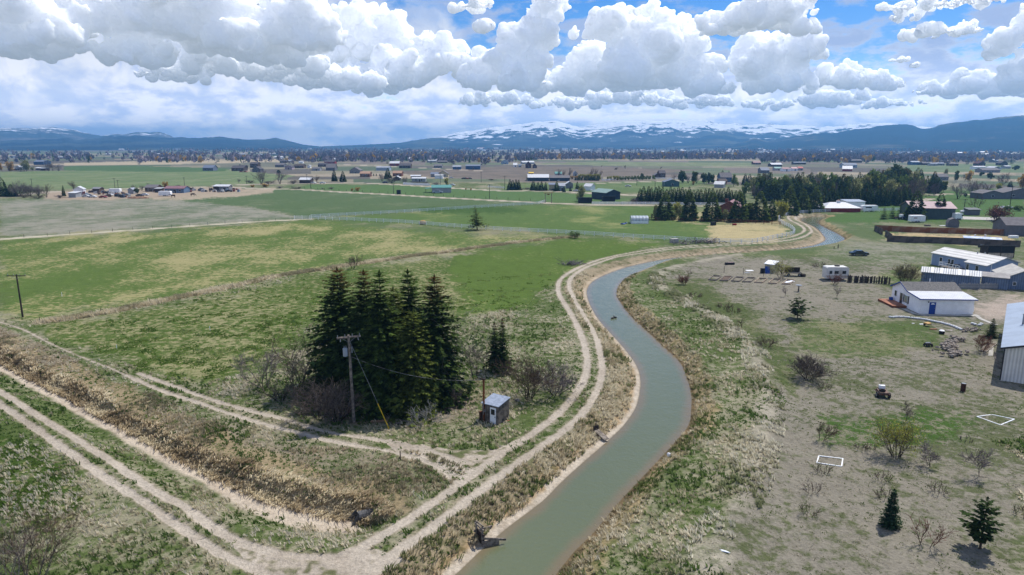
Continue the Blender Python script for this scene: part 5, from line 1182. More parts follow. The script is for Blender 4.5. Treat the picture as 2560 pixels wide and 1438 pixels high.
for pa, pb in (((-1.78,1.45),(-1.25,2.55)),((-1.25,2.55),(0,3.07)),((1.25,2.55),(0,3.07)),((1.78,1.45),(1.25,2.55))): r.slab([(pa[0], -.15, pa[1]), (pa[0], 3.35, pa[1]), (pb[0], 3.35, pb[1]), (pb[0], -.15, pb[1])], .06)
r.build('roof', TAUPER, o)
wp(2554,590,74, 'grey house cut by the right edge at the end of the board fence', D=8, h=3.4, rh=2.0, axis='x', wm=TAUPE, rm=TAUPER, rz=-.15, wins=0)
o = house('stable', 'brown lean to stable with open dark front behind the blue grey home', tuple(P(2500,644)), -.12, 6.4, 3.4, 2.4, .6, 'sb', WOODD, SHINGLE, 'shed', .3); MB().box((0, -.04, .55), (6.3, .08, 1.2)).build('front_boards', mat('tan_boards', A(196,178,156,1.3), .9, .2, 1.5), o)
for x in (-3.1, 0, 3.1): MB().box((x, -.05, 1.4), (.16, .14, 2.8)).build('post', WOODD, o)
MB().box((0, -.03, 2.0), (6.1, .05, 1.6)).build('shade_panel', BLACK, o)  # black sheet put in for the shaded inside behind the open front
# concrete pad by the shop
q = [P(2388,548), P(2500,552), P(2500,545), P(2392,541)]; tag(MB().slab([v_+Vector((0, 0, .02)) for v_ in q], .05).build('concrete_pad', CONC), 'pale concrete pad beside the shop building', 'pavement', kind='structure')
# --- vehicles
def wheel(parent, x, y, r=.32, w=.2, name='wheel'):
    t_ = MB().tube((x, y-w/2, r), (x, y+w/2, r), r, r, 12).build(name, BLACK, parent); MB().tube((x, y-w/2-.012, r), (x, y+w/2+.012, r), r*.55, r*.55, 10).build('rim', STEEL, t_)
def sedan(px, py, rz, paint, label, s_=1., cat='car', name='car'):
    o = empty(name, G(px, py), rz, label, cat); o.scale = (s_,)*3
    MB().prism([(-2.2,.3),(-2.25,.75),(-1.9,.92),(-1.35,.95),(-.75,1.36),(.55,1.38),(1.15,.95),(2.1,.85),(2.25,.6),(2.2,.3)], -.85, .85).build('body', paint, o)
    for y in (-.862, .85): MB().prism([(-1.2,.98),(-.72,1.3),(.5,1.31),(.98,.98)], y, y+.012).build('side_window', DGLASS, o)
    for x, r_ in ((.82, -.62), (-1.05, .62)): MB().box((x, 0, 1.17), (.03, 1.4, .5), 0, ('Y', r_)).build('windscreen', DGLASS, o)
    for x in (-1.4, 1.4):
        for y in (-.8, .8): wheel(o, x, y)
    for y in (-.6, .6): MB().box((2.24, y, .68), (.05, .3, .14)).build('headlight', WHITEP, o)
    return o
sedan(2147,639, -.12, mat('dark_green_paint', A(38,52,52), .25, .1, 2., spec=.6), 'dark green old car parked in rough grass beyond the yard')
def box_trailer(px, py, rz, L_, W_, h, m, label, cat, stripe=None, name='trailer', axle=0., front=True):
    o = empty(name, G(px, py), rz, label, cat)
    p = [(-L_/2,.42),(-L_/2,h+.2),(-L_/2+.2,h+.36),(L_/2-.35,h+.36),(L_/2-.02,h+.1),(L_/2,.42)]
    MB().prism(p, -W_/2, W_/2).build('body', m, o)
    if stripe: s_ = MB(); s_.box((0, -W_/2-.006, .95), (L_*.98, .012, .16)); s_.box((0, -W_/2-.006, .62), (L_*.98, .012, .08)); s_.build('stripe', stripe, o)
    for x in (axle-.45, axle+.45):
        for y in (-W_/2+.02, W_/2-.02): wheel(o, x, y, .34, .2)
    MB().tube((L_/2, 0, .45), (L_/2+1.1, 0, .45), .06, .05, 6).build('hitch', BLACK, o)
    return o
o = box_trailer(2291,556, 0., 5.2, 2.2, 2.25, WHITEP, 'white enclosed cargo trailer parked on the lawn before the shop', 'trailer', axle=-.3)
MB().box((-1.1, -1.112, 1.7), (1.2, .015, .42)).build('faded_sign', mat('faded_pink_sign', A(196,176,180), .7, .25, 5.), o)
o = box_trailer(2087,699, -.02, 4.6, 2.3, 2.5, mat('camper_white', A(228,226,222,1.1), .5, .06, 1.5), 'old white camper trailer with tan stripes at the end of the picket fence', 'camper', mat('tan_stripe', A(150,110,80), .6, .1, 2.), 'camper_trailer')
for x, w_ in ((-1.5,.5),(-.3,.8),(1.3,.7)): fr = MB().box((x, -1.17, 1.75), (w_+.1, .04, .7)).build('window', STEEL, o); MB().box((x, -1.185, 1.75), (w_, .03, .6)).build('pane', DGLASS, fr)
MB().box((.55, -1.17, 1.35), (.65, .04, 1.7)).build('door', mat('camper_door', A(206,200,190), .5, .06, 1.5), o); MB().box((.2, 0, 2.98), (.8, .7, .24)).build('roof_unit', DARKTRIM, o)
o = box_trailer(2392,549.5, .1, 3.0, 2.0, 2.2, WHITEP, 'white box van parked at the corner of the shop building', 'van', name='van'); MB().box((1.35, -1.02, 1.7), (.7, .03, .55)).build('window', DGLASS, o)
o = empty('tractor', G(2256,549), .3, 'blue and white tractor parked by the young spruces', 'tractor'); MB().box((.3, 0, .95), (1.7, .8, .55)).build('bonnet', BLUEP, o); MB().box((-.8, 0, 1.5), (1.0, 1.1, 1.1)).build('cab', WHITEP, o); wheel(o, -.9, -.7, .65, .3); wheel(o, -.9, .7, .65, .3); wheel(o, .9, -.55, .4, .25); wheel(o, .9, .55, .4, .25)
o = empty('machine', G(2241,548), 0, 'low dark red implement next to the blue tractor', 'machine'); MB().box((0, 0, .6), (1.8, .9, .5)).build('frame', RUST, o); wheel(o, -.6, -.5, .35); wheel(o, .6, -.5, .35)
# rusty little trailer with spare wheel
o = empty('utility_trailer', G(2205,992), 1.35, 'rusty little trailer with a spare wheel and white box on the bare yard', 'trailer')
MB().box((0, 0, .52), (1.7, 1.15, .12)).build('bed', RUST, o); MB().box((0, 0, .66), (1.5, .95, .16)).build('load', mat('rosy_boards', A(138,116,104), .9, .3, 3.), o)
for y in (-.62, .62): wheel(o, -.35, y, .33, .18)
MB().tube((-.25, .1, .8), (-.22, .1, .93), .34, .34, 14).build('spare_wheel', BLACK, o); MB().tube((-.24, .1, .93), (-.22, .1, .95), .18, .18, 12).build('spare_rim', RUST, o)
MB().box((.75, -.1, .95), (.4, .6, .35)).build('box', WHITEP, o); MB().tube((1.0, 0, .5), (1.9, 0, .45), .05, .04, 5).build('drawbar', RUST, o); MB().tube((.85, 0, .6), (.85, 0, 1.7), .03, .03, 5).build('stake', WOODD, o)
o = empty('burn_barrel', G(2407,978), 0, 'upright rusty burn barrel standing alone on the bare yard', 'barrel'); MB().tube((0, 0, 0), (0, 0, .95), .26, .26, 14).build('drum', mat('dark_rust', A(84,52,42), .9, .3, 4.), o); MB().tube((0, 0, .95), (0, 0, .965), .24, .24, 14).build('lid', STEEL, o)
def bed(name, c, label, m, cat, inner=None, w=.14, hh=.14):
    p = [G(*q_) for q_ in c]; o = empty(name, p[0], 0, label, cat); b0 = p[0]
    for i in range(4):
        a_, b_ = p[i]-b0, p[(i+1) % 4]-b0; d = b_-a_; MB().box(((a_.x+b_.x)/2, (a_.y+b_.y)/2, hh/2+(i % 2)*.003+(a_.z+b_.z)/2), (d.length-(w if i % 2 else 0), w, hh), math.atan2(d.y, d.x)).build('edge_board', m, o)
    if inner: MB().slab([q_-b0 for q_ in p], hh*.55).build('soil', inner, o)
    return o
bed('garden_bed', [(2442,1043),(2478,1037),(2536,1049),(2502,1063)], 'white painted garden frame laid on the yard nearest the barn', PVC, 'garden frame', w=.09, hh=.06)
bed('garden_bed', [(2042,1158),(2047,1141),(2107,1147),(2104,1167)], 'white painted garden frame laid on the yard left of the willow', PVC, 'garden frame', w=.09, hh=.06)
SOIL = mat('dark_soil', A(112,94,80), .95, .3, 3.)
for k, (x, lab, inn) in enumerate(((1771,'timber raised bed with bare green weeds, first in the row of seven',None),(1799,'timber raised bed filled with dark soil, second in the row',SOIL),(1828,'empty timber raised bed, third in the row',None),(1856,'empty timber raised bed with weeds, fourth in the row',None),(1886,'timber raised bed of tan weeds, fifth in the row',None),(1921,'timber raised bed of brown weeds, sixth in the row',None),(1955,'timber raised bed with white sheet beside it, last in the row',None))):
    y0 = 701+(x-1771)*.055; bed('raised_bed', [(x,y0),(x+20,y0+1),(x+32,y0-9),(x+12,y0-10)], lab, WOODG if k < 4 else mat('tan_board', A(190,170,148), .9, .15, 2.), 'garden bed', inn, .12, .28)
tag(MB().ball((0, 0, .12), .9, 9, 4, (1.5, .6, .25), .25).build('sheet', PVC, loc=G(1974,706), rz=.6), 'crumpled white sheet lying by the last raised bed', 'sheet')
o = empty('bird_bath', G(1996,729), 0, 'grey bird bath on a pedestal on the bare yard', 'bird bath'); MB().tube((0, 0, 0), (0, 0, 1.15), .16, .12, 8).build('pedestal', WOODG, o); MB().tube((0, 0, 1.15), (0, 0, 1.3), .5, .62, 10).build('basin', STEEL, o)
s2 = eave_shed('garden_shed', (1912,660),(1936,663), 1.9, 1.9, .5, CREAM, WHITEP, 'small cream shed with white roof by the budding shrub', 's', oh=.12)
lay('propped_board', 1918,684, (1.1,.08,1.6), .2, BLUEP, 'faded blue board propped in front of the cream shed', 'board', ('X', -.2)); lay('cabinet', 1906,683, (.8,.6,1.1), .1, BLACK, 'black cabinet at the left side of the cream shed', 'cabinet')
o = empty('flatbed', G(1982,690), -.1, 'black flatbed frame with dark boards right of the cream shed', 'flatbed'); MB().box((0, 0, .75), (3.4, 1.6, .12)).build('bed', BLACK, o); MB().box((0, .7, 1.3), (3.2, .08, 1.0)).build('side_board', WOODD, o); wheel(o, -1.1, -.75); wheel(o, 1.1, -.75)
lay('junk_crate', 2007,692, (.9,.7,.6), .3, WOODD, 'dark junk crate at the end of the flatbed', 'crate'); lay('loose_sheet', 1874,677, (1.6,1.0,.08), .1, WHITEP, 'white panel lying left of the cream shed', 'board'); lay('loose_sheet', 1868,682, (1.2,.7,.06), .4, STEEL, 'grey panel lying beside the white panel', 'board')
for k, (x, y) in enumerate(((1810,682),(1858,686),(1909,691))): post(x, y, y-16, WOODD, ('thin dark garden post left of three','thin dark garden post middle of three','thin dark garden post right of three')[k], .05)
o = empty('water_trough', G(1824,662), .1, 'black low trough alone on the far grass', 'trough'); MB().box((0, 0, .28), (2.2, .7, .5)).build('tank', BLACK, o); MB().box((.2, 0, .55), (1.2, .5, .06)).build('cover', PINKR, o)
tag(MB().slab([G(2408,606)+Vector((0,0,1.3)), G(2505,612)+Vector((0,0,1.3)), G(2505,609)+Vector((0,.5,1.55)), G(2408,603)+Vector((0,.5,1.55))], .06).build('tarp_cover', mat('blue_tarp', A(150,176,220), .6, .15, .6, col2=A(226,230,236))), 'long pale blue tarp stretched over stored goods along the dark fence', 'tarp')
for k in range(6): x = 2414+k*16; lay('stored_crate', x, 609+k*.9, (1.5,1.0,1.1), 0, DBLUE if k % 3 == 0 else BLACK, ('blue end crate under the long tarp','second stored crate under the long tarp','third dark crate under the long tarp','fourth blue crate under the long tarp','fifth dark crate under the long tarp','last dark crate under the long tarp')[k], 'crate')
o = empty('atv', G(2454,619), .1, 'small dark quad bike parked below the blue tarp', 'quad bike'); MB().box((0, 0, .7), (1.4, .7, .4)).build('body', BLACK, o)
for x in (-.5, .5):
    for y in (-.4, .4): wheel(o, x, y, .28, .25)
o = empty('plastic_hurdle', G(2450,592), 0, 'white ended practice hurdle inside the fenced pen', 'hurdle'); MB().tube((-1.5, 0, .4), (1.5, 0, .4), .05, .05, 6).build('bar', WOODD, o)
for x in (-1.6, 1.6): MB().box((x, 0, .35), (.25, .6, .7)).build('upright', PVC, o)
lay('loose_sheet', 2357,565, (2.2,1.0,.12), 0, PVC, 'white panel lying on the lawn by the gambrel shed', 'panel'); lay('bench', 2318,566, (2.0,.6,.6), 0, WOODG, 'grey garden bench on the lawn by the board fence', 'bench'); lay('table', 2533,595, (2.6,1.0,.75), 0, PVC, 'white table inside the pen near the grey house', 'table')
tag(MB().ball((0, 0, .05), .5, 9, 4, (.7, .2, .1), .3).build('litter', PVC, loc=G(1812,1380), rz=-.5), 'scrap of white plastic litter on the near yard', 'litter'); tag(MB().ball((0, 0, .2), .28, 7, 5, (1, .9, .8), .15).build('boulder', WHITEP, loc=G(1673,1140)), 'white boulder on the right canal bank', 'boulder')
# --- fences
def run(pts, z=0., n=3): return [Vector((x, y, ZT(x, y))) for x, y in pxline(pts, z, n)]
def resample(pts, step):
    d = [0]
    for a_, b_ in zip(pts[:-1], pts[1:]): d.append(d[-1]+(b_-a_).length)
    out = []; n = max(2, int(round(d[-1]/step))+1)
    for q in np.linspace(0, d[-1], n):
        i = min(max(1, int(np.searchsorted(d, q))), len(d)-1); t = (q-d[i-1])/max(1e-6, d[i]-d[i-1]); out.append(pts[i-1].lerp(pts[i], t))
    return out
def rail_fence(name, pts, step, ph, rails, m, label, pr=.07, rw=.09, cat='fence', group=None):
    p = resample(run(pts), step); o = empty(name, p[0], 0, label, cat, group); b0 = p[0]
    me = MB().box((0, 0, ph/2-.1), (pr*2, pr*2, ph+.2)).mesh('post'); me.materials.append(m)
    for q in p[:100]: link('post', me, None, o, q-b0)
    for z in rails:
        r = MB()
        for a_, b_ in zip(p[:-1], p[1:]):
            d = b_-a_; r.box(((a_.x+b_.x)/2-b0.x, (a_.y+b_.y)/2-b0.y, z+(a_.z+b_.z)/2-b0.z), (d.length, rw*.35, rw*1.3), math.atan2(d.y, d.x))
        r.build('rail', m, o)
    return o
rail_fence('rail_fence', [(778,548),(1000,558),(1190,573),(1430,586),(1600,597),(1700,603),(1800,608),(1880,608)], 3.2, 1.35, (.45,.85,1.25), PVC, 'white three rail fence running along the front of the middle pasture', .08, .1)
rail_fence('rail_fence', [(778,545),(1000,533),(1200,520),(1345,511)], 3.6, 1.35, (.45,.85,1.25), PVC, 'white three rail fence slanting from the corner gate to the timber arch', .08, .1)
rail_fence('rail_fence', [(1345,511),(1364,506)], 2.5, 1.35, (.45,.85,1.25), PVC, 'short white rail fence joining the timber arch', .08, .1)
rail_fence('rail_fence', [(1480,511),(1560,511.5),(1650,512),(1780,514),(1850,515)], 3.6, 1.35, (.35,.65,.95,1.25), PVC, 'white rail fence along the foot of the conifer windbreak', .08, .12)
rail_fence('rail_fence', [(1880,608),(1945,596),(1985,586),(1979,573),(1955,560),(1946,549),(1960,541),(2000,534),(2060,531),(2140,529)], 3., 1.3, (.4,.8,1.2), PVC, 'grey white rail fence curving round the bend of the canal road', .08, .1)
rail_fence('rail_fence', [(2160,531),(2200,529),(2270,527)], 3., 1.4, (.5,.9,1.3), PVC, 'white rail fence right of the long white roofed barn', .09, .14)
rail_fence('rail_fence', [(1622,551),(1700,552),(1790,555),(1870,558),(1950,562)], 2.8, 1.3, (.5,1.0), WOOD, 'brown timber rail fence under the row of spruces', .09, .12)
def wire(pts, step, label, ph=1.1, r=.05): return rail_fence('wire_fence', pts, step, ph, (), WOODD, label, r, cat='wire fence')
wire([(100,806),(250,785),(420,750),(560,722),(700,690),(850,668),(980,648)], 9., 'line of thin dark posts along the dry strip behind the grove', 1.0, .03)
wire([(0,598),(200,585),(400,571),(600,557),(770,548)], 6., 'line of thin dark posts along the pale strip of dry grass', 1.0, .035)
wire([(730,470),(854,478),(981,485),(1108,492),(1250,499),(1355,505)], 7., 'line of thin dark posts beside the narrow far lane', 1.3, .07)
o = empty('corner_gate', P(775,548), 0, 'white gate and braces where the two rail fences meet', 'gate')
for x in (-6., -3., 0.): MB().box((x, 0, .7), (.16, .16, 1.5)).build('post', PVC, o)
r = MB()
for z in (.3,.6,.9,1.2): r.box((-3., 0, z), (6., .05, .09))
r.build('bars', PVC, o)
def board_fence(pts, m, label, h=1.85, cat='fence', name='board_fence'):
    p = run(pts, 0, 1); o = empty(name, p[0], 0, label, cat)
    for i, (a_, b_) in enumerate(zip(p[:-1], p[1:])):
        d = b_-a_; n = MB().box((d.length/2, 0, h/2-.05), (d.length, .06, h+.1)); n.build('panel', m, o, loc=a_-p[0], rz=math.atan2(d.y, d.x))
    for a_ in p: MB().box((0, .08, h/2), (.12, .1, h)).build('post', m, o, loc=a_-p[0])
    return o
bf = pxline([(2186,577),(2280,580),(2370,583),(2460,586),(2545,588)], 0, 1); board_fence([(2186,577),(2230,578.5),(2280,580.5),(2325,582),(2370,583.5),(2415,585),(2460,586.5),(2500,588),(2545,589)], STAIN, 'long rusty brown board fence along the back of the pen')
board_fence([(2218,604),(2265,606),(2312,607.5),(2360,609.5),(2408,611.5),(2456,613.5),(2505,616),(2550,618)], OLDF, 'long dark weathered board fence along the front of the pen')
board_fence([(2186,577),(2195,582),(2206,588)], OLDF, 'short dark fence side with an open gate at the left end of the pen'); board_fence([(2213,590),(2222,596),(2229,601)], OLDF, 'short dark return of fence closing the left end of the pen')
def picket(p0, p1, n, h, m, label, w=.14, gaps=0.):
    a_, b_ = G(*p0), G(*p1); o = empty('picket_fence', a_, 0, label, 'picket fence'); d = b_-a_; rz = math.atan2(d.y, d.x)
    for k in range(n):
        if rng.uniform() < gaps: continue
        hh = h*rng.uniform(.8, 1.1); q = d*(k+.5)/n; MB().box((0, 0, hh/2), (w*rng.uniform(.7, 1.2), .04, hh)).build('picket', m, o, loc=q, rz=rz)
    MB().box((0, .05, h*.3), (d.length, .04, .09)).build('rail', m, o, loc=d*.5, rz=rz); MB().box((0, .05, h*.75), (d.length, .04, .09)).build('rail', m, o, loc=d*.5, rz=rz)
picket((2118,706),(2225,711), 46, 1.6, WOODD, 'gappy dark picket fence right of the camper', .18, .25)
picket((2395,722),(2560,722), 90, 1.15, mat('pale_picket', A(186,184,184), .8, .15, 2.), 'low grey picket fence between the white house and the sheds', .1)
bm = MB()
tag(MB().box((0, 0, .12), (3.2, .9, .24)).build('log_edge', WOODG, loc=G(2470,742)), 'pale low log edge at the foot of the sheds', 'log') if False else None
# --- middle distance structures left and centre
o = empty('greenhouse', P(1600,559.5), -.02, 'small white polytunnel greenhouse standing in the pasture', 'greenhouse')
W_, D_g, hg = 6.2, 4.4, 2.7; arc = [(D_g/2-D_g/2*math.cos(t_), 1.0+(hg-1.0)*math.sin(t_)) for t_ in np.linspace(0, math.pi, 11)]
MB().prismx([(0, 0)]+arc+[(D_g, 0)], -W_/2, W_/2).build('cover', mat('poly_film', A(196,206,214,1.1), .3, .08, 2., ribs=(0, 1.2, .02)), o)
MB().box((-.1, -.03, .5), (W_*.98, .06, 1.0)).build('side_wall', WHITEP, o); MB().box((W_/2+.03, D_g*.5, .95), (.06, .9, 1.9)).build('door', WHITEP, o)
tag(MB().ball((0, 0, .2), .8, 8, 4, (1.3, .8, .35), .25).build('tarp', mat('bright_blue_tarp', A(58,96,176), .6, .2, 2.), loc=G(1557,561)), 'crumpled bright blue tarp left of the greenhouse', 'tarp'); tag(MB().ball((0, 0, .2), .5, 8, 4, (1.3, .8, .4), .25).build('tarp', BLUEP, loc=G(1565,559)), 'smaller blue tarp bundle next to the greenhouse', 'tarp')
tag(MB().ball((0, 0, .7), 1.0, 10, 6, (1.25, .9, .8), .06).build('hay_bale', mat('hay', A(206,170,110), .95, .2, 3.), loc=G(1057,561)), 'tan round hay bale behind the white rail fence', 'hay bale')
o = empty('gate_arch', P(1363,507), .02, 'tall timber ranch gate arch over the far lane', 'gate'); w_ = P(1378,506).x-P(1363,507).x
for x in (0., w_): MB().tube((x, 0, 0), (x, 0, 4.6), .2, .16, 7).build('post', WOODG, o)
MB().tube((-.8, 0, 4.7), (w_+.8, 0, 4.9), .2, .2, 7).build('beam', mat('tan_log', A(190,160,120), .9, .2, 2.), o); MB().box((w_/2, 0, 4.1), (1.2, .08, .5)).build('sign', WOOD, o)
a = P(1519,499); b = P(1556,499.5); c = (a+b)/2; house('dark_barn', 'dark navy barn with pale green roof by the windbreak', (c.x-1, c.y, 0), .55, 9.5, 12, 3.6, 1.6, 'y', NAVY, GRNR, 'barn', .4)
house('lean_shed', 'small black open shed with sloping roof left of the dark barn', tuple(P(1523,504)), .05, 6., 4, 2.1, .5, 'sb', BLACK, mat('slate_sheet', A(110,116,128), .6, .1, 1.), 'shed', .2)
house('lean_shed', 'low black shed with grey roof near the leafing tree', tuple(P(1464,508)), .05, 6.5, 4, 2.2, .5, 'sb', BLACK, mat('slate_sheet', A(110,116,128), .6, .1, 1.), 'shed', .2)
o = house('field_shed', 'small green roofed metal shed with open lean to in the far pasture', tuple(P(1104,482)), .12, 11.5, 8., 3.0, 1.3, 'x', LGR, TEAL, 'shed', .3); MB().slab([(-9.6, 1., 2.4), (-5.9, 1., 2.7), (-5.9, 7., 2.7), (-9.6, 7., 2.4)], .12).build('lean_to_roof', TEAL, o)
for y in (1.2, 6.8): MB().box((-9.4, y, 1.2), (.2, .2, 2.4)).build('post', WOODD, o)
sedan(1094,483.5, .05, mat('silver_paint', A(170,180,200), .3, .1, 2., spec=.5), 'silver pickup parked against the green roofed shed', 1.35, 'pickup', 'pickup'); lay('black_bin', 997,485.5, (2.2,2.0,2.4), 0, BLACK, 'black square bin standing beside the narrow lane', 'bin')
# long barn with white roof and red wall by the canal bend
p0, p1 = P(2062,520.5,1.7), P(2152,520.5,1.7); c = (p0+p1)/2
o = house('stable_barn', 'long red walled stable with white hipped roof by the canal bend', (c.x, c.y, 0), .0, (p1-p0).length, 11, 1.7, 2.1, 'hip', REDP, WMETAL, 'barn', .4); MB().box((.5, 5.5, 4.0), (1.3, 1.3, .9)).build('cupola', WHITEP, o); MB().tube((.5, 5.5, 4.45), (.5, 5.5, 4.95), .8, .05, 4).build('cupola_roof', TANR, o)
house('shed', 'white shed standing behind the right end of the red stable', (c.x+12.5, c.y+14, 0), 0, 8, 6, 3.2, .5, 's', WHITEP, GMETAL, 'shed', .3); o = box_trailer(2172,529, 0, 6.5, 2.3, 2.3, WHITEP, 'white horse trailer right of the red stable', 'trailer'); MB().box((-.8, -1.17, 1.8), (2.6, .03, .5)).build('window', DGLASS, o)
o = house('red_roof_house', 'brick house with maroon roof half hidden by the spruce row', tuple(P(1822,540)), -.45, 11, 12, 2.9, 2.9, 'y', BRICK, REDR, wins=[('f', -1.0, 1.5, 1.1, 1.2), ('f', 2.6, 1.5, 1.1, 1.2)]); MB().box((-2.2, 7, 5.6), (1.3, .9, 1.5)).build('chimney', BRICK, o)
lay('stock_tank', 1783,563.5, (1.6,1.2,1.2), .2, BLACK, 'black tank in the corner of the tan paddock', 'tank'); lay('tub', 1836,563, (1.3,.9,.55), .1, REDP, 'small red tub on the tan paddock grass', 'tub')
# brush piles along the canal road
def brush(px, py, w, h, n, label, m):
    g_ = G(px, py); mb = MB()
    for k in range(n):
        a_ = rng.uniform(0, 6.28); x, y = rng.normal(0, w*.3), rng.normal(0, 1.0); L_ = rng.uniform(.8, 2.4); z = abs(rng.normal(0, h*.35)); e = rng.uniform(-.1, .7)
        mb.tube((x, y, z), (x+math.cos(a_)*L_, y+math.sin(a_)*L_*.7, max(.05, z+e*L_)), rng.uniform(.03, .12), .02, 4)
    return tag(mb.build('brush_pile', m, loc=g_), label, 'brush pile')
brush(1432,662, 5., .9, 90, 'grey heap of dead branches beside the canal road bend', mat('ashy_wood', A(142,132,134), .95, .35, 1.2, isl=.4)); brush(1757,608, 9., 1.2, 160, 'long heap of bleached branches and stumps by the rail fence', mat('ashy_wood', A(142,132,134), .95, .35, 1.2, isl=.4)); brush(1700,611, 6., .5, 40, 'low grey scatter of branches left of the long heap', mat('ashy_wood', A(142,132,134), .95, .35, 1.2))
lay('concrete_block', 1685,607, (2.2,1.4,1.2), .4, CONC, 'white concrete block beside the low branch scatter', 'block')
for k, (x, y) in enumerate(((155,741),(292,872),(525,826))): post(x, y, y-10, PVC, ('thin white irrigation pipe in the upper left field','thin white irrigation pipe in the near left field','thin white irrigation pipe on the bare strip of the field')[k], .04, 'pipe', 'irrigation_pipe')
# --- animals
def skinned(name, verts, edges, radii, m, loc, rz, label, cat, sub=1, s_=1., group=None):
    me = bpy.data.meshes.new(name); me.from_pydata(verts, edges, []); me.materials.append(m); o = link(name, me, None, None, loc, rz); o.scale = (s_,)*3
    md = o.modifiers.new('skin', 'SKIN'); 
    for i, r_ in enumerate(radii): me.skin_vertices[0].data[i].radius = (r_, r_)
    me.skin_vertices[0].data[0].use_root = True
    sb = o.modifiers.new('sub', 'SUBSURF'); sb.levels = sub; sb.render_levels = sub
    return tag(o, label, cat, group)
HV = [(0,0,1.15),(.55,0,1.2),(.75,0,1.25),(1.1,0,1.45),(1.35,0,1.75),(1.65,0,1.6),(1.85,0,1.45),(-.5,0,1.2),(-.75,0,1.2),(-.95,0,.95),(-1.0,0,.6),
 (.6,.18,.75),(.62,.18,.4),(.62,.18,.05),(.6,-.18,.75),(.68,-.18,.4),(.66,-.18,.05),(-.65,.18,.8),(-.75,.18,.42),(-.7,.18,.05),(-.65,-.18,.8),(-.8,-.18,.42),(-.74,-.18,.05)]
HE = [(0,1),(1,2),(2,3),(3,4),(4,5),(5,6),(0,7),(7,8),(8,9),(9,10),(1,11),(11,12),(12,13),(1,14),(14,15),(15,16),(7,17),(17,18),(18,19),(7,20),(20,21),(21,22)]
HR = [.33,.33,.27,.18,.13,.13,.08,.34,.26,.07,.04,.13,.07,.07,.13,.07,.07,.15,.07,.07,.15,.07,.07]
graze = [(v[0], v[1], v[2]) if i not in (3,4,5,6) else {3:(1.2,0,1.0),4:(1.45,0,.7),5:(1.6,0,.35),6:(1.65,0,.15)}[i] for i, v in enumerate(HV)]
HORSE = mat('dark_bay_coat', A(58,42,36), .7, .15, 3.)
skinned('horse', HV, HE, HR, HORSE, tuple(P(433,494.5)), math.pi+.2, 'dark horse with raised head, left of two in the pasture', 'horse', s_=1.15); skinned('horse', graze, HE, HR, HORSE, tuple(P(482,491)), .1, 'dark horse with lowered head, right of two in the pasture', 'horse', s_=1.15)
DV = [(0,0,.1),(.16,0,.12),(.24,0,.22),(.26,0,.3),(.34,0,.29),(-.16,0,.12),(-.28,0,.17)]; DE = [(0,1),(1,2),(2,3),(3,4),(0,5),(5,6)]; DR = [.11,.09,.045,.055,.02,.09,.02]
DUCK = mat('duck_feathers', A(84,70,60), .8, .3, 12.)
for k, (x, y, r_) in enumerate(((1531,797,.3),(1538,795,2.6))): q = P(x, y, WZ); skinned('duck', DV, DE, DR, DUCK, (q.x, q.y, WZ-.03), r_, ('dark duck swimming on the canal, left of the pair','dark duck swimming on the canal, right of the pair')[k], 'duck', s_=1.3)
# ------------------------------------------------------------------ trees, homes and yards of the middle and far distance
def leafball(name, seed, n, w, h, size, z0=.18, core=.0):
    """crown of leaf clumps in a lumpy rounded volume (height h, half width w)"""
    g_ = np.random.default_rng(seed); lob = [(g_.normal(0, w*.45), g_.normal(0, w*.45), h*g_.uniform(z0+.15, .85), w*g_.uniform(.35, .6)) for _ in range(11)]; out = []
    while len(out) < n:
        l = lob[g_.integers(11)]; d = g_.normal(0, 1, 3); d /= np.linalg.norm(d); p = np.array(l[:3])+d*l[3]*g_.uniform(.55, 1.05)*np.array([1, 1, 1.1])
        if p[2] < h*z0 or p[2] > h*1.02: continue
        a = g_.normal(0, 1, 3); a /= np.linalg.norm(a); b = np.cross(a, g_.normal(0, 1, 3)); b /= np.linalg.norm(b)+1e-9; s = size*g_.uniform(.6, 1.5)
        out.append([p, p+a*s*.6+b*s*.4, p+a*s*1.2, p+a*s*.6-b*s*.4])
    return quads_mesh(name, out)
H0 = 10.
PRO = {}
def proto(key, parts): PRO[key] = parts
for k in range(4):
    proto('spruce%d' % k, [('crown', cone_mesh('crown', H0, (3.4, 2.9, 3.7, 2.5)[k], 1500, 1.15, 200+k), (SPR, SPRB, SPR, SPRO)[k]), ('trunk', trunk_mesh('trunk', 9, .2), DBARK)])
PINED = mat('dark_pine', A(70,84,48,1.6), .9, .3, 1., isl=.4, spec=.05, trans=.3)
for k in range(3):
    proto('pine%d' % k, [('crown', leafball('crown', 220+k, 1000, 3.0, H0, 1.0, .10), (PINED, SPRO, PINED)[k]), ('trunk', trunk_mesh('trunk', 8, .2), DBARK)])
def bare_proto(key, seed, stems, spread, m, minr, kids=3, depth=4, lean=.6, sx=1.):
    tr, tw, tips = branch_quads(seed, H0, spread, stems, depth, kids, .16, lean=lean, minr=minr); k = H0/max(t_[2] for t_ in tips); sc = np.array([k*sx, k*sx, k])
    proto(key, [('trunk', quads_mesh('trunk', np.array(tr)*sc), DBARK), ('crown', quads_mesh('crown', np.array(tw)*sc), m)])
bare_proto('bare0', 231, 5, .6, TWIGG, .035); bare_proto('bare1', 232, 6, .75, TWIGP, .035); bare_proto('bare2', 233, 4, .5, TWIG, .035); bare_proto('thicket', 234, 12, 1.0, TWIGD, .03, 3, 4, sx=1.4); bare_proto('thicketg', 235, 12, .95, TWIGG, .03, 3, 4, sx=1.3)
for k, (nm, m) in enumerate((('gold', LEAFO), ('yellow', LEAFY), ('green', LEAFG), ('pale', LEAFP))):
    proto(nm, [('trunk', trunk_mesh('trunk', 8, .22), DBARK), ('crown', leafball('crown', 240+k, 1000, 3.8, H0, .8, .06), m)])
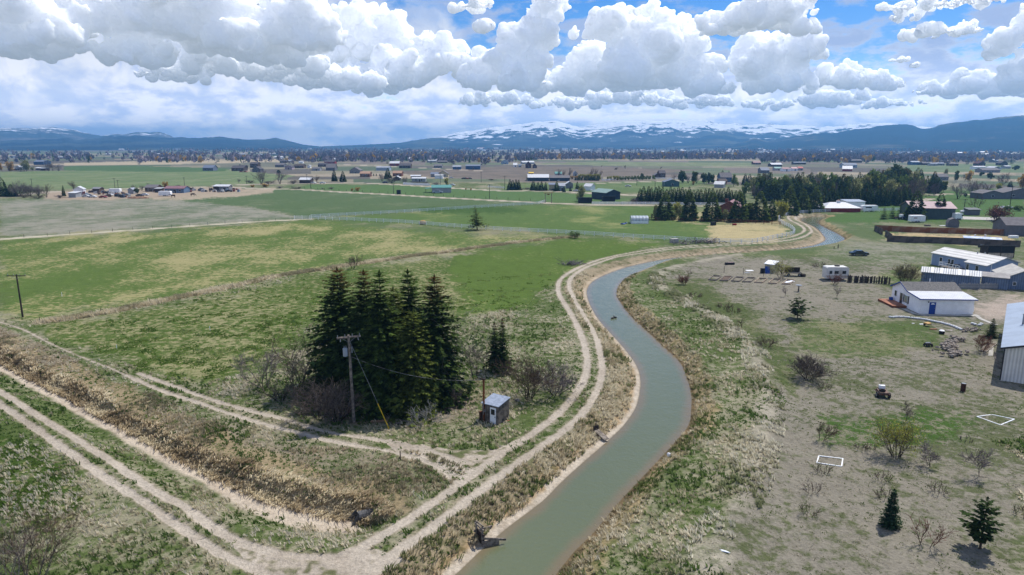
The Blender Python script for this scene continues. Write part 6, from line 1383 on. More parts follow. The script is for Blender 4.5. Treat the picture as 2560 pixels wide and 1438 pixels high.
for v_ in PRO.values():
    for nm, me, m in v_:
        if not len(me.materials): me.materials.append(m)
def inst(key, px, py, top, label, group=None, w=1., name=None, solid=False, cat='tree'):
    h = hgt(px, top, (px, py)) if top < 2000 else top-2000; p = P(px, py); s = h/H0
    nm = name or ('spruce_tree' if key.startswith('spruce') else 'pine_tree' if key.startswith('pine') else 'bare_tree' if key.startswith('bare') else 'bare_shrub' if key.startswith('thicket') else 'willow_tree')
    o = empty(nm, (p.x, p.y, ZT(p.x, p.y)-.05), rng.uniform(0, 6.28), label, 'shrub' if 'shrub' in nm else cat, group); o.scale = (s*w, s*w, s)
    for pn, me, m in PRO[key]: link(pn, me, None, o)
    return o
SPRL = mat('spruce_sunny', A(78,92,44,2.0), .9, .3, .8, isl=.45, spec=.05, trans=.4)  # lighter copy of the spruce, sunlit edges put into its colour
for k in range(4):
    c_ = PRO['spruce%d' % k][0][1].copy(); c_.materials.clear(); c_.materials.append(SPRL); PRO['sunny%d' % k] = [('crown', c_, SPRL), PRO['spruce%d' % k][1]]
# row of spruces along the brown fence, left to right
for k, (x, y, t_, w, lab) in enumerate(((1662,549,482,1.0,'spruce at the left end of the fence row, right of the greenhouse'),(1722,551,477,.95,'second spruce of the fence row with a browned top'),(1779,552,481,.92,'third spruce of the fence row, left of the maroon roof'),(1845,554,480,.98,'fourth spruce of the fence row, just right of the maroon roof'),
    (1897,553,478,.92,'fifth spruce of the fence row'),(1928,551,499,.9,'shorter sixth spruce of the fence row'),(1972,536,466,.85,'tall spruce at the left of the trio by the stable'),(2007,531,474,.95,'middle spruce of the trio by the stable'),(2036,529,468,.95,'right spruce of the trio overlapping the white stable roof'))):
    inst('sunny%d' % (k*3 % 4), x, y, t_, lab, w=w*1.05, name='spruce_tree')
inst('spruce2', 2287,549,477, 'dark spruce covering the left end of the pink roofed shop', w=.9); inst('spruce0', 2347,546,482, 'ragged spruce standing before the pink roofed shop', w=.85)
inst('pale', 1638,549,511, 'slim pale leafing tree left of the fence row', w=.5); inst('yellow', 1692,541,506, 'yellow green willow glowing behind the first fence row spruce', w=.8); inst('pale', 1700,547,512, 'pale budding tree between the first two fence row spruces', w=.6); inst('pine1', 1874,553,506, 'small round pine between the fourth and fifth fence row spruces', w=.6); inst('pale', 1812,553,522, 'thin budding sapling before the maroon roofed house', w=.6); inst('yellow', 1950,545,503, 'yellow willow behind the sixth fence row spruce', w=.9); inst('pale', 1948,541,515, 'grey green shrub tree at the end of the fence row', w=.8)
# windbreaks: dense rows whose members look alike
for x in np.arange(1600, 1862, 9.5):
    yb = 507+(x-1600)*.012+rng.uniform(-1.5, 1.5); inst('spruce%d' % rng.integers(4), x+rng.uniform(-2, 2), yb, yb-rng.uniform(34, 43), 'dark conifer in the dense windbreak row behind the middle pasture', 'conifers of the long windbreak', w=.72)
for x in np.arange(2058, 2275, 10.5):
    yb = 513+rng.uniform(-2, 2); inst('spruce%d' % rng.integers(4), x, yb, yb-rng.uniform(40, 50), 'dark conifer in the windbreak row behind the white roofed stable', 'conifers behind the stable', w=.68)
# mixed wood right of the windbreak
def top_line(x): return np.interp(x, [1850, 1900, 1980, 2050, 2130, 2200, 2240, 2290, 2330, 2380], [455, 432, 430, 428, 436, 420, 410, 428, 440, 470])
cnt = 0
for k in range(420):
    x = rng.uniform(1862, 2345); y = rng.uniform(452, 506)
    if x > 2300 and y > 492: continue
    h = rng.uniform(8, 14.5); p = P(x, y); t_ = y-h*F/(p.y*math.cos(PT)+CH*math.sin(PT))*1.0
    if t_ < top_line(x)-3: continue
    q = rng.uniform(); cnt += 1
    if cnt > 165: break
    if q < .46: inst('spruce%d' % rng.integers(4), x, y, t_, 'dark pointed conifer inside the mixed wood beyond the canal bend', 'pointed conifers of the mixed wood', w=rng.uniform(.6, .85))
    elif q < .56: inst('pine%d' % rng.integers(3), x, y, t_, 'rounded dark pine inside the mixed wood beyond the canal bend', 'rounded pines of the mixed wood', w=rng.uniform(.7, 1.))
    elif q < .82: inst('bare%d' % rng.integers(3), x, y, max(t_, y-36), 'bare grey mauve tree inside the mixed wood beyond the canal bend', 'bare trees of the mixed wood', w=.9)
    else: inst(('green', 'pale', 'green')[rng.integers(3)], x, y, t_, 'fresh green leafing tree inside the mixed wood beyond the canal bend', 'leafing trees of the mixed wood', w=.6)
for x, y, t_, k_, w, lab in ((2238,470,409,'pine0',.75,'tallest rounded pine on the skyline of the mixed wood'),(2222,472,418,'pine2',.7,'tall pine left of the tallest one'),(2252,468,420,'pine0',.7,'tall pine right of the tallest one'),(2292,453,418,'spruce0',.9,'pointed conifers pair, left one, right of the tall pines'),(2300,455,421,'spruce1',.9,'pointed conifers pair, right one, right of the tall pines'),
    (2280,505,438,'bare1',1.25,'large round bare mauve tree in front of the mixed wood'),(2262,506,466,'spruce3',.8,'dark spruce before the large bare tree'),(2395,497,452,'bare0',1.0,'bare tree left of the paired bare trees by the lawn'),(2430,492,446,'bare1',1.2,'broad bare mauve tree behind the taupe houses'),(2460,490,452,'bare0',1.1,'bare tree close behind the left taupe house'),(2505,462,428,'bare1',1.3,'wide bare mauve tree near the right skyline'),
    (2332,482,428,'spruce1',.8,'conifer with a browned top at the right end of the wood'),(2345,483,440,'pine2',.8,'dense dark pine at the right end of the wood'),(2358,481,452,'pine1',.8,'low olive pine at the right end of the wood'),(2413,492,482,'pine0',1.0,'small round dark bush tree on the lawn edge'),(2525,468,451,'spruce0',1.0,'small dark conifer behind the right taupe house'),(2475,447,430,'pine0',1.1,'round dark pine among bare trees at right'),(2452,440,428,'pine2',1.1,'dark pine near the long white shed at right'),
    (2540,426,414,'pine0',1.5,'spreading dark pine near the white dome at right'),(2365,436,421,'pale',.7,'lone pale tree in the green field at right'),(2497,476,458,'yellow',1.3,'yellow green willow behind the taupe houses'),(2556,470,434,'gold',.8,'tall olive gold tree cut by the right edge'),(2412,450,431,'bare0',1.3,'bare tree thicket beside the grey house in the trees'),(2390,455,425,'pine1',.5,'thin olive tree above the grey house in the trees'),
    (2420,452,425,'gold',.8,'olive gold budding tree right of the grey house in the trees'),(2518,528,514,'green',1.6,'low green hedge bush behind the rust red tree'),(2545,528,513,'green',1.8,'wide green hedge bush at the right edge'),(2508,546,524,'bare2',.7,'thin bare tree beside the rust red tree')):
    inst(k_, x, y, t_, lab, w=w)
# centre: spruces, golden rows, pines
for k, (x, y, t_, lab) in enumerate(((1275,475,448,'first dark spruce of the roadside group left of the grey garage'),(1282,475,450,'second dark spruce of the roadside group'),(1290,475,448,'third dark spruce of the roadside group'),(1297,475,449,'fourth dark spruce of the roadside group'),(1333,476,449,'dark spruce standing alone before the long white roofed stable'),(1345,477,455,'olive conifer right of the lone roadside spruce'),(1354,477,453,'second olive conifer of the roadside trio'),(1364,477,455,'third olive conifer of the roadside trio'),
    (1392,478,452,'tall green conifer in front of the cream garage'),(1410,480,466,'small dark spruce right of the cream garage'),(1426,478,465,'small dark spruce by the grey shed with white roof'),(1443,478,454,'tall narrow spruce at the right end of the roadside houses'))):
    inst(('spruce0','spruce2','spruce1','spruce3')[k % 4], x, y, t_, lab, w=.8)
for x in (1319,1328,1334,1365,1378,1386,1396,1402,1407,1414,1439,1446,1454,1462,1466,1472,1478,1484,1489,1495):
    inst('spruce%d' % rng.integers(4), x, 449.5+(x-1320)*.012, 439+rng.uniform(-1.5, 3)+(x-1320)*.008, 'small dark spruce planted along the golden willow row', 'small spruces of the golden row')
for x in np.arange(1368, 1446, 7): inst('gold', x, 448, 439+rng.uniform(-1, 1), 'golden bushy willow in the low left part of the long row', 'low golden willows', w=1.0)
for x in np.arange(1450, 1504, 6): inst('yellow', x, 449, 435+rng.uniform(-1, 1), 'yellow willow in the tall middle part of the long row', 'tall yellow willows', w=.8)
for x in np.arange(1520, 1640, 7.5): inst('green' if x > 1545 else 'yellow', x, 451-(x-1520)*.02, 440+rng.uniform(-1, 1)-(x-1520)*.02, 'round green leafing tree in the clipped row right of the yellow willows', 'clipped green trees', w=.95)
for x, t_ in ((1396,421),(1408,424),(1424,420),(1478,418),(1488,420),(1500,424)): inst('bare2', x, 447, t_, 'tall faint bare poplar behind the golden row', 'bare poplars', w=.55)
inst('pale', 1453,503,462, 'leafing tree with bare trunk behind the low black shed', w=.55)
for x, y, t_, k_, w, lab in ((1705,457,425,'pine0',.8,'big dark pine right of the teal shed'),(1734,461,427,'pine1',.55,'dark forked pine in the pine group'),(1741,458,428,'bare0',.7,'bare tree inside the pine group'),(1760,458,429,'pine2',.75,'dense dark pine, third in the pine group'),(1772,459,430,'pine0',.6,'fourth pine of the group'),(1781,458,432,'pine2',.6,'fifth pine of the group'),(1806,437,425,'spruce0',1.,'small dark spruce above the dark blue house, left'),(1822,436,428,'spruce2',1.2,'small dark spruce above the dark blue house, right'),
    (1834,466,435,'green',.75,'round soft green tree in front of the dark blue house'),(1862,462,433,'spruce1',.9,'dark spruce right of the soft green tree'),(1873,463,434,'spruce0',.9,'second dark spruce right of the soft green tree'),(1734,462,452,'gold',.9,'orange brown shrub tree under the pines'),(1685,449,432,'bare0',.9,'bare tree left of the big dark pine'),(1605,449,432,'pine0',.7,'dark crown rising above the clipped row'),(1720,457,436,'bare1',.9,'bare tree behind the big dark pine')):
    inst(k_, x, y, t_, lab, w=w)
# left and centre left
for x, y, t_, k_, w, lab in ((8,492,444,'spruce0',.9,'dark spruce at the far left edge by the grey thicket'),(30,492,461,'spruce2',1.0,'lower dark spruce right of the one at the left edge'),(48,492,447,'thicketg',.8,'tall pale grey bare thicket at far left'),(74,491,453,'thicketg',.8,'second pale grey bare thicket, lower'),(96,490,458,'thicketg',.7,'third pale grey bare thicket'),(117,494,459,'bare2',.8,'upswept bare bush at the right of the grey thickets'),(60,495,484,'thicket',1.6,'low dark brush under the grey thickets, left'),(95,497,487,'thicket',1.8,'low dark brush under the grey thickets, middle'),(150,496,486,'thicket',1.6,'low dark brush beside the narrow conifer'),
    (160,491,464,'spruce3',.55,'narrow ragged conifer near the white homestead shed'),(185,477,452,'bare2',1.0,'fan shaped bare tree behind the white homestead shed'),(334,480,460,'bare1',.9,'round bare tree left of the homestead house'),(355,478,461,'bare0',1.0,'pale bare tree behind the homestead house'),(342,485,470,'pine0',.9,'dark evergreen bush left of the homestead house'),(413,474,454,'gold',.9,'olive yellow tree behind the mauve roofed shed'),(398,477,464,'green',1.1,'green bush right of the homestead house'),(446,468,462,'thicket',1.2,'small reddish bush behind the mauve roofed shed'),
    (24,429,404,'gold',.9,'golden orange willow at far left'),(4,428,407,'gold',.7,'golden willow cut by the left edge'),(67,430,401,'pale',.9,'broad olive tree right of the golden willow'),(122,429,399,'bare1',.8,'tall bare tree beside the long blue barn'),(147,429,410,'bare0',1.0,'bare mauve tree at the end of the left tree group'),(132,428,409,'bare2',1.0,'dark bare tree between the two bare trees at left'),(52,430,415,'bare1',.9,'dull bare tree between the willow and the olive tree'),
    (654,461,421,'bare1',.95,'large bare cottonwood on the lane, left of two'),(700,460,425,'bare0',.95,'large bare cottonwood on the lane, right of two'),(697,436,425,'pine0',1.,'dark evergreen clump showing in the right cottonwood'),(625,459,449,'thicket',1.5,'dark thicket at the left foot of the cottonwoods'),(672,461,450,'thicket',1.7,'dark thicket between the cottonwoods'),(733,460,449,'thicket',1.6,'dark thicket right of the cottonwoods'),(792,458,438,'bare2',.8,'bare dark tree right of the white roofed shed'),
    (836,454,424,'spruce1',.75,'tall dark spruce on the lane, left of two'),(858,455,428,'spruce2',.8,'dark spruce on the lane, right of two'),(970,446,420,'spruce0',.9,'dark spruce with thin top by the tan roofed house'),(965,448,431,'spruce2',.8,'lower dark spruce beside the thin topped one'),(934,440,434,'spruce0',1.,'first of three tiny conifers by the brick house'),(941,440,434,'spruce1',1.,'second of three tiny conifers by the brick house'),(949,440,435,'spruce2',1.,'third of three tiny conifers by the brick house'),
    (955,454,432,'bare1',.9,'bare tree left of the thin topped spruce'),(980,458,440,'thicket',1.3,'bare brush below the thin topped spruce'),(1012,460,440,'bare1',1.1,'round bare tree by the grey trailers'),(1040,461,452,'thicket',2.2,'dark clipped hedge brush along the white fence, left'),(1062,462,453,'thicket',2.0,'dark clipped hedge brush along the white fence, right'),(1090,463,454,'thicketg',1.7,'round grey bush left of the yellow tree'),(1117,464,445,'yellow',.8,'yellow tree with bare trunk behind the green roofed shed'),
    (630,469,462,'gold',2.,'tan orange willow brush along the far lane'),(664,468,459,'gold',2.6,'orange brown willow brush along the far lane, largest'),(744,473,466,'thicket',2.4,'reddish brush row along the narrow lane'),(700,471,464,'thicketg',2.0,'grey brush along the narrow lane'),(828,473,467,'thicketg',2.0,'grey brush clump in the green strip'),(806,473,469,'thicketg',1.6,'small grey brush in the green strip'),(895,478,468,'gold',1.6,'rusty willow brush right end clump in the green strip'),(880,478,471,'gold',1.2,'smaller rusty willow brush in the green strip'),
    (1228,451,446,'thicket',3.,'long low dark brush left of the roadside spruces'),(1318,474,467,'thicketg',2.2,'grey bush between the roadside spruces'),(1304,475,469,'thicketg',1.6,'low grey bush right of the fourth roadside spruce'),(1590,507,489,'thicketg',1.0,'bare grey brush between the dark barn and the windbreak'),(1582,509,495,'thicket',1.0,'bare dark brush right of the dark barn'),(1165,475,470,'gold',1.,'small tan bush by the far lane, left of pair'),(1178,476,470,'gold',1.,'small tan bush by the far lane, right of pair'),
    (597,458,446,'bare0',.9,'small bare tree left of the lane cottonwoods'),(1504,417,412,'bare2',.9,'tiny bare tree at the edge of the far green field, left'),(1563,421,411,'bare2',.8,'small bare tree by the ploughed field, middle'),(1540,424,417,'thicket',1.,'small dark bush by the ploughed field'),(1652,423,415,'bare2',.8,'small bare tree by the ploughed field, right'),(348,412,407,'thicketg',1.,'small grey bush alone in the far tan strip'),(540,410,404,'bare0',1.2,'small bare tree near the far left houses'),(535,420,413,'gold',1.2,'small olive tree by the far grey barn'),(600,418,411,'spruce0',1.2,'dark conifer above the far dark house')):
    inst(k_, x, y, t_, lab, w=w)
# buildings: middle distance
SL = mat('slate_roof', A(120,130,150), .7, .08, 1.); GRW = mat('grey_wall', A(140,140,144,1.05), .8, .1, 1.); BRN = mat('brown_wall', A(104,86,74,1.1), .85, .12, 1.)
for x, y, w, lab, kw in (
 (197,487,20,'white metal shed at the left end of the homestead',dict(D=6,h=3.,rh=1.4,axis='y',wm=WHITEP,rm=WMETAL,wins=0,cat='shed',name='shed',rz=.35)),(181,494.5,18,'low white roofed open shed at the left end of the homestead',dict(D=5,h=2.4,rh=.5,axis='s',wm=LGR,rm=WMETAL,wins=0,cat='shed',name='shed')),(240,482,17,'low grey roofed shed in the homestead yard',dict(D=5,h=2.2,rh=.8,axis='x',wm=BRN,rm=GRW,wins=0,cat='shed',name='shed')),
 (327,485,13,'little pale gabled shed in the homestead yard',dict(D=4,h=2.3,rh=1.,axis='y',wm=LGR,rm=GALV,wins=0,cat='shed',name='shed')),(377,480,28,'low tan roofed homestead house among bare trees',dict(D=8,h=2.5,rh=1.5,axis='x',wm=BRN,rm=TAUPER)),(436,483,48,'long blue shed with mauve roof at the homestead',dict(D=8,h=2.6,rh=1.2,axis='x',wm=mat('blue_tin',A(108,132,160),.7,.15,.6),rm=mat('mauve_roof',A(150,112,118),.6,.1,1.),wins=3,cat='shed',name='shed')),
 (395,482,15,'small dark shed with pale roof between house and mauve roofed shed',dict(D=4,h=2.2,rh=.5,axis='s',wm=DKB,rm=LGR,wins=0,cat='shed',name='shed')),(560,477.5,24,'white roofed grey shed at the right end of the homestead',dict(D=6,h=2.7,rh=.9,axis='x',wm=GRW,rm=WMETAL,wins=1,cat='shed',name='shed')),(541,477,15,'dark shed with white roof beside the grey homestead shed',dict(D=5,h=2.6,rh=.7,axis='s',wm=DKB,rm=WMETAL,wins=0,cat='shed',name='shed')),
 (520,428,26,'grey barn like house in the far green field',dict(D=12,h=3.6,rh=3.6,axis='x',wm=SL,rm=SL,wins=2)),(594,428.5,30,'dark house with several gables beyond the far green field',dict(D=12,h=3.6,rh=3.2,axis='x',wm=DKB,rm=DKR)),(97,413.5,25,'long blue barn with pale roof at far left',dict(D=16,h=5.,rh=2.5,axis='x',wm=DBLUE,rm=SL,wins=0,cat='barn',name='barn')),(46,427.5,12,'small pale gabled house under the golden willow',dict(D=8,h=3.6,rh=2.6,axis='y',wm=LGR,rm=GALV,wins=1)),
 (95,427,11,'low white roofed shed right of the olive tree',dict(D=6,h=2.6,rh=.8,axis='x',wm=BRN,rm=WMETAL,wins=0,cat='shed',name='shed')),(108,428,13,'low pale blue roofed shed near the bare trees at left',dict(D=6,h=2.6,rh=.8,axis='x',wm=DKB,rm=GALV,wins=0,cat='shed',name='shed')),(27,428,12,'low white shed under the golden willow',dict(D=5,h=2.3,rh=.5,axis='x',wm=BRN,rm=WMETAL,wins=0,cat='shed',name='shed')),
 (635,421,19,'two storey dark house above the left cottonwood',dict(D=10,h=5.5,rh=2.6,axis='x',wm=DKB,rm=DKR,wins=3)),(606,424,14,'dark gabled house with red car at the far left lane',dict(D=9,h=3.2,rh=2.2,axis='x',wm=DKB,rm=DKR)),(641,431,20,'grey gabled house in front of the two storey dark one',dict(D=10,h=3.4,rh=3.4,axis='y',wm=TAUPE,rm=DKR)),(699,419.5,22,'long grey house above the right cottonwood',dict(D=10,h=3.4,rh=2.6,axis='x',wm=TAUPE,rm=TAUPER)),(721,425,18,'house with pale pink garage doors',dict(D=10,h=3.4,rh=2.6,axis='y',wm=mat('pale_pink_wall',A(196,176,180),.7,.06,1.),rm=DKR,wins=1)),
 (747,421.5,24,'brown ranch house with stepped gables',dict(D=10,h=3.2,rh=2.4,axis='x',wm=BRN,rm=DKB)),(772,421,7,'tiny white garden shed right of the brown ranch house',dict(D=5,h=2.8,rh=1.6,axis='y',wm=WHITEP,rm=LGR,wins=0,cat='shed',name='shed')),(826,427,22,'tall steep roofed grey house',dict(D=12,h=3.6,rh=5.5,axis='x',wm=TAUPE,rm=TAUPER)),(805,418,20,'dark house with outbuilding in the upper row',dict(D=9,h=3.4,rh=2.4,axis='x',wm=DKB,rm=DKR)),(790,427.5,19,'long low taupe outbuilding beside the steep roofed house',dict(D=8,h=2.6,rh=2.,axis='x',wm=LGR,rm=TAUPER,wins=1)),
 (824,410.5,26,'dark red barn group under a long white roof',dict(D=12,h=3.5,rh=2.4,axis='x',wm=REDP,rm=DKR)),(813,403,30,'long white roofed shed in the tree belt',dict(D=12,h=3.2,rh=1.8,axis='x',wm=LGR,rm=WMETAL,wins=0,cat='shed',name='shed')),(708,408,17,'dark house in the tan strip of the upper row',dict(D=9,h=3.2,rh=2.6,axis='x',wm=DKB,rm=DKR)),(741,403,13,'pale blue roofed house near the tree belt',dict(D=9,h=3.2,rh=2.6,axis='x',wm=LGR,rm=SL)),(752,409,10,'small white trailer home in the upper row',dict(D=5,h=3.,rh=.8,axis='x',wm=WHITEP,rm=WMETAL,wins=0)),
 (887,434,26,'grey house with big triangular gable',dict(D=12,h=3.4,rh=4.,axis='y',wm=GRW,rm=TAUPER)),(762,459,27,'white roofed open shed right of the cottonwoods',dict(D=9,h=2.6,rh=1.4,axis='x',wm=DKB,rm=WMETAL,wins=0,cat='shed',name='shed')),(912,442.5,24,'brick house with orange tan roof',dict(D=10,h=3.2,rh=2.2,axis='x',wm=BRICK,rm=TANR)),(993,441,22,'tan roofed brown house right of the thin topped spruce',dict(D=10,h=3.2,rh=2.4,axis='x',wm=BRICK,rm=TANR)),(957,427,33,'long pale blue metal building',dict(D=12,h=3.8,rh=1.4,axis='x',wm=mat('pale_blue_wall',A(168,186,206),.6,.06,1.),rm=GALV,wins=0,cat='building',name='metal_building')),
 (986,415.5,24,'red barn with white roof and gabled tower',dict(D=12,h=4.,rh=3.4,axis='x',wm=REDP,rm=WMETAL,wins=1,cat='barn',name='barn')),(1012,421,28,'wide dark roofed house with stone gable',dict(D=12,h=3.6,rh=3.4,axis='x',wm=DKB,rm=DKR)),(1095,420.5,20,'grey house between dark trees in the upper row',dict(D=9,h=3.2,rh=2.4,axis='x',wm=GRW,rm=TAUPER)),(1142,424,20,'slate blue house left of the long blue building',dict(D=9,h=3.6,rh=1.8,axis='x',wm=DBLUE,rm=GALV,wins=1)),(1182,424,36,'long deep blue metal building',dict(D=14,h=4.6,rh=1.8,axis='x',wm=DBLUE,rm=SL,wins=1,cat='building',name='metal_building')),
 (1108,443,24,'cream house with steep gable by the yellow tree',dict(D=10,h=3.4,rh=3.4,axis='y',wm=CREAM,rm=TAUPER)),(1086,443.5,18,'grey porch house left of the cream one',dict(D=8,h=3.2,rh=1.8,axis='x',wm=GRW,rm=SL)),(1097,447,20,'low white garage in front of the cream house',dict(D=6,h=2.6,rh=1.,axis='x',wm=WHITEP,rm=LGR,wins=0,cat='garage',name='garage')),(1039,448.5,24,'white mobile home behind the round bare tree',dict(D=5,h=2.6,rh=.8,axis='x',wm=TAUPE,rm=WMETAL,wins=2)),(1047,455,34,'long white roofed mobile home along the hedge',dict(D=5,h=2.6,rh=.8,axis='x',wm=LGR,rm=WMETAL,wins=2)),(992,452,15,'curved white sheet metal shed by the brush',dict(D=6,h=2.2,rh=1.4,axis='y',wm=DKB,rm=WMETAL,wins=0,cat='shed',name='shed')),
 (1346,453,52,'long stable with white metal roof behind the roadside spruces',dict(D=14,h=2.8,rh=2.2,axis='x',wm=NAVY,rm=WMETAL,wins=0,cat='stable',name='stable')),(1400,453,48,'long grey roofed stable right of the white roofed one',dict(D=12,h=2.6,rh=1.6,axis='x',wm=NAVY,rm=TAUPER,wins=0,cat='stable',name='stable')),(1381,476.5,15,'cream fronted garage behind the green conifer',dict(D=8,h=3.6,rh=.6,axis='s',wm=CREAM,rm=SL,wins=0,cat='garage',name='garage')),(1404,477.5,16,'pale blue grey house right of the green conifer',dict(D=8,h=3.2,rh=1.4,axis='x',wm=mat('pale_blue_wall',A(168,186,206),.6,.06,1.),rm=GALV)),
 (1424,471,17,'grey shed with white gable roof',dict(D=7,h=3.,rh=1.4,axis='y',wm=GRW,rm=WMETAL,wins=0,cat='shed',name='shed')),(1468,476,16,'white open fronted shed in the paddock',dict(D=6,h=2.6,rh=1.5,axis='x',wm=WHITEP,rm=WMETAL,wins=0,cat='shed',name='shed',rz=-.6)),(1396,440,16,'teal roofed building behind the golden row',dict(D=8,h=2.6,rh=2.,axis='x',wm=LGR,rm=TEAL,wins=0)),(1439,440,9,'pale blue gabled house behind the golden row',dict(D=8,h=3.,rh=2.4,axis='y',wm=LGR,rm=SL,wins=1)),(1328,439.5,11,'ochre roofed building at the left end of the golden row',dict(D=8,h=2.8,rh=1.,axis='x',wm=BRN,rm=YEL,wins=0)),
 (1321,420.5,14,'tall dark red gabled barn in the ploughed land',dict(D=12,h=5.,rh=5.,axis='y',wm=mat('dark_red_wall',A(92,54,56),.8,.1,1.),rm=DKR,wins=1,cat='barn',name='barn')),(1337,420.5,10,'smaller dark gabled barn right of the tall one',dict(D=9,h=3.5,rh=3.2,axis='y',wm=mat('dark_red_wall',A(92,54,56),.8,.1,1.),rm=DKR,wins=1,cat='barn',name='barn')),(1288,417.5,9,'bright white roofed house left of the dark barns',dict(D=9,h=3.,rh=3.,axis='x',wm=WHITEP,rm=WMETAL,wins=1)),(1300,418,7,'tiny grey house left of the dark barns',dict(D=7,h=2.6,rh=2.,axis='x',wm=GRW,rm=SL,wins=0)),(1262,410.5,18,'pale blue two gabled house on the far edge',dict(D=12,h=4.,rh=4.,axis='y',wm=mat('pale_blue_wall',A(168,186,206),.6,.06,1.),rm=SL)),
 (1680,466,36,'teal green metal shed left of the big dark pine',dict(D=9,h=3.2,rh=1.6,axis='y',wm=mat('teal_wall',A(74,104,112),.6,.08,1.),rm=SL,wins=1,cat='shed',name='shed')),(1643,445.5,14,'brown house with tan roof by the clipped row',dict(D=8,h=3.,rh=2.4,axis='y',wm=DKB,rm=TAUPER,wins=1)),(1656,444,15,'dark two storey house right of the tan roofed one',dict(D=9,h=4.6,rh=3.,axis='x',wm=DKB,rm=DKR)),(1816,454,28,'dark blue house with grey roof above the pines',dict(D=10,h=3.6,rh=3.4,axis='x',wm=DBLUE,rm=TAUPER)),(1797,469,20,'white roofed low shed in front of the dark blue house',dict(D=6,h=2.4,rh=1.8,axis='x',wm=LGR,rm=WMETAL,wins=0,cat='shed',name='shed',rz=-.5)),(1808,460.5,18,'low red brown barn beside the dark blue house',dict(D=7,h=2.4,rh=1.6,axis='x',wm=REDP,rm=DKB,wins=0,cat='barn',name='barn')),
 (1913,433,20,'grey gabled house over the left part of the wood',dict(D=10,h=3.4,rh=3.4,axis='x',wm=TAUPE,rm=SL)),(1942,417.5,26,'white long roofed barn beyond the wood',dict(D=14,h=3.2,rh=2.6,axis='x',wm=DKB,rm=WMETAL,wins=0,cat='barn',name='barn')),(1946,427,17,'teal roofed house over the wood',dict(D=8,h=2.8,rh=1.8,axis='x',wm=LGR,rm=TEAL,wins=1)),(1966,429,18,'white house with red trim over the wood',dict(D=8,h=3.,rh=1.8,axis='x',wm=WHITEP,rm=REDR,wins=1)),(1987,428,14,'white fronted house with red roof over the wood',dict(D=8,h=3.,rh=1.8,axis='x',wm=WHITEP,rm=PINK,wins=1)),(2002,427,11,'small red roofed house over the wood',dict(D=8,h=3.,rh=1.8,axis='x',wm=LGR,rm=mat('bright_red_roof',A(180,64,60),.6,.08,1.),wins=1)),
 (2000,411.5,30,'long dark row of stables on the far plain',dict(D=10,h=3.,rh=1.4,axis='x',wm=DKB,rm=SL,wins=0,cat='stable',name='stable')),(2118,429,20,'red walled barn with long white roof in the wood',dict(D=9,h=3.,rh=4.,axis='x',wm=REDP,rm=WMETAL,wins=0,cat='barn',name='barn',rz=-.4)),(2126,420,33,'pale blue many gabled house beyond the wood',dict(D=12,h=4.,rh=3.,axis='x',wm=mat('pale_blue_wall',A(168,186,206),.6,.06,1.),rm=SL,wins=3)),(1893,411,18,'maroon roofed farmhouse on the far green field',dict(D=9,h=3.,rh=2.4,axis='x',wm=BRICK,rm=REDR)),
 (2290,412.5,21,'bright blue metal building on the far plain',dict(D=12,h=4.4,rh=1.8,axis='x',wm=DBLUE,rm=GALV,wins=0,cat='building',name='metal_building')),(2455,416,16,'dark red brown gabled house near the right skyline',dict(D=12,h=4.,rh=4.,axis='y',wm=DKB,rm=mat('dark_red_wall',A(92,54,56),.8,.1,1.))),(2478,432,44,'wide grey roofed house in bare trees at right',dict(D=12,h=3.,rh=2.4,axis='x',wm=GRW,rm=TAUPER)),(2450,424,30,'long white shed near the white dome',dict(D=8,h=3.2,rh=1.,axis='x',wm=WHITEP,rm=WMETAL,wins=0,cat='shed',name='shed')),(2510,414,18,'dark gabled house right of the red brown one',dict(D=10,h=3.6,rh=3.6,axis='y',wm=DKB,rm=DKR)),(2358,450,26,'grey house half hidden in trees right of the wood',dict(D=10,h=3.,rh=2.2,axis='x',wm=GRW,rm=TAUPER)),(2520,422.5,14,'pale blue roofed shed right of the white dome',dict(D=8,h=3.,rh=1.2,axis='x',wm=LGR,rm=GALV,wins=0,cat='shed',name='shed')),
 (2315,413,17,'low dark house right of the bright blue building',dict(D=8,h=3.,rh=1.8,axis='x',wm=DKB,rm=TAUPER,wins=1)),(2335,415,16,'pale long house in the right far row',dict(D=8,h=3.,rh=1.8,axis='x',wm=LGR,rm=SL,wins=1)),(2352,414,18,'blue roofed house in the right far row',dict(D=8,h=3.,rh=1.8,axis='x',wm=GRW,rm=SL,wins=1)),(2385,415,22,'long tan house at the end of the right far row',dict(D=8,h=3.,rh=1.6,axis='x',wm=BRN,rm=TAUPER,wins=1))):
    if y < 446: kw['h'] *= .88; kw['rh'] *= .75
    wp(x, y, w, lab, **kw)
o = empty('quonset', P(2494,424.5), 0, 'white domed metal building near the right skyline', 'building'); wq = 22*mpp(424.5); arc = [(-wq/2*math.cos(t_), wq*.36*math.sin(t_)) for t_ in np.linspace(0, math.pi, 11)]; MB().prism(arc, 0, 14).build('shell', WMETAL, o); MB().box((0, -.05, 1.6), (3.4, .1, 3.2)).build('door', GRW, o)
box_trailer(414,490.5, 0, 6.6, 2.3, 2.4, WHITEP, 'white camper in front of the long mauve roofed shed', 'camper', name='camper_trailer'); box_trailer(289,483, 0, 6.4, 2.3, 2.3, WHITEP, 'white camper in the middle of the homestead yard', 'camper', name='camper_trailer')
PAINTS = [mat('car_red', A(150,60,56), .4, .1, 2.), mat('car_white', A(226,228,232), .4, .05, 2.), mat('car_blue', A(70,96,150), .4, .1, 2.), mat('car_black', A(44,46,50), .4, .1, 2.), mat('car_grey', A(140,146,154), .4, .1, 2.)]
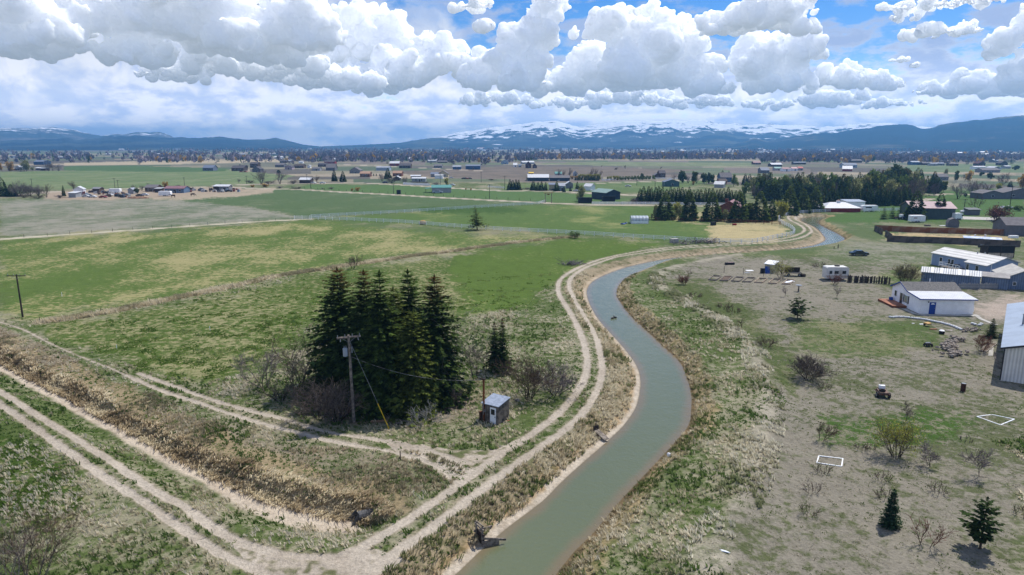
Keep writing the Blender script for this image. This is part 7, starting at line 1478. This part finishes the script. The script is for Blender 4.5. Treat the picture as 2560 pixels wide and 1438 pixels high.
for k, (x, y, lab) in enumerate(((216,493,'white car in the homestead yard left of the red one'),(232,494,'dark car behind the low white roofed shed'),(258,495,'red car in the homestead yard'),(274,490,'white and blue pickup by the homestead camper'),(305,493,'black van shape at the right of the homestead cars'),(318,489,'grey car near the little gabled shed'),(362,489,'white car before the homestead house'),(350,491,'dark car before the homestead house'),(505,478,'grey car right of the mauve roofed shed'),(552,481,'dark car before the grey homestead shed'),(572,480,'black car at the right end of the homestead'),
    (784,459,'blue car by the white roofed shed on the lane'),(806,459,'white car right of the bare dark tree on the lane'),(963,458,'blue car under the brush on the lane'),(1130,464,'white van by the yellow tree'),(1128,446,'white car beside the cream house'),(1160,448,'dark car on the far road, left of three'),(1166,448,'dark red car on the far road, middle of three'),(1174,448,'dark car on the far road, right of three'),(603,431,'red car beside the far dark gabled house'),(614,431,'black car right of the red one'),(1385,477,'dark car before the cream garage'),(1440,479,'white car at the tall narrow spruce'),(1570,467,'white trailer in the paddock left of the teal shed'),(1400,453,'white truck before the grey stable'),(2510,523,'dark pickup with white trailer near the tall pole'),(2520,522,'white trailer behind the dark pickup'),(2412,532,'white trailer behind the shop building'))):
    sedan(x, y, rng.uniform(-.4, .4), PAINTS[1] if 'white' in lab else PAINTS[0] if 'red' in lab else PAINTS[2] if 'blue' in lab else PAINTS[4] if 'grey' in lab else PAINTS[3], lab, .95)
o = empty('dirt_mound', P(345,496), 0, 'low reddish dirt mound in the homestead paddock', 'mound'); MB().ball((0, 0, 0), 3., 12, 6, (2.2, 1., .35), .12).build('heap', mat('red_dirt', A(150,116,92), .95, .25, .8), o)
junk = [mat('junk%d' % k, A(*c_), .8, .2, 2.) for k, c_ in enumerate(((200,200,204),(96,84,80),(130,110,96),(70,74,84),(160,96,84),(150,170,190)))]
jm = []
for k in range(6):
    m_ = MB(); m_.box((0, 0, .5), (rng.uniform(.8, 2), rng.uniform(.8, 1.6), 1.)); m_.box((rng.uniform(-.6, .6), .2, 1.05), (.7, .6, .3), .4); m_.tube((-.8, 0, .2), (.9, .3, 1.5), .08, .08, 5); me = m_.mesh('junk_heap'); me.materials.append(junk[k]); jm.append(me)
for k in range(70):
    x = rng.uniform(195, 330) if k < 34 else rng.uniform(462, 600); y = (rng.uniform(480, 495) if k < 34 else rng.uniform(473, 481)); p = P(x, y); o = tag(link('junk_heap', jm[k % 6], None, None, (p.x, p.y, 0), rng.uniform(0, 6)), 'small heap of junk lying in the left part of the homestead yard' if k < 34 else 'small heap of junk lying in the right part of the homestead yard', 'junk', 'junk at the left of the homestead' if k < 34 else 'junk at the right of the homestead'); s_ = rng.uniform(.7, 1.5); o.scale = (s_, s_, s_)
# white picket fence by the hedge
rail_fence('rail_fence', [(1008,462),(1075,465)], 2.5, 1.5, (.3,.6,.9,1.2,1.5), PVC, 'white slatted fence below the clipped hedge', .1, .2); rail_fence('rail_fence', [(1505,452),(1640,447),(1730,449)], 6., 1.4, (.5,.9,1.3), PVC, 'pale rail fence along the clipped green row', .1, .18)
rail_fence('rail_fence', [(1220,469),(1262,472)], 4., 1.3, (.4,.8,1.2), PVC, 'pale rail fence before the roadside spruces', .1, .15)
# power line along the far lane: sagging wire between the poles
def span(pts, sag, label):
    w = []
    for (x0, y0, t0), (x1, y1, t1) in zip(pts[:-1], pts[1:]):
        a_ = P(x0, y0); a_.z = hgt(x0, t0, (x0, y0)); b_ = P(x1, y1); b_.z = hgt(x1, t1, (x1, y1)); w += [a_.lerp(b_, t_)-Vector((0, 0, 4*t_*(1-t_)*sag)) for t_ in np.linspace(0, 1, 11)]
    tag(MB().path(w, .06, 4).build('power_line', mat('line_wire', A(214,206,190), .5, .05, 2.)), label, 'power line')
span([(80,464,447.5),(288,474,446.5),(462,469,444.5),(617,461,440.5),(768,460,437),(984,440,428)], 2.2, 'pale power line sagging between the poles of the far lane')
# ------------------------------------------------------------------ far town: many small homes and trees, built one by one while they can be told apart
fh = []
for k, (wl, rf_, hh) in enumerate(((LGR, WMETAL, 3.), (WHITEP, SL, 3.2), (GRW, GALV, 3.), (BRN, TAUPER, 3.), (CREAM, DKR, 3.2), (LGR, REDR, 3.))):
    m_ = MB(); W_ = 16.; D_h = 10.; m_.prismx([(0, -.3), (D_h, -.3), (D_h, hh), (D_h/2, hh+2.2), (0, hh)], -W_/2, W_/2); m_.slab([(-W_/2-.4, -.4, hh-.1), (W_/2+.4, -.4, hh-.1), (W_/2+.4, D_h/2, hh+2.25), (-W_/2-.4, D_h/2, hh+2.25)], .25); m_.slab([(-W_/2-.4, D_h+.4, hh-.1), (W_/2+.4, D_h+.4, hh-.1), (W_/2+.4, D_h/2, hh+2.25), (-W_/2-.4, D_h/2, hh+2.25)], .25)
    me = m_.mesh('far_house'); me.materials.append(wl); me.materials.append(rf_)
    me.polygons.foreach_set('material_index', np.array([0]*7+[1]*12, np.int32)[:len(me.polygons)]); fh.append(me)
def town_density(x, y):
    q = np.interp(x, [0, 300, 560, 700, 1300, 1700, 2100, 2560], [.12, .22, .5, .8, 1., 1., 1., .9]); b = np.interp(y, [369, 375, 385, 400, 408, 414], [.5, .9, 1., .8, .35, .0])
    return q*b
CLS = [('white roofed', 0), ('blue grey roofed', 1), ('pale metal roofed', 2), ('brown', 3), ('cream walled', 4), ('maroon roofed', 5)]
n = 0
while n < 270:
    x = rng.uniform(0, 2560); y = 369.5+44*rng.uniform()**1.5
    if rng.uniform() > town_density(x, y): continue
    if y > 400 and 1330 < x < 1900: continue
    k = int(rng.choice(6, p=[.34, .18, .2, .14, .08, .06])); p = P(x, y); lane = 'in the left half of the far town' if x < 1280 else 'in the right half of the far town'
    o = tag(link('far_house', fh[k], None, None, (p.x, p.y, ZT(p.x, p.y)), rng.uniform(-.5, .5)), 'tiny %s building %s' % (CLS[k][0], lane), 'house', 'tiny %s buildings %s' % (CLS[k][0], lane)); s_ = rng.uniform(.6, 1.0)*(1+max(0, p.y-1500)/3000); o.scale = (s_*rng.uniform(.7, 1.7), s_, s_*1.05); n += 1
far1 = conifer_mesh('far_conifer', 10, 2.3, 9, 7, 2, 301, pw=.75, spray=.7, fat=.8); far1.materials.append(SPR)
far2 = leafball('far_bare_tree', 302, 140, 3.4, 9, 1.5, .05); FARB = mat('far_bare', A(144,134,142,1.1), .95, .2, .3, isl=.25); far2.materials.append(FARB)
n = 0
while n < 285:
    x = rng.uniform(0, 2560); y = 380+36*rng.uniform()
    if rng.uniform() > town_density(x, y)*.9 or (y > 402 and 1330 < x < 1900): continue
    p = P(x, y); o = tag(link('far_conifer', far1, None, None, (p.x, p.y, ZT(p.x, p.y)), rng.uniform(0, 6)), 'dark conifer standing among the homes of the far town', 'tree', 'dark conifers of the far town'); s_ = rng.uniform(.7, 1.35); o.scale = (s_, s_, s_); n += 1
n = 0
while n < 285:
    x = rng.uniform(0, 2560); y = 382+34*rng.uniform()
    if rng.uniform() > town_density(x, y)+.05 or (y > 402 and 1330 < x < 1900): continue
    p = P(x, y); o = tag(link('far_bare_tree', far2, None, None, (p.x, p.y, ZT(p.x, p.y)), rng.uniform(0, 6)), 'bare grey mauve tree standing among the homes of the far town', 'tree', 'bare trees of the far town'); s_ = rng.uniform(.6, 1.3); o.scale = (s_*1.2, s_*1.2, s_); n += 1
def woods(name, n, pal_m, label, ymin, ymax, cone, belts=None, seed=5):
    g_ = np.random.default_rng(seed); out = []
    while n > 0:
        x = g_.uniform(-80, 2640); y = g_.uniform(ymin, ymax)
        if g_.uniform() > town_density(x, y)*(.25+1.1*float(fnoise(np.array([x]), np.array([y*14]), 160, 81, 3)[0] > .47)): continue
        if y > 400 and 1330 < x < 1900: continue
        n -= 1; p = np.array(P(x, y)); h = g_.uniform(6, 13)*(1+max(0, p[1]-2000)/5000); w = h*(.24 if cone else .48)
        for k in range(5 if cone else 9):
            a = g_.uniform(0, 6.28); c = np.array([math.cos(a), math.sin(a), 0]); t = np.array([-c[1], c[0], 0]); z0 = h*g_.uniform(0, .5)
            if cone: q = p+np.array([0, 0, z0]); e = w*(1-z0/h); out.append([q+c*e*.7-t*e*.6, q+c*e*.7+t*e*.6, q+np.array([0, 0, (h-z0)*g_.uniform(.6, 1)]), q+np.array([0, 0, (h-z0)*g_.uniform(.5, .9)])])
            else: q = p+np.array([0, 0, h*g_.uniform(.25, .75)])+c*w*g_.uniform(.1, .7); s_ = w*g_.uniform(.35, .7); out.append([q-t*s_, q+np.array([0, 0, -s_*.9])+c*.2*s_, q+t*s_, q+np.array([0, 0, s_])])
    tag(link(name, quads_mesh(name, out), pal_m), label, 'woods', kind='stuff')
woods('far_woods', 4300, FARB, 'belts of bare mauve trees running through the far town', 371, 408, False, seed=6)
woods('far_conifers', 1700, SPR, 'scattered dark conifer belts of the far town', 371, 408, True, seed=9)
woods('far_woods', 260, LEAFO, 'flecks of golden budding trees through the far town', 384, 412, False, seed=12)
